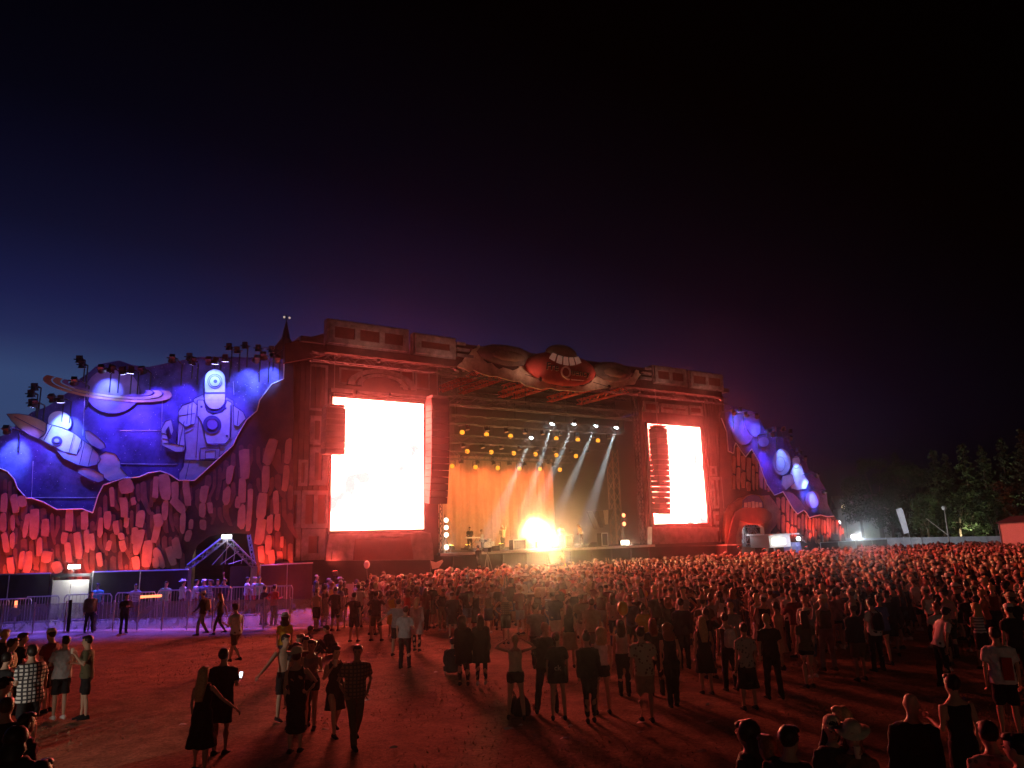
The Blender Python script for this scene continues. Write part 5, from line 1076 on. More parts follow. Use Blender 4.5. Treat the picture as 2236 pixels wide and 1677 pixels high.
PEND = []          # (temporary object, callback) pairs: all bodies are fused in one pass
def fuse(mb, voxel, cb, extra=None, wr=True):
    if not mb.v: return
    me = mb.mesh('tmp'); o = bpy.data.objects.new('tmp', me); COL.objects.link(o); md = o.modifiers.new('r', 'REMESH'); md.mode = 'VOXEL'; md.voxel_size = voxel; md.use_smooth_shade = True
    sm = o.modifiers.new('s', 'SMOOTH'); sm.iterations = 2; sm.factor = .4
    PEND.append((o, cb, extra, wr))
def run_fuse():
    bpy.context.view_layer.update(); dg = bpy.context.evaluated_depsgraph_get(); out = []; fs = 0.0
    for o, cb, extra, wr in PEND: out.append((bpy.data.meshes.new_from_object(o.evaluated_get(dg)), cb, extra, wr))
    for o, cb, extra, wr in PEND: me = o.data; bpy.data.objects.remove(o); bpy.data.meshes.remove(me)
    PEND.clear()
    for me, cb, extra, wr in out:
        if extra is not None and extra.v:
            bm = bmesh.new(); bm.from_mesh(me); t = extra.mesh('x'); bm.from_mesh(t); bm.to_mesh(me); bm.free(); bpy.data.meshes.remove(t); me.polygons.foreach_set('use_smooth', [True]*len(me.polygons))
        me.validate()
        if wr:                                             # cloth folds
            nv = len(me.vertices); co = np.empty(nv*3, np.float32); no = np.empty(nv*3, np.float32); me.vertices.foreach_get('co', co); me.vertices.foreach_get('normal', no); co = co.reshape(-1, 3); no = no.reshape(-1, 3)
            d_ = np.sin(co[:, 2]*34+4*np.sin(co[:, 0]*11+fs)+3*np.sin(co[:, 1]*13+fs*2))*.55+np.sin(co[:, 0]*41+co[:, 2]*17+fs*3)*.3+np.sin(co[:, 1]*37-co[:, 2]*23+fs)*.3
            fs += 1.7; co += no*(d_*.0075)[:, None]; me.vertices.foreach_set('co', co.ravel()); me.update()
        cb(me)
def person(p, face, h, s, label, group=None, z=0, vox=.023):
    """one person: an empty at the feet with body, clothes, hair as children. face = world yaw of the gaze"""
    t = thing('person', label, 'person', (p[0], p[1], z), group, face-PI/2); k = h/1.75; t.scale = (k*s.get('wide', 1), k*s.get('wide', 1), k)
    s = dict(s); vr = random.Random(label); s.setdefault('sway', vr.uniform(-.05, .05)); s.setdefault('step', vr.uniform(-1, 1)); s.setdefault('look', vr.uniform(-.35, .35)); s.setdefault('spread', vr.uniform(.07, .15)); s.setdefault('nod', vr.uniform(-.05, .2))
    P, J = build_parts(s, 12)
    def child(name, m):
        def cb(me): me.name = name; me.materials.clear(); me.materials.append(m); o = bpy.data.objects.new(name, me); COL.objects.link(o); o.parent = t
        return cb
    fuse(P['body'], vox, child('body', SKIN[s.get('skin', 0)]), P['fingers'], False)
    tn = {'tee': 'shirt', 'tank': 'tank_top', 'long': 'long_sleeve_top', 'jacket': 'jacket', 'coat': 'coat', 'loose': 'shirt', 'dress': 'dress', 'none': 'shirt'}[s.get('top', 'tee')]
    fuse(P['top'], vox*1.05, child(tn, cmat(s.get('tc', 'black'))))
    bn = {'jeans': 'trousers', 'tight': 'trousers', 'shorts': 'shorts', 'hot': 'shorts', 'skirt': 'skirt', 'none': 'trousers'}[s.get('bottom', 'jeans')]
    fuse(P['bottom'], vox*1.05, child('dress' if s.get('top') == 'dress' else bn, cmat(s.get('tc' if s.get('top') == 'dress' else 'bc', 'black'))))
    for nm, m in (('shoeL', cloth(s.get('sc', 'black'))), ('shoeR', cloth(s.get('sc', 'black'))), ('hair', hmat(s.get('hc', 'dark'))), ('hat', cmat(s.get('htc', 'cream'))), ('eyes', M_EYE), ('mouth', M_LIP)):
        mb = P[nm]
        if mb.v:
            nm = 'shoe' if nm.startswith('shoe') else nm; me = mb.mesh(nm); me.materials.append(m)
            if nm in ('hair', 'shoe', 'hat'): me.polygons.foreach_set('use_smooth', [True]*len(me.polygons))
            o = bpy.data.objects.new(nm, me); COL.objects.link(o); o.parent = t
    Mw = Matrix.Translation((p[0], p[1], z)) @ Matrix.Rotation(face-PI/2, 4, 'Z') @ Matrix.Diagonal((*t.scale, 1))
    return {'t': t, 'L': Mw @ (J['wr']['L']+(J['wr']['L']-J['el']['L']).normalized()*.10), 'R': Mw @ (J['wr']['R']+(J['wr']['R']-J['el']['R']).normalized()*.10), 'M': Mw, 'J': J}
VFWD = math.atan2(FW.y, FW.x)
STG = Vector((33, 47))
def yaw_of(p, a):
    """a: 'S' faces the stage, else degrees clockwise from looking away from the camera position"""
    if a == 'S': return math.atan2(STG.y-p[1], STG.x-p[0])
    v = math.atan2(p[1]-CAM.y, p[0]-CAM.x); return v-R_(a)
def at_head(px, py, h): return gnd(px, py, h)
B = dict
# ---------------------------------------------------------------- people who can be told apart (pixel of the head top, height, facing, look)
def cup(p, label, lit=True, m=None):
    t = thing('cup', label, 'cup', p-Vector((0, 0, .05))); q = MB(); n = 12
    q.loft([[p+Vector((r*math.cos(u), r*math.sin(u), z)) for u in np.linspace(0, 2*PI, n, endpoint=False)] for r, z in ((.028, -.05), (.036, .07), (.032, .07), (.026, -.04))]); q.build('cup_wall', m or mat('clear_cup', (.7, .6, .5), .2, var=.05), t)
    q = MB(); q.tube(p-Vector((0, 0, .038)), p+Vector((0, 0, .045)), .026, .031, 10); q.build('drink', mat('beer', (.5, .25, .05), .3), t); return t
def phone(p, face, label):
    t = thing('phone', label, 'phone', p); rz_ = Matrix.Rotation(face-PI/2, 3, 'Z') @ Matrix.Rotation(R_(-25), 3, 'X'); q = MB(); q.box(p+Vector((0, 0, .03)), (.07, .01, .14), 0, rz_); q.build('case', M_BLACK, t)
    q = MB(); q.box(p+Vector((0, 0, .03))+rz_ @ Vector((0, -.007, 0)), (.062, .004, .125), 0, rz_); q.build('display', mat('phone_glow', (.3, .3, .3), .2, emit=(.8, .9, 1), es=3, var=0), t); return t
def backpack(h, label, col, y=-.19):
    t = thing('backpack', label, 'backpack', h['M'] @ Vector((0, y-.03, 1.0))); q = MB(); Mw = h['M']
    q.loft([[Mw @ Vector((w*math.cos(u), y+d*math.sin(u), z)) for u in np.linspace(0, 2*PI, 10, endpoint=False)] for z, w, d in ((1.0, .10, .06), (1.04, .15, .085), (1.2, .155, .09), (1.36, .13, .075), (1.42, .07, .04))]); q.build('bag', cloth(col), t, True)
    q = MB()
    for sg in (-1, 1): q.path([Mw @ Vector((sg*.10, y+.03, 1.40)), Mw @ Vector((sg*.10, -.02, 1.475)), Mw @ Vector((sg*.11, .11, 1.40))], .018*1.0, 5)
    q.build('strap', cloth(col), t); q = MB(); q.box(Mw @ Vector((0, y-.085, 1.12)), (.16, .03, .14), 0, Mw.to_3x3()); q.build('pocket', cloth(col), t); return t
def lettering(parent, body, size, loc, m, rot=(PI/2, 0, 0), ext=.002):
    cu = bpy.data.curves.new('print', 'FONT'); cu.body = body; cu.size = size; cu.extrude = ext; cu.align_x = 'CENTER'; ob = bpy.data.objects.new('tmp', cu); me = bpy.data.meshes.new_from_object(ob); bpy.data.objects.remove(ob)
    me.materials.append(m); o = bpy.data.objects.new('printed_letters', me); COL.objects.link(o); o.parent = parent; o.location = loc; o.rotation_euler = rot; return o
PEOPLE = [
 # walkway group, front left of the field
 (490, 1421, 1.82, 25, B(tc='black', bottom='shorts', bc='black', armR='hold', armL='down', top='loose', hem=.80), 'person in oversized black shirt and long shorts looking at a glowing phone', 'phone'),
 (447, 1461, 1.66, 35, B(fem=1, top='dress', tc='black', skirt=.42, flare=.12, wave=.03, hair='verylong', hc='blond', armR='out'), 'person with very long hair in flared black dress, arm reaching to the phone holder', None),
 (197, 1392, 1.76, 268, B(tc='olive', bottom='shorts', bc='black', armL='drink', armR='hold', fat=1.06), 'person in dark olive shirt and shorts facing sideways, apart from the packed group', 'cup'),
 (143, 1393, 1.76, 340, B(tc='lightgrey', bottom='shorts', bc='black', armL='chest', armR='chest', top='loose', sc='white'), 'person in light grey shirt with folded arms, white socks and black shorts', None),
 (76, 1414, 1.88, 335, B(tc='check', top='loose', bottom='shorts', bc='black', armL='hold', armR='down', fat=1.14, hem=.80), 'tall person in black and white checked shirt holding a white plate', 'plate'),
 (118, 1378, 1.84, 310, B(tc='maroon', bottom='shorts', bc='dark', hat='cap', capback=1, htc='white', armL='chest', lean=.1), 'person in white backward cap and dark red shirt behind the grey shirt', None),
 (47, 1386, 1.78, 80, B(tc='black', bottom='jeans', armR='chest', hc='brown'), 'person in black with short brown hair turned to the checked shirt', None),
 (6, 1379, 1.76, 70, B(tc='dark', hc='blond', hair='short'), 'blond short haired person in dark shirt at the back of the packed group', None),
 (24, 1399, 1.78, 85, B(tc='cream', hc='brown', armR='hold'), 'person in cream shirt with tousled brown hair facing the checked shirt', None),
 (12, 1430, 1.76, 60, B(tc='black', hc='dark'), 'dark haired person in plain black beside the checked shirt', None),
 (4, 1486, 1.74, 80, B(tc='grey', hc='dark'), 'person in grey shirt with cropped dark hair in the packed group', None),
 (18, 1532, 1.78, 20, B(tc='black', hc='brown', skin=1), 'person with shaved sides seen from behind, in black', None),
 (57, 1567, 1.70, 60, B(tc='dark', hc='dark', fem=1, hair='long'), 'dark haired person in profile, face catching the warm light', None),
 (30, 1599, 1.76, 30, B(tc='black', hc='dark', hair='curly'), 'person with thick dark curls and a black top in the packed group', None),
 (95, 1672, 1.72, 40, B(tc='black', hc='dark'), 'dark haired person of whom only the crown shows at the group corner', None),
 # walkers
 (446, 1292, 1.80, 285, B(pose='walk', top='long', tc='black', bc='grey', hat='cap', htc='white', armL='swing', armR='swingb', sc='black'), 'walking person in black top, grey jeans, white cap and pale backpack', 'backpack_tan'),
 (483, 1296, 1.70, 290, B(pose='walk', fem=1, top='tank', tc='black', bottom='tight', bc='dark', hair='long', hc='red', armL='swing', armR='swingb'), 'walking person with long red-brown hair in dark tank top and leggings', None),
 (518, 1320, 1.82, 320, B(pose='walk', tc='white', bottom='shorts', bc='brown', hat='cap', htc='black', armL='hold', step=1), 'striding person in white shirt, brown shorts and black cap', None),
 (600, 1279, 1.80, 'S', B(top='jacket', tc='red', bc='black', armL='hip', armR='hold'), 'person in red jacket and black trousers at the mesh fence', None),
 (578, 1281, 1.74, 'S', B(top='jacket', tc='dark', bc='tan'), 'person in dark jacket and pale trousers next to the red jacket', None),
 (623, 1344, 1.66, 0, B(fem=1, tc='yellow', hair='curly', hc='dark', bottom='hot', bc='denim', hat='brim', htc='white'), 'person in yellow shirt with dark curls under a white brimmed hat', None),
 # group in front
 (624, 1389, 1.74, 150, B(top='none', bc='black', armR='out', armL='hold', bottom='shorts'), 'shirtless person stretching one arm out sideways, black shorts', None),
 (644, 1408, 1.66, 120, B(fem=1, top='tank', tc='tan', bottom='hot', bc='dark', hair='pony', hc='brown'), 'person in tan tank top and short shorts behind the big cream hat', None),
 (650, 1424, 1.76, 15, B(fem=1, top='dress', tc='black', skirt=.34, flare=.0, hat='brim', htc='cream', hair='short', fat=1.1, armR='hip'), 'person in long sleeveless black overall and wide cream hat', None),
 (655, 1388, 1.76, 200, B(tc='dark', hc='brown'), 'person in dark shirt in the middle of the chatting group', None),
 (667, 1394, 1.74, 170, B(tc='maroon', hc='dark'), 'person in maroon shirt in the middle of the chatting group', None),
 (681, 1401, 1.72, 190, B(fem=1, top='tank', tc='grey', bottom='hot', bc='black', hair='short', hc='dark', armL='hold'), 'bare legged person in grey tank top and black hot pants', None),
 (734, 1410, 1.70, 160, B(fem=1, top='dress', tc='dark', skirt=.50, flare=.05, hair='bun', hc='brown', armR='drink', pose='walk', step=.6), 'person in short dark dress with hair up, holding a lit cup', 'cup'),
 (777, 1409, 1.80, 165, B(top='loose', tc='plaid', bc='olive', hc='dark', armL='pocket', armR='pocket', pose='walk', step=.8, skin=1), 'bearded looking person in plaid shirt walking with hands low', None),
 (725, 1363, 1.74, 300, B(pose='sit', top='jacket', tc='black', bc='black', lean=.25), 'person in black jacket sitting on the ground by the chatting group', None),
 (668, 1366, 1.72, 60, B(pose='sit', tc='dark', bc='black', lean=.2), 'person in dark clothes sitting behind the chatting group', None),
 # along the mesh fence
 (692, 1287, 1.74, 'S', B(top='none', bottom='shorts', bc='dark', hc='brown'), 'shirtless person in dark shorts at the mesh fence', None),
 (733, 1284, 1.78, 'S', B(top='jacket', tc='dark', bottom='shorts', bc='black', armL='pocket'), 'person in dark jacket and black shorts at the mesh fence', None),
 (752, 1272, 1.70, 'S', B(fem=1, top='long', tc='dark', hair='long', hc='dark', bottom='tight'), 'long haired person in dark top and leggings at the mesh fence', None),
 (774, 1296, 1.78, 'S', B(tc='black', bottom='shorts', bc='dark', armL='out'), 'person in black shirt and knee shorts with one arm held away', None),
 (822, 1293, 1.80, 'S', B(tc='black', bottom='shorts', bc='olive', armL='out', armR='out', spread=.2), 'person in black shirt and olive shorts, legs and arms apart', None),
 (868, 1310, 1.78, 'S', B(top='loose', tc='grey', bottom='shorts', bc='black', armL='out'), 'person in grey shirt and black shorts near the white coat', None),
 (884, 1327, 1.74, 'S', B(tc='lightgrey', top='loose', bc='black', hc='brown', armR='hold'), 'person in pale blue-grey shirt and black trousers near the white coat', None),
 (910, 1307, 1.74, 'S', B(fem=1, top='coat', tc='lightgrey', bottom='tight', bc='black', hair='long', hc='blond'), 'person in long pale grey coat with long blond hair', None),
 (961, 1281, 1.68, 'S', B(fem=1, tc='black', bottom='hot', bc='denim', hair='long', hc='blond', spread=.16), 'blond person in black shirt and denim shorts, feet apart', None),
 (929, 1285, 1.70, 'S', B(fem=1, tc='maroon', hair='long', hc='brown'), 'long haired person in maroon shirt beside the denim shorts', None),
 (1011, 1348, 1.70, 'S', B(fem=1, top='coat', tc='black', bottom='tight', bc='black', hair='curly', hc='brown'), 'person in long black coat with bushy curls', None),
 (1049, 1345, 1.72, 'S', B(fem=1, top='coat', tc='black', bottom='tight', bc='black', hair='long', hc='brown', sc='white'), 'person in long black coat with straight hair and white shoes', None),
 (985, 1394, 1.72, 30, B(pose='sit', top='jacket', tc='black', bc='black', lean=.2), 'person in black sitting on the ground by the long coats', None),
 (1123, 1390, 1.66, 'S', B(fem=1, top='tank', tc='cream', bottom='hot', bc='black', hair='pony', hc='blond', armL='head', armR='head', spread=.17), 'person in cream tank top and black hot pants, both hands at the head', None),
 (1188, 1363, 1.84, 'S', B(top='jacket', tc='black', bc='black', hair='bald', spread=.2, armL='hold', armR='hold'), 'bald person in black jacket and trousers standing wide', None),
 (1214, 1385, 1.70, 'S', B(fem=1, top='loose', tc='black', bottom='hot', bc='black', hair='pony', hc='brown', hem=.74), 'person in long black shirt with printed tote bag on the back', 'tote'),
 (1282, 1385, 1.72, 'S', B(fem=1, top='long', tc='black', bottom='tight', bc='dark', hair='bun', hc='dark'), 'person in black long sleeve top with hair pinned up', None),
 (1308, 1375, 1.72, 'S', B(fem=1, top='tank', tc='white', bottom='hot', bc='black', hair='curly', hc='blond'), 'person with bright blond curls, white tank top and black shorts', None),
 (1401, 1374, 1.80, 'S', B(top='loose', tc='floral', bottom='shorts', bc='tan', armR='hold', look=-.5), 'person in pale flower print shirt and pale shorts', None),
 (1460, 1366, 1.72, 'S', B(fem=1, top='tank', tc='black', bottom='jeans', bc='black', hair='curly', hc='red'), 'person with reddish curls in black tank top and black trousers', None),
 (1425, 1355, 1.70, 'S', B(fem=1, tc='black', bc='dark', hair='long', hc='red'), 'person with long reddish hair in black shirt beside the flower shirt', None),
 (1356, 1358, 1.68, 'S', B(fem=1, top='tank', tc='white', bottom='jeans', bc='black', hair='long', hc='brown'), 'person in white top below the yellow balloon', 'balloon'),
 (1532, 1350, 1.72, 'S', B(fem=1, top='dress', tc='black', skirt=.5, hair='verylong', hc='blond'), 'person in black dress with very long straight blond hair', None),
 (1622, 1366, 1.72, 'S', B(fem=1, tc='speckle', bottom='skirt', bc='black', skirt=.45, hair='short', hc='brown'), 'person in pale speckled shirt and black knee skirt', None),
 (1584, 1343, 1.74, 'S', B(top='tank', tc='dark', bc='black', hc='dark'), 'person in dark tank top wearing a white backpack', 'backpack_white'),
 (1486, 1311, 1.84, 'S', B(top='jacket', tc='navy', bc='black', hc='dark'), 'tall person in navy jacket with neat dark hair', None),
 (1458, 1307, 1.68, 'S', B(fem=1, tc='black', hair='curly', hc='red', armL='up'), 'person with red curls raising one arm', None),
 (1169, 1320, 1.78, 'S', B(tc='grey', bc='black', hc='brown', armR='drink', look=-.8), 'person in grey shirt raising a cup near the bald head', 'cup'),
 (1240, 1324, 1.70, 'S', B(fem=1, top='tank', tc='black', bottom='skirt', bc='tan', skirt=.5, hair='long', hc='dark'), 'person in black tank top and tan skirt with dark hair', None),
 (1289, 1311, 1.80, 'S', B(tc='tan', bc='brown', hc='brown', fat=1.08), 'broad person in tan shirt near the blond curls', None),
 (1337, 1298, 1.70, 'S', B(fem=1, tc='pink', bc='denim', hair='long', hc='brown'), 'person in pink shirt with long brown hair', None),
 (1217, 1282, 1.80, 'S', B(tc='black', bottom='shorts', bc='tan', hc='dark'), 'person in black shirt and tan shorts by the pale rail', None),
 (1596, 1319, 1.76, 'S', B(tc='grey', hc='blond', bc='black'), 'blond short haired person in grey shirt by the white backpack', None),
 (1616, 1266, 1.84, 'S', B(top='loose', tc='black', bc='black', hat='cap', htc='black'), 'person in black sports jersey numbered 33', 'n33'),
 (1676, 1345, 1.80, 'S', B(tc='black', bc='black', hc='blond'), 'person all in black with pale cropped hair next to the speckled shirt', None),
 (1752, 1339, 1.72, 'S', B(fem=1, tc='olive', bottom='hot', bc='black', hair='long', hc='brown'), 'person in olive shirt and black shorts with long hair', None),
 (1719, 1290, 1.82, 'S', B(tc='white', bc='black', hc='dark'), 'person in plain white shirt deep in the crowd', None),
 (1901, 1311, 1.80, 'S', B(tc='white', bc='black', hc='dark', top='tee'), 'person in white sleeves with a black backpack', 'backpack_black'),
 (2040, 1327, 1.80, 60, B(tc='white', bc='black', hc='dark', lean=.35), 'person in white shirt bending forward', None),
 (2174, 1376, 1.84, 350, B(top='loose', tc='white', bottom='shorts', bc='black', hc='brown'), 'person in white shirt with a red printed block, black shorts', 'print'),
 (2205, 1324, 1.82, 330, B(tc='dark', bc='black', hat='cap', htc='white'), 'person in white cap and dark shirt near the red print', None),
 # dark front right
 (1636, 1586, 1.72, 300, B(tc='black', hair='curly', hc='dark'), 'person with bushy dark curls in profile, alone at the dark front', None),
 (1679, 1617, 1.66, 330, B(fem=1, top='tank', tc='dark', hair='long', hc='red'), 'person with smooth reddish hair and bare shoulder', None),
 (1713, 1597, 1.80, 20, B(top='jacket', tc='black', hc='dark'), 'person in black jacket with pale collar seen from behind', None),
 (1808, 1574, 1.68, 150, B(fem=1, top='long', tc='dark', hat='cap', htc='cream', hair='long', hc='dark', armL='drink', armR='chest'), 'person in cream edged cap holding a clear cup of beer', 'cup'),
 (1844, 1551, 1.70, 275, B(fem=1, tc='dark', hair='verylong', hc='blond'), 'person in profile with very long blond hair behind the cream hat', None),
 (1858, 1590, 1.64, 185, B(fem=1, tc='brown', hat='brim', htc='cream', hair='long', hc='red'), 'person under a cream brimmed hat facing the camera side', None),
 (1982, 1524, 1.80, 350, B(top='jacket', tc='black', hair='bald'), 'person with a shaven head in black, rim lit red', None),
 (2083, 1481, 1.78, 320, B(top='tank', tc='black', hc='dark', armL='hold'), 'person in black tank top with red lit shoulders', None),
 (2174, 1590, 1.78, 340, B(top='loose', tc='speckle', hc='dark', lean=.3), 'person in pale speckled loose shirt leaning forward in the dark', None),
 (2229, 1615, 1.76, 300, B(tc='pink', hc='dark'), 'person in pinkish shirt beside the leaning speckled shirt', None)]
FORE = [ # forecourt behind the mesh fence, under the blue light
 (200, 1293, 1.78, 170, B(top='jacket', tc='olive', bc='black'), 'guard in olive jacket leaning at the mesh fence before the white door'), (275, 1297, 1.70, 160, B(top='jacket', tc='black', bc='black', armL='chest', armR='chest', lean=.2), 'guard in black resting folded arms on the mesh fence'), (298, 1277, 1.78, 200, B(tc='stripe', bc='dark'), 'person in striped shirt between the barriers'),
 (215, 1271, 1.76, 180, B(tc='teal', bc='navy'), 'steward in cyan vest beside the white door'), (362, 1264, 1.80, 170, B(tc='green', bc='grey'), 'steward in pale green vest behind the barriers'), (401, 1254, 1.80, 60, B(tc='white', bc='maroon', hat='brim', htc='white'), 'white shirted person in a big round white hat by the gate'),
 (428, 1262, 1.76, 90, B(tc='white', bc='maroon', armR='hold'), 'medic in white shirt and dark red trousers next to the gate post'), (447, 1258, 1.72, 200, B(tc='blue', bc='navy', hat='cap', htc='white'), 'person in blue shirt and white cap inside the gate'), (461, 1264, 1.70, 250, B(tc='stripe', bc='navy', fem=1, hair='pony'), 'person in striped top with ponytail inside the gate'), (492, 1261, 1.74, 220, B(tc='navy', bc='navy'), 'person in navy standing deep in the gate passage'), (476, 1262, 1.76, 160, B(tc='dark', bc='dark', armL='up'), 'person in dark clothes lifting an arm in the gate passage'),
 (540, 1256, 1.78, 80, B(tc='white', bc='red', armR='hold'), 'medic in white shirt and red trousers facing a colleague'), (557, 1261, 1.72, 280, B(tc='white', bc='red', fem=1, hair='pony', hc='blond', armL='hold'), 'fair haired medic in white shirt and red trousers'), (567, 1252, 1.76, 200, B(tc='green', bc='dark'), 'steward in green vest behind the two medics'),
 (690, 1258, 1.80, 100, B(top='jacket', tc='navy', bc='black', hat='cap', htc='cream'), 'person in navy jacket and pale cap below the tower'), (786, 1247, 1.78, 'S', B(tc='white', bc='denim', hat='brim', htc='white'), 'person in white shirt and white hat near the tower foot')]
H_ = {}
for row in PEOPLE:
    px, py, h, a, s, lb, ex = row
    p = at_head(px, py, h*(.98 if s.get('pose') not in ('sit',) else .55))
    H_[lb] = hd_ = person(p, yaw_of(p, a), h, s, lb, None, 0 if p.length > 0 else 0)
    f_ = yaw_of(p, a); rz_ = Matrix.Rotation(f_-PI/2, 3, 'Z')
    if ex == 'phone': phone(hd_['R'], f_, 'glowing phone in the hand of the oversized black shirt')
    elif ex == 'cup': cup(hd_['L'] if s.get('armL') == 'drink' else hd_['R'], 'plastic cup held by the '+lb.split(' in ')[-1].split(' with ')[0].split(' facing')[0])
    elif ex == 'plate':
        c = hd_['L']; q = MB(); q.loft([[c+Vector((r*math.cos(u), r*math.sin(u), z)) for u in np.linspace(0, 2*PI, 14, endpoint=False)] for r, z in ((.07, 0), (.13, .03), (.125, .035), (.07, .008))]); tag(q.build('paper_plate', cloth('white')), 'white paper plate held by the checked shirt', 'plate')
    elif ex and ex.startswith('backpack'): backpack(hd_, {'tan': 'pale tan backpack on the walker in the white cap', 'white': 'white backpack on the dark tank top', 'black': 'black backpack over white sleeves'}[ex.split('_')[1]], {'tan': 'tan', 'white': 'white', 'black': 'black'}[ex.split('_')[1]])
    elif ex == 'tote':
        t = thing('tote_bag', 'black drawstring tote bag with white printed rings on the back', 'bag', hd_['M'] @ Vector((0, -.2, .8)), None, f_-PI/2); q = MB(); q.loft([[Vector((w*math.cos(u), .035*math.sin(u)*k_, z)) for u in np.linspace(0, 2*PI, 12, endpoint=False)] for z, w, k_ in ((0, .14, .6), (.05, .17, 1.2), (.25, .17, 1.2), (.40, .14, .5))]); o = q.build('bag', M_BLACK, t); o.location = (0, 0, .02)
        wm = mat('white_print', (.75, .75, .72), .7, var=0)
        for sg in (-1, 1):
            q = MB(); q.path([Vector((sg*.055+.05*math.cos(u), -.052, .12+.055*math.sin(u))) for u in np.linspace(0, 2*PI, 13)], .008, 4); o = q.build('printed_ring', wm, t); o.location = (0, 0, .02)
        lettering(t, 'ck', .15, (0, -.055, .22), wm)
        q = MB()
        for sg in (-1, 1): q.path([Vector((sg*.12, 0, .40)), Vector((sg*.13, .05, .60)), Vector((sg*.11, .17, .66))], .008, 4)
        q.build('cord', cloth('white'), t)
    elif ex == 'balloon':
        c = hd_['M'] @ Vector((.08, .1, 2.02)); t = thing('balloon', 'yellow balloon floating above the crowd front', 'balloon', c); q = MB(); q.ball(c, (.13, .13, .17), 14, 10); q.build('skin', mat('yellow_latex', (.75, .5, .05), .35, var=.05), t, True); q = MB(); q.tube(c-Vector((0, 0, .17)), hd_['R'], .003, .003, 4); q.build('string', M_WHITE, t)
    elif ex == 'n33': lettering(hd_['t'], '33', .30, (0, -.165, 1.12), mat('jersey_print', (.6, .5, .48), .8, var=0))
    elif ex == 'print':
        q = MB(); q.box((.05, -.155, 1.14), (.14, .012, .34)); o = q.build('printed_block', cloth('red'), hd_['t']) if False else None
        me = MB().box((.06, -.168, 1.12), (.15, .01, .36)).mesh('printed_block'); me.materials.append(cloth('red')); o = bpy.data.objects.new('printed_block', me); COL.objects.link(o); o.parent = hd_['t']
for px, py, h, a, s, lb in FORE:
    p = at_head(px, py, h*.98); dmax = 39.0 if px < 390 else 39.8 if px < 520 else 41.2 if px < 600 else 99
    dep = (p-CAM).dot(_fh)
    if dep > dmax:                     # they stand before the fence and the gate
        d_ = ray(px, py); p = CAM+d_*(dmax/d_.dot(_fh)); h = min(1.9, p.z/.98)
    person((p.x, p.y), yaw_of(p, a), h, s, lb, None, vox=.028)
# ---------------------------------------------------------------- band, crew and gear on the deck
DZ = 2.7
def on_deck(px, py, y): p = onY(px, py, y); return Vector((p.x, y, DZ))
gp = on_deck(1272, 1195, 47.0)
hd_ = person(gp, R_(170), 1.82, B(top='tank', tc='cream', bottom='tight', bc='black', hair='long', hc='dark', armL='neck', armR='guitar', lean=.35, spread=.16), 'guitarist in pale vest bending over the guitar on the deck', None, DZ, .03)
t = thing('electric_guitar', 'electric guitar held by the bending guitarist', 'guitar', hd_['M'] @ Vector((0, .28, 1.0))); Mw = hd_['M']
q = MB(); q.slab([Mw @ Vector(v) for v in ((.26, .30, .92), (.20, .30, 1.08), (.08, .30, 1.04), (0, .30, 1.1), (-.04, .30, 1.03), (.02, .30, .96), (.1, .3, .94), (.16, .3, .86))], (Mw.to_3x3() @ Vector((0, 1, 0))).normalized(), .05); q.build('guitar_body', cloth('maroon'), t)
q = MB(); q.tube(Mw @ Vector((-.02, .31, 1.05)), Mw @ Vector((-.62, .34, 1.32)), .025, .02, 5); q.build('guitar_neck', mat('maple', (.4, .25, .12), .5), t)
sp_ = on_deck(1226, 1192, 47.6); person(sp_, R_(230), 1.78, B(top='tee', tc='white', bc='black', armL='chest', armR='hold', hc='dark'), 'performer in white shirt behind a flight case on the deck', None, DZ, .03)
sp_ = on_deck(1098, 1192, 49.5); person(sp_, R_(250), 1.80, B(top='long', tc='tan', bc='dark', armL='up', hc='brown'), 'performer in tan top beside the blazing flame', None, DZ, .03)
dp = on_deck(1062, 1190, 51.0); person(dp+Vector((0, .75, 0)), R_(265), 1.78, B(pose='stool', top='tank', tc='white', bc='black', armL='hold', armR='drink', hc='dark'), 'drummer in white vest seated behind the drum kit', None, DZ+.15, .03)
kp = on_deck(1026, 1190, 50.2); person(kp, R_(250), 1.80, B(top='jacket', tc='dark', bc='black', armL='hold', armR='hold', lean=.3, hc='dark'), 'keyboard player in dark jacket leaning over the keys', None, DZ, .03)
# drum kit
t = thing('drum_kit', 'chrome and white drum kit in front of the orange curtain', 'drums', dp); wht_ = mat('drum_shell', (.6, .6, .62), .25, .2); sk = mat('drum_skin', (.8, .78, .72), .5)
def drum(c, r, d, ax, nm): q = MB(); c = Vector(c)+dp; ax = Vector(ax).normalized(); q.tube(c-ax*d/2, c+ax*d/2, r, r, 16); o = q.build(nm, wht_, t); q = MB(); q.tube(c+ax*(d/2+.002), c+ax*(d/2+.012), r*.95, r*.95, 16); q.build('drum_skin', sk, t)
drum((0, 0, .32), .3, .4, (-.3, -1, 0), 'bass_drum'); drum((-.35, .05, .72), .17, .2, (0, -.3, 1), 'tom'); drum((.3, .05, .72), .17, .2, (0, -.3, 1), 'tom'); drum((.75, .35, .4), .22, .4, (0, -.1, 1), 'floor_tom'); drum((-.6, .45, .6), .18, .14, (0, 0, 1), 'snare')
for x, y, z in ((-.9, .1, 1.15), (.85, .1, 1.2), (-.55, -.1, 1.3), (1.15, .4, 1.05)):
    q = MB(); c = dp+Vector((x, y, z)); q.tube(c, c+Vector((0, 0, .015)), .24, .05, 16); q.build('cymbal', mat('brass', (.7, .5, .2), .3, .9), t); q = MB(); q.tube(c, (c.x, c.y, DZ), .012, .012, 5); q.build('cymbal_stand', M_STEEL, t)
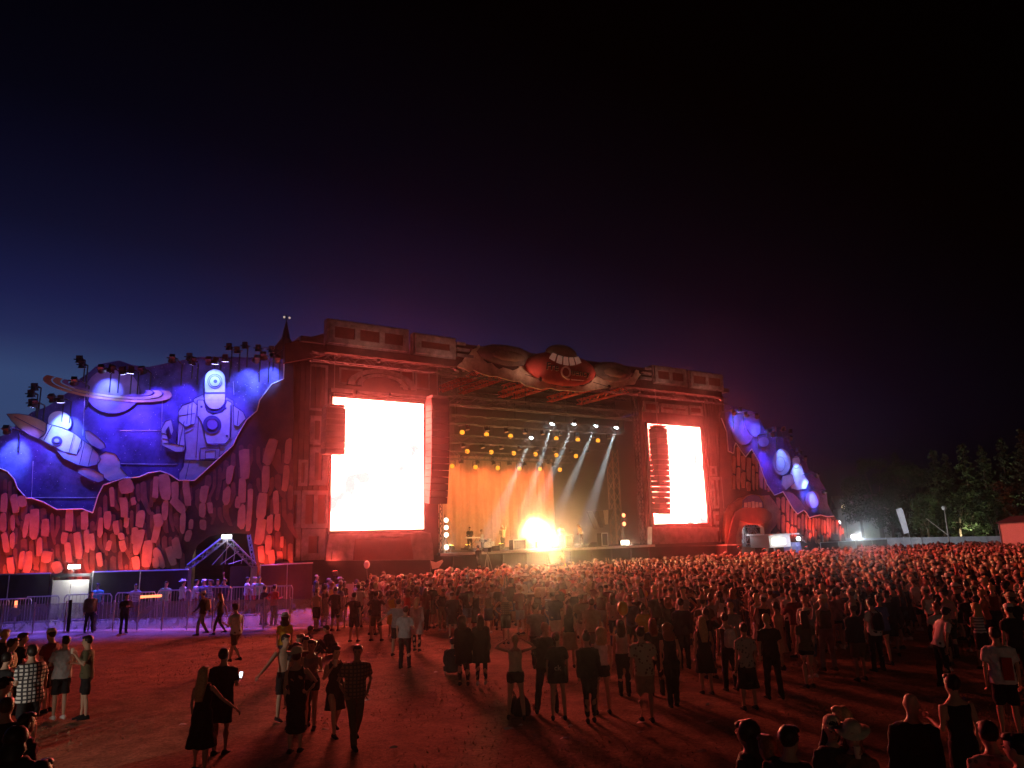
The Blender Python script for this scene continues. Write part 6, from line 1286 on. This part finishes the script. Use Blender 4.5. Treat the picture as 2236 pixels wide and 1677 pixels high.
q = MB(); q.box2((dp.x-1.6, dp.y-.7, DZ), (dp.x+1.7, dp.y+1.3, DZ+.15)); tag(q.build('drum_riser', M_DECK), 'low dark riser under the drum kit', 'riser')
# keyboard
t = thing('keyboard', 'stage keyboard on a stand before the dark jacket player', 'keyboard', kp+Vector((-.1, -.55, 0))); q = MB(); q.box(kp+Vector((-.1, -.55, .95)), (1.3, .32, .09)); q.build('keys', M_WHITE, t); q = MB()
for s_ in (-1, 1): q.tube(kp+Vector((-.1-.4*s_, -.55, 0)), kp+Vector((-.1+.4*s_, -.55, .9)), .02)
q.build('stand', M_STEEL, t)
def flight_case(px, y, w, h, label):
    c = on_deck(px, 1190, y); t = thing('flight_case', label, 'case', c); q = MB(); q.box(c+Vector((0, 0, h/2)), (w, .6, h)); q.build('box', M_SPK, t)
    for a, b in (((-w/2, 0), (-w/2, h)), ((w/2, 0), (w/2, h)), ((-w/2, h), (w/2, h)), ((-w/2, 0), (w/2, 0))): q = MB(); q.tube(c+Vector((a[0], -.31, a[1])), c+Vector((b[0], -.31, b[1])), .04, .04, 4); q.build('edge_trim', M_WHITE, t)
flight_case(1316, 47.5, .62, 1.0, 'black amp case with white edges beside the striped banner'); flight_case(1238, 46.6, .8, .95, 'white edged flight case in front of the white shirt performer'); flight_case(1130, 46.4, 1.1, .7, 'low pale edged case at the deck edge by the flame')
for px, y, lb in ((1198, 45.4, 'wedge monitor at the deck edge near the flame'), (1294, 45.5, 'wedge monitor at the deck edge near the guitarist'), (1080, 45.3, 'wedge monitor at the deck edge in front of the drums')):
    c = on_deck(px, 1195, y); t = MB(); t.slab([c+Vector((x_, 0, 0)) for x_ in (0,)]+[], n_, .1) if False else None
    t = thing('monitor_wedge', lb, 'loudspeaker', c); q = MB(); q.add([c+Vector(v) for v in ((-.3, -.22, 0), (.3, -.22, 0), (.3, .2, 0), (-.3, .2, 0), (-.3, -.18, .34), (.3, -.18, .34), (.3, .16, .08), (-.3, .16, .08))], [(0, 1, 5, 4), (1, 2, 6, 5), (2, 3, 7, 6), (3, 0, 4, 7), (4, 5, 6, 7), (3, 2, 1, 0)]); q.build('cabinet', M_SPK, t); q = MB(); q.box(c+Vector((0, 0, .225)), (.46, .3, .012), 0, Matrix.Rotation(R_(-37), 3, 'X')); q.build('grille', M_DARKSTEEL, t)
# microphone stand
c = on_deck(1205, 1195, 45.9); t = thing('microphone_stand', 'thin microphone stand near the deck edge beside the flame', 'stand', c); q = MB(); q.tube(c, c+Vector((0, 0, 1.5)), .015); q.tube(c+Vector((0, 0, 1.45)), c+Vector((-.5, -.05, 1.7)), .012); q.build('pole', M_STEEL, t); q = MB(); q.tube(c, c+Vector((0, 0, .02)), .16, .16, 12); q.build('base', M_DARKSTEEL, t); q = MB(); q.ball(c+Vector((-.52, -.05, 1.72)), .035, 8, 6); q.build('microphone', M_DARKSTEEL, t)
# striped banner, lattice tower
pts = [onY(x, y, 51.2) for x, y in ((1282, 1118), (1340, 1112), (1334, 1145), (1318, 1166), (1298, 1150))]
t = thing('striped_banner', 'black and yellow striped cloth banner draped beside the lattice tower', 'banner', (pts[2].x, 51.2, DZ)); u0, u1 = pts[0], pts[1]
for k in range(5):
    a = [pts[0].lerp(pts[1], k/5), pts[0].lerp(pts[1], (k+.92)/5), pts[4].lerp(pts[2], (k+.92)/5)+Vector((.3*math.sin(k), 0, -.25+.1*k)), pts[4].lerp(pts[2], k/5)+Vector((.3*math.sin(k), 0, -.25+.1*k))]
    q = MB(); q.slab([v+Vector((0, -.05*(k % 2), 0)) for v in a], n_, .03); q.build('stripe', cloth('black') if k < 2 else cloth('cream') if k % 2 else cloth('olive'), t)
q = MB(); q.tube(pts[0], pts[1], .03); q.tube((pts[1].x, 51.2, DZ), pts[1], .03); q.build('pole', M_STEEL, t)
t = MB(); truss(t, (45.4, 52, DZ), (45.4, 52, 11.3), .75, .05, up=Vector((0, 1, 0))); tag(t.build('lattice_tower', mat('rusty_truss', (.4, .25, .18), .5, .5)), 'brown lattice tower standing on the dark side of the deck', 'truss')
# floor lamp towers left and right on the deck
def lamp_tower(px, y, zs, m, label, pw_, c_):
    c = on_deck(px, 1200, y); t = thing('lamp_tower', label, 'lamp', c); q = MB(); q.tube(c, c+Vector((0, 0, 2.6)), .04)
    for a in (0, 2.1, 4.2): q.tube(c+Vector((.45*math.cos(a), .45*math.sin(a), 0)), c+Vector((0, 0, 1.1)), .025)
    q.build('stand', M_STEEL, t)
    for z in zs:
        q = MB(); q.tube(c+Vector((-.05, -.28, z)), c+Vector((-.02, -.08, z)), .19, .14, 12); q.build('lamp_shell', M_LAMPB, t); q = MB(); q.tube(c+Vector((-.052, -.285, z)), c+Vector((-.053, -.29, z)), .17, .17, 12); q.build('lens', m, t)
    if pw_: lampp('tower_light', t, c+Vector((-.2, -.9, zs[0]+.15)), pw_, c_, .15)
mw_ = mat('warm_white_lens', (.5, .45, .4), .3, emit=(1, .8, .62), es=3.5, var=0); mr_ = mat('red_orange_lens', (.5, .2, .1), .3, emit=(1, .3, .12), es=3, var=0)
lamp_tower(972, 46.2, (.35, 1.2, 1.7, 2.2), mw_, 'stand of stacked pale lamps by the curtain edge', 90, (1, .7, .5)); lamp_tower(1362, 46.6, (2.4, 1.7), mr_, 'stand with red and white lamps on the dark side of the deck', 0, None)
c = on_deck(1365, 1200, 45.6); t = thing('floor_flood', 'bright white floor flood lamp at the dark corner of the deck', 'lamp', c); q = MB(); q.box(c+Vector((0, .1, .2)), (.9, .25, .4)); q.build('housing', M_LAMPB, t); q = MB(); q.box(c+Vector((0, -.04, .22)), (.8, .02, .3)); q.build('lens', mat('flood_lens', (.5, .5, .5), .3, emit=(1, .85, .6), es=14, var=0), t); lampp('flood_light', t, c+Vector((0, -.6, .3)), 160, (1, .8, .55), .2)
# crew on platforms in the pit
for px, py, lb, tc in ((1045, 1188, 'camera operator silhouetted on a platform before the drums', 'black'), (1229, 1196, 'crew member in orange vest on a low platform before the deck', 'orange')):
    p = onY(px, py+10, 43.6); t = thing('pit_platform', 'low steel platform under the '+lb.split(' ')[0]+' '+lb.split(' ')[1], 'platform', (p.x, 43.6, 0)); q = MB(); zt = p.z+.18-1.78; q.box2((p.x-.3, 43.2, zt-.1), (p.x+2.2, 44.1, zt)); q.build('top', mat('pale_edge', (.6, .58, .55), .5), t)
    for x_ in (-.2, 2.1): q = MB(); q.tube((p.x+x_, 43.6, 0), (p.x+x_, 43.6, zt-.1), .05); q.build('leg', M_STEEL, t)
    person((p.x, 43.6), R_(100), 1.80, B(top='jacket' if tc == 'black' else 'tee', tc=tc, bc='black', armR='drink', armL='hold', hat='cap', htc='black'), lb, None, zt, .03)
    if tc == 'black':
        c = Vector((p.x+.75, 43.6, zt)); t = thing('film_camera', 'film camera on a tripod beside the pit camera operator', 'camera', c); q = MB(); q.box(c+Vector((0, .1, 1.5)), (.25, .5, .28)); q.build('camera_body', M_SPK, t); q = MB(); q.tube(c+Vector((0, .35, 1.5)), c+Vector((0, .6, 1.5)), .09, .11, 10); q.build('lens', M_SPK, t); q = MB()
        for a in (0, 2.1, 4.2): q.tube(c+Vector((.35*math.cos(a), .35*math.sin(a), 0)), c+Vector((0, .1, 1.36)), .02)
        q.build('tripod', M_STEEL, t)
# white flag and pink balloon over the crowd
p = onY(945, 1252, 41.5); t = thing('hand_flag', 'small white flag with a dark spot held above the crowd', 'flag', (p.x, 41.5, 0)); q = MB(); f_ = [onY(x, y, 41.5) for x, y in ((940, 1224), (952, 1228), (966, 1222), (968, 1226), (958, 1240), (944, 1243))]; q.slab(f_, n_, .02); q.build('cloth', mat('flag_cloth', (.8, .76, .66), .8, var=.06), t); q = MB(); q.tube((f_[0].x, 41.52, 1.2), f_[0]+Vector((0, .02, .1)), .015, .015, 5); q.build('stick', M_STEEL, t)
p = onY(801, 1233, 40.5); t = thing('balloon', 'pale pink balloon floating over the crowd near the tower', 'balloon', p); q = MB(); q.ball(p, (.17, .17, .22), 14, 10); q.build('skin', mat('pink_latex', (.8, .55, .6), .35, var=.05), t, True); q = MB(); q.tube(p-Vector((0, 0, .2)), (p.x+.05, p.y, 1.4), .004, .004, 4); q.build('string', M_WHITE, t)
# things lying on the field
p = gnd(1166, 1554); cup(p+Vector((0, 0, .075)), 'empty plastic cup standing on the ground, glowing red', m=mat('red_cup', (.75, .25, .2), .3, var=.05))
def bag(px, py, w, h, label):
    p = gnd(px, py); t = thing('shoulder_bag', label, 'bag', p); q = MB(); q.loft([[p+Vector((w*k_*math.cos(u)*(1+.12*math.sin(3*u)), w*.7*k_*math.sin(u), z*h)) for u in np.linspace(0, 2*PI, 12, endpoint=False)] for z, k_ in ((-.05, .9), (.1, 1.05), (.5, .95), (.8, .7), (1, .35))]); q.build('sack', cloth('black'), t, True); q = MB(); q.path([p+Vector((-w*.4, 0, h*.9)), p+Vector((0, .05, h*1.25)), p+Vector((w*.4, 0, h*.9))], .015, 5); q.build('handle', cloth('dark'), t)
bag(1142, 1560, .2, .36, 'black bag on the ground beside the cream tank top'); bag(1125, 1556, .09, .34, 'narrow dark bottle bag by the black bag')
rr = random.Random(21); lm = [mat('litter_pale', (.6, .5, .4), .7), mat('litter_white', (.7, .7, .68), .7)]
for k in range(26):
    x, y = rr.choice([(rr.uniform(250, 1150), rr.uniform(1420, 1660)), (rr.uniform(950, 1700), rr.uniform(1540, 1660))]); p = gnd(x, y); a = rr.random()*6.3; s = rr.uniform(.04, .1); q = MB(); pts = [p+Vector((s*math.cos(a+u)*(1+.4*rr.random()), s*.7*math.sin(a+u), .02+.03*rr.random())) for u in np.linspace(0, 2*PI, 6, endpoint=False)]
    q.add(pts+[p+Vector((0, 0, .06))], [(i, (i+1) % 6, 6) for i in range(6)]); tag(q.build('litter', rr.choice(lm)), 'scrap of crumpled pale litter on the trodden grass', 'litter', 'litter on the field')

# ---------------------------------------------------------------- the crowd
MID = []; rr = random.Random(4)
def arche(i):
    fem = i % 2; s = B(fem=fem, armL=rr.choice(['down', 'pocket', 'hold', 'chest', 'down', 'hip', 'drink']), armR=rr.choice(['down', 'hold', 'chest', 'down', 'drink', 'hip']), spread=rr.uniform(.07, .15), lean=rr.uniform(0, .1), look=rr.uniform(-.6, .6), sway=rr.uniform(-.07, .07), nod=rr.uniform(-.1, .25), step=rr.uniform(-1, 1), fat=rr.uniform(.95, 1.1))
    if i in (4, 9, 17): s['armR'] = 'up'
    if i == 11: s['armL'] = s['armR'] = 'up'
    if fem: s.update(top=rr.choice(['tee', 'tank', 'dress', 'loose', 'tank']), bottom=rr.choice(['tight', 'hot', 'skirt', 'hot']), hair=rr.choice(['long', 'pony', 'curly', 'verylong', 'bun']), skirt=rr.uniform(.42, .56), flare=rr.uniform(.02, .1))
    else: s.update(top=rr.choice(['tee', 'loose', 'tee', 'jacket', 'tank']), bottom=rr.choice(['jeans', 'shorts', 'shorts', 'jeans']), hair='short', hat=rr.choice([None, None, None, 'cap', 'brim']))
    return s
ARS = [arche(i) for i in range(24)]; AME = [None]*24
def joined(mes):
    bm = bmesh.new(); k = 0
    for me, mi in mes:
        n0 = len(bm.faces); bm.from_mesh(me); bm.faces.ensure_lookup_table()
        for f in bm.faces[n0:]: f.material_index = mi; f.smooth = True
    out = bpy.data.meshes.new('person'); bm.to_mesh(out); bm.free(); return out
AP = [[] for _ in range(24)]
for i, s in enumerate(ARS):
    P, J = build_parts(s, 10, fine=True)
    for nm, mi in (('body', 0), ('top', 1), ('bottom', 1 if s.get('top') == 'dress' else 2)):
        if P[nm].v: fuse(P[nm], .034, (lambda me, i=i, mi=mi: AP[i].append((me, mi))), P['fingers'] if nm == 'body' else None, nm != 'body')
    for nm, mi in (('hair', 3), ('shoes', 4), ('hat', 5)):
        if P[nm].v: AP[i].append((P[nm].mesh('x'), mi))
run_fuse()
for i in range(24):
    AME[i] = joined(AP[i])
    for _ in range(6): AME[i].materials.append(cloth('black'))
# where people stand: the feet polygon of the crowd in the photograph, thin at the near edge, packed toward the stage
poly = [(700, 1345), (800, 1332), (960, 1312), (1100, 1296), (1400, 1272), (1700, 1250), (1900, 1234), (2236, 1216), (2330, 1216), (2330, 1470), (2236, 1478), (2000, 1500), (1800, 1500), (1600, 1492), (1450, 1462), (1300, 1438), (1200, 1422), (1060, 1400), (900, 1392), (760, 1384), (700, 1372)]
GPx = [gnd(*p).xy for p in poly]
def inside(x, y):
    c = False; n = len(GPx)
    for i in range(n):
        (x1, y1), (x2, y2) = GPx[i], GPx[i-1]
        if (y1 > y) != (y2 > y) and x < (x2-x1)*(y-y1)/(y2-y1)+x1: c = not c
    return c
near_edge = [gnd(*p).xy for p in poly[9:]]
def edged(x, y):
    best = 99
    for a, b in zip(near_edge, near_edge[1:]):
        ab = b-a; t_ = max(0, min(1, (Vector((x, y))-a).dot(ab)/ab.length_squared)); best = min(best, (Vector((x, y))-a-ab*t_).length)
    return best
occ = [(o.location.x, o.location.y) for o in COL.objects if o.name.startswith('person') and o.parent is None and o.location.z < .5]
cell = {}
def near_ok(x, y, r):
    cx, cy = int(x//1.2), int(y//1.2)
    for i in (-1, 0, 1):
        for j in (-1, 0, 1):
            for (a, b) in cell.get((cx+i, cy+j), ()):
                if (a-x)**2+(b-y)**2 < r*r: return False
    return True
def put(x, y): cell.setdefault((int(x//1.2), int(y//1.2)), []).append((x, y))
for p in occ: put(*p)
pts = []; rr = random.Random(12)
bx0, bx1, by0, by1 = min(p.x for p in GPx), max(p.x for p in GPx), min(p.y for p in GPx), max(p.y for p in GPx)
for _ in range(70000):
    x, y = rr.uniform(bx0, bx1), rr.uniform(by0, min(by1, 42.2))
    if not inside(x, y): continue
    e = edged(x, y); r = 1.15 if e < 2 else .95 if e < 5 else .70 if e < 10 else .52
    d_ = math.hypot(x, y)
    if d_ > 50: r = max(r, .58)
    cl_ = math.sin(x*1.3+2*math.sin(y*.6))*math.sin(y*1.1+1.7*math.sin(x*.5)); r *= 1+.42*cl_
    if e < 2.5 and rr.random() < .5: continue
    if near_ok(x, y, r): put(x, y); pts.append((x, y))
# the scattered row of people by the tower, and far ones at the hoarding
pts.sort(key=lambda p: math.hypot(*p))
print('crowd', len(pts))
tops_ = ['black']*7+['dark']*4+['white']*3+['grey']*3+['lightgrey', 'navy', 'navy', 'red', 'maroon', 'olive', 'tan', 'blue', 'pink', 'yellow', 'denim', 'brown', 'plaid', 'stripe', 'cream']
bots_ = ['black']*5+['denim']*4+['dark', 'tan', 'brown', 'olive', 'grey']
hairs_ = ['dark']*4+['brown']*5+['blond']*3+['red']
def ground_z(x, y): return 0
NI = 205; seen_lb = set(); n_ph = 0
cnt = 0
for (x, y) in pts[:NI]:
    i = rr.randrange(24); i = i if 'up' not in (ARS[i]['armL'], ARS[i]['armR']) or rr.random() < .4 else 0; s = ARS[i]; o = bpy.data.objects.new('person', AME[i]); COL.objects.link(o)
    h = rr.gauss(1.69, .05) if s['fem'] else rr.gauss(1.80, .06); k = h/1.75; o.location = (x, y, 0); o.scale = (k, k, k); o.rotation_euler = (0, 0, math.atan2(STG.y-y, STG.x-x)+rr.gauss(0, .3)-PI/2)
    for _try in range(40):
        tc, bc, hc = rr.choice(tops_), rr.choice(bots_), rr.choice(hairs_)
        nmT = {'tee': 'shirt', 'tank': 'tank top', 'loose': 'loose shirt', 'jacket': 'jacket', 'dress': 'dress', 'long': 'top'}[s.get('top')]; nmB = '' if s['top'] == 'dress' else ' and %s %s' % (bc, {'jeans': 'trousers', 'tight': 'leggings', 'shorts': 'knee shorts', 'hot': 'short shorts', 'skirt': 'skirt'}[s['bottom']])
        hn = {'short': 'short', 'long': 'long', 'pony': 'tied', 'curly': 'curly', 'verylong': 'very long', 'bun': 'pinned up'}[s['hair']]
        lb = 'person in %s %s%s, %s %s hair%s' % (tc, nmT, nmB, hn, hc, ', raised arm' if 'up' in (s['armL'], s['armR']) else ', '+{'cap': 'cap', 'brim': 'brimmed hat'}[s['hat']] if s.get('hat') else '')
        if lb not in seen_lb: break
    seen_lb.add(lb)
    for j, m_ in enumerate((SKIN[rr.randrange(2)], cmat(tc), cloth(bc), hmat(hc), cloth(rr.choice(['black', 'white', 'dark'])), cloth(rr.choice(['cream', 'black', 'white', 'tan'])))):
        o.material_slots[j].link = 'OBJECT'; o.material_slots[j].material = m_
    tag(o, lb, 'person', 'crowd facing the stage')
    if s['armR'] == 'hold' and n_ph < 5:
        J = skeleton(s); n_ph += 1; w_ = Matrix.Translation(o.location) @ Matrix.Rotation(o.rotation_euler.z, 4, 'Z') @ Matrix.Scale(k, 4) @ (J['wr']['R']+(J['wr']['R']-J['el']['R']).normalized()*.1); phone(w_, o.rotation_euler.z+PI/2, 'glowing phone held by the '+lb.split(',')[0])
# the packed rest of the crowd, too many to count: one object
low = []
rr2 = random.Random(8)
for i in range(14):
    s = dict(ARS[i]); P, J = build_parts(s, 7, fine=False); V, Fc, Cm = [], [], []
    for nm, ci in (('body', 0), ('top', 1), ('bottom', 1 if s.get('top') == 'dress' else 2), ('hair', 3), ('shoes', 4), ('hat', 5)):
        o_ = len(V); V += P[nm].v; Fc += [tuple(a+o_ for a in f) for f in P[nm].f]; Cm += [ci]*len(P[nm].f)
    tri, tc_ = [], []
    for f, c in zip(Fc, Cm):
        for a in range(1, len(f)-1): tri.append((f[0], f[a], f[a+1])); tc_.append(c)
    low.append((np.array(V), np.array(tri), np.array(tc_), s['fem']))
VV, FF, CC = [], [], []; off = 0; LOWPICK = [i for i in range(14) if 'up' not in (ARS[i]['armL'], ARS[i]['armR'])]*6+list(range(14))
for (x, y) in pts[NI:]:
    V, tri, tc_, fem = low[rr2.choice(LOWPICK)]; k = (rr2.gauss(1.69, .06) if fem else rr2.gauss(1.80, .07))/1.75; a = math.atan2(STG.y-y, STG.x-x)+rr2.gauss(0, .3)-PI/2; c_, s_ = math.cos(a), math.sin(a)
    VV.append(np.stack([(V[:, 0]*c_-V[:, 1]*s_)*k+x, (V[:, 0]*s_+V[:, 1]*c_)*k+y, V[:, 2]*k], 1)); FF.append(tri+off); off += len(V)
    pal = np.array([(.30, .18, .13), COLS[rr2.choice([t for t in tops_ if t in COLS])], COLS[rr2.choice(bots_)], HAIRC[rr2.choice(hairs_)], (.03, .03, .03), (.4, .36, .3)]); CC.append(pal[tc_])
VV, FF, CC = np.concatenate(VV), np.concatenate(FF), np.concatenate(CC)
me = bpy.data.meshes.new('crowd'); me.vertices.add(len(VV)); me.vertices.foreach_set('co', VV.astype(np.float32).ravel()); me.loops.add(len(FF)*3); me.loops.foreach_set('vertex_index', FF.astype(np.int32).ravel()); me.polygons.add(len(FF)); me.polygons.foreach_set('loop_start', np.arange(0, len(FF)*3, 3, dtype=np.int32)); me.update(calc_edges=True)
me.polygons.foreach_set('use_smooth', [True]*len(FF)); at_ = me.attributes.new('tint', 'FLOAT_COLOR', 'FACE'); at_.data.foreach_set('color', np.concatenate([CC, np.ones((len(CC), 1))], 1).astype(np.float32).ravel())
m = bpy.data.materials.new('crowd_cloth'); m.use_nodes = True; b = m.node_tree.nodes['Principled BSDF']; b.inputs['Roughness'].default_value = .8; an = m.node_tree.nodes.new('ShaderNodeAttribute'); an.attribute_name = 'tint'; m.node_tree.links.new(an.outputs['Color'], b.inputs['Base Color']); me.materials.append(m)
o = bpy.data.objects.new('crowd', me); COL.objects.link(o); struct(o, 'stuff'); tag(o, 'packed crowd filling the field in front of the stage', 'crowd')

# work lamp standing outside the packed group: its light streaks over the grass between their legs
t = thing('work_lamp', 'white work lamp on a low tripod beyond the packed group', 'lamp', (-6.8, 12.9, 0)); p = Vector((-6.8, 12.9, 1.25)); q = MB(); q.box(p, (.3, .2, .25), 0, Matrix.Rotation(R_(-60), 3, 'Z')); q.build('housing', M_LAMPB, t); q = MB(); q.box(p+Vector((.11, .055, 0)), (.02, .24, .2), 0, Matrix.Rotation(R_(28), 3, 'Z')); q.build('lens', M_LAMPW, t); q = MB()
for a in (0, 2.1, 4.2): q.tube((p.x+.3*math.cos(a), p.y+.3*math.sin(a), 0), p, .02)
q.build('tripod', M_DARKSTEEL, t); spot('work_light', t, p+Vector((.25, .13, 0)), (1.9, 17.6, .3), 1100, (1, .86, .7), 34, .4, .05)
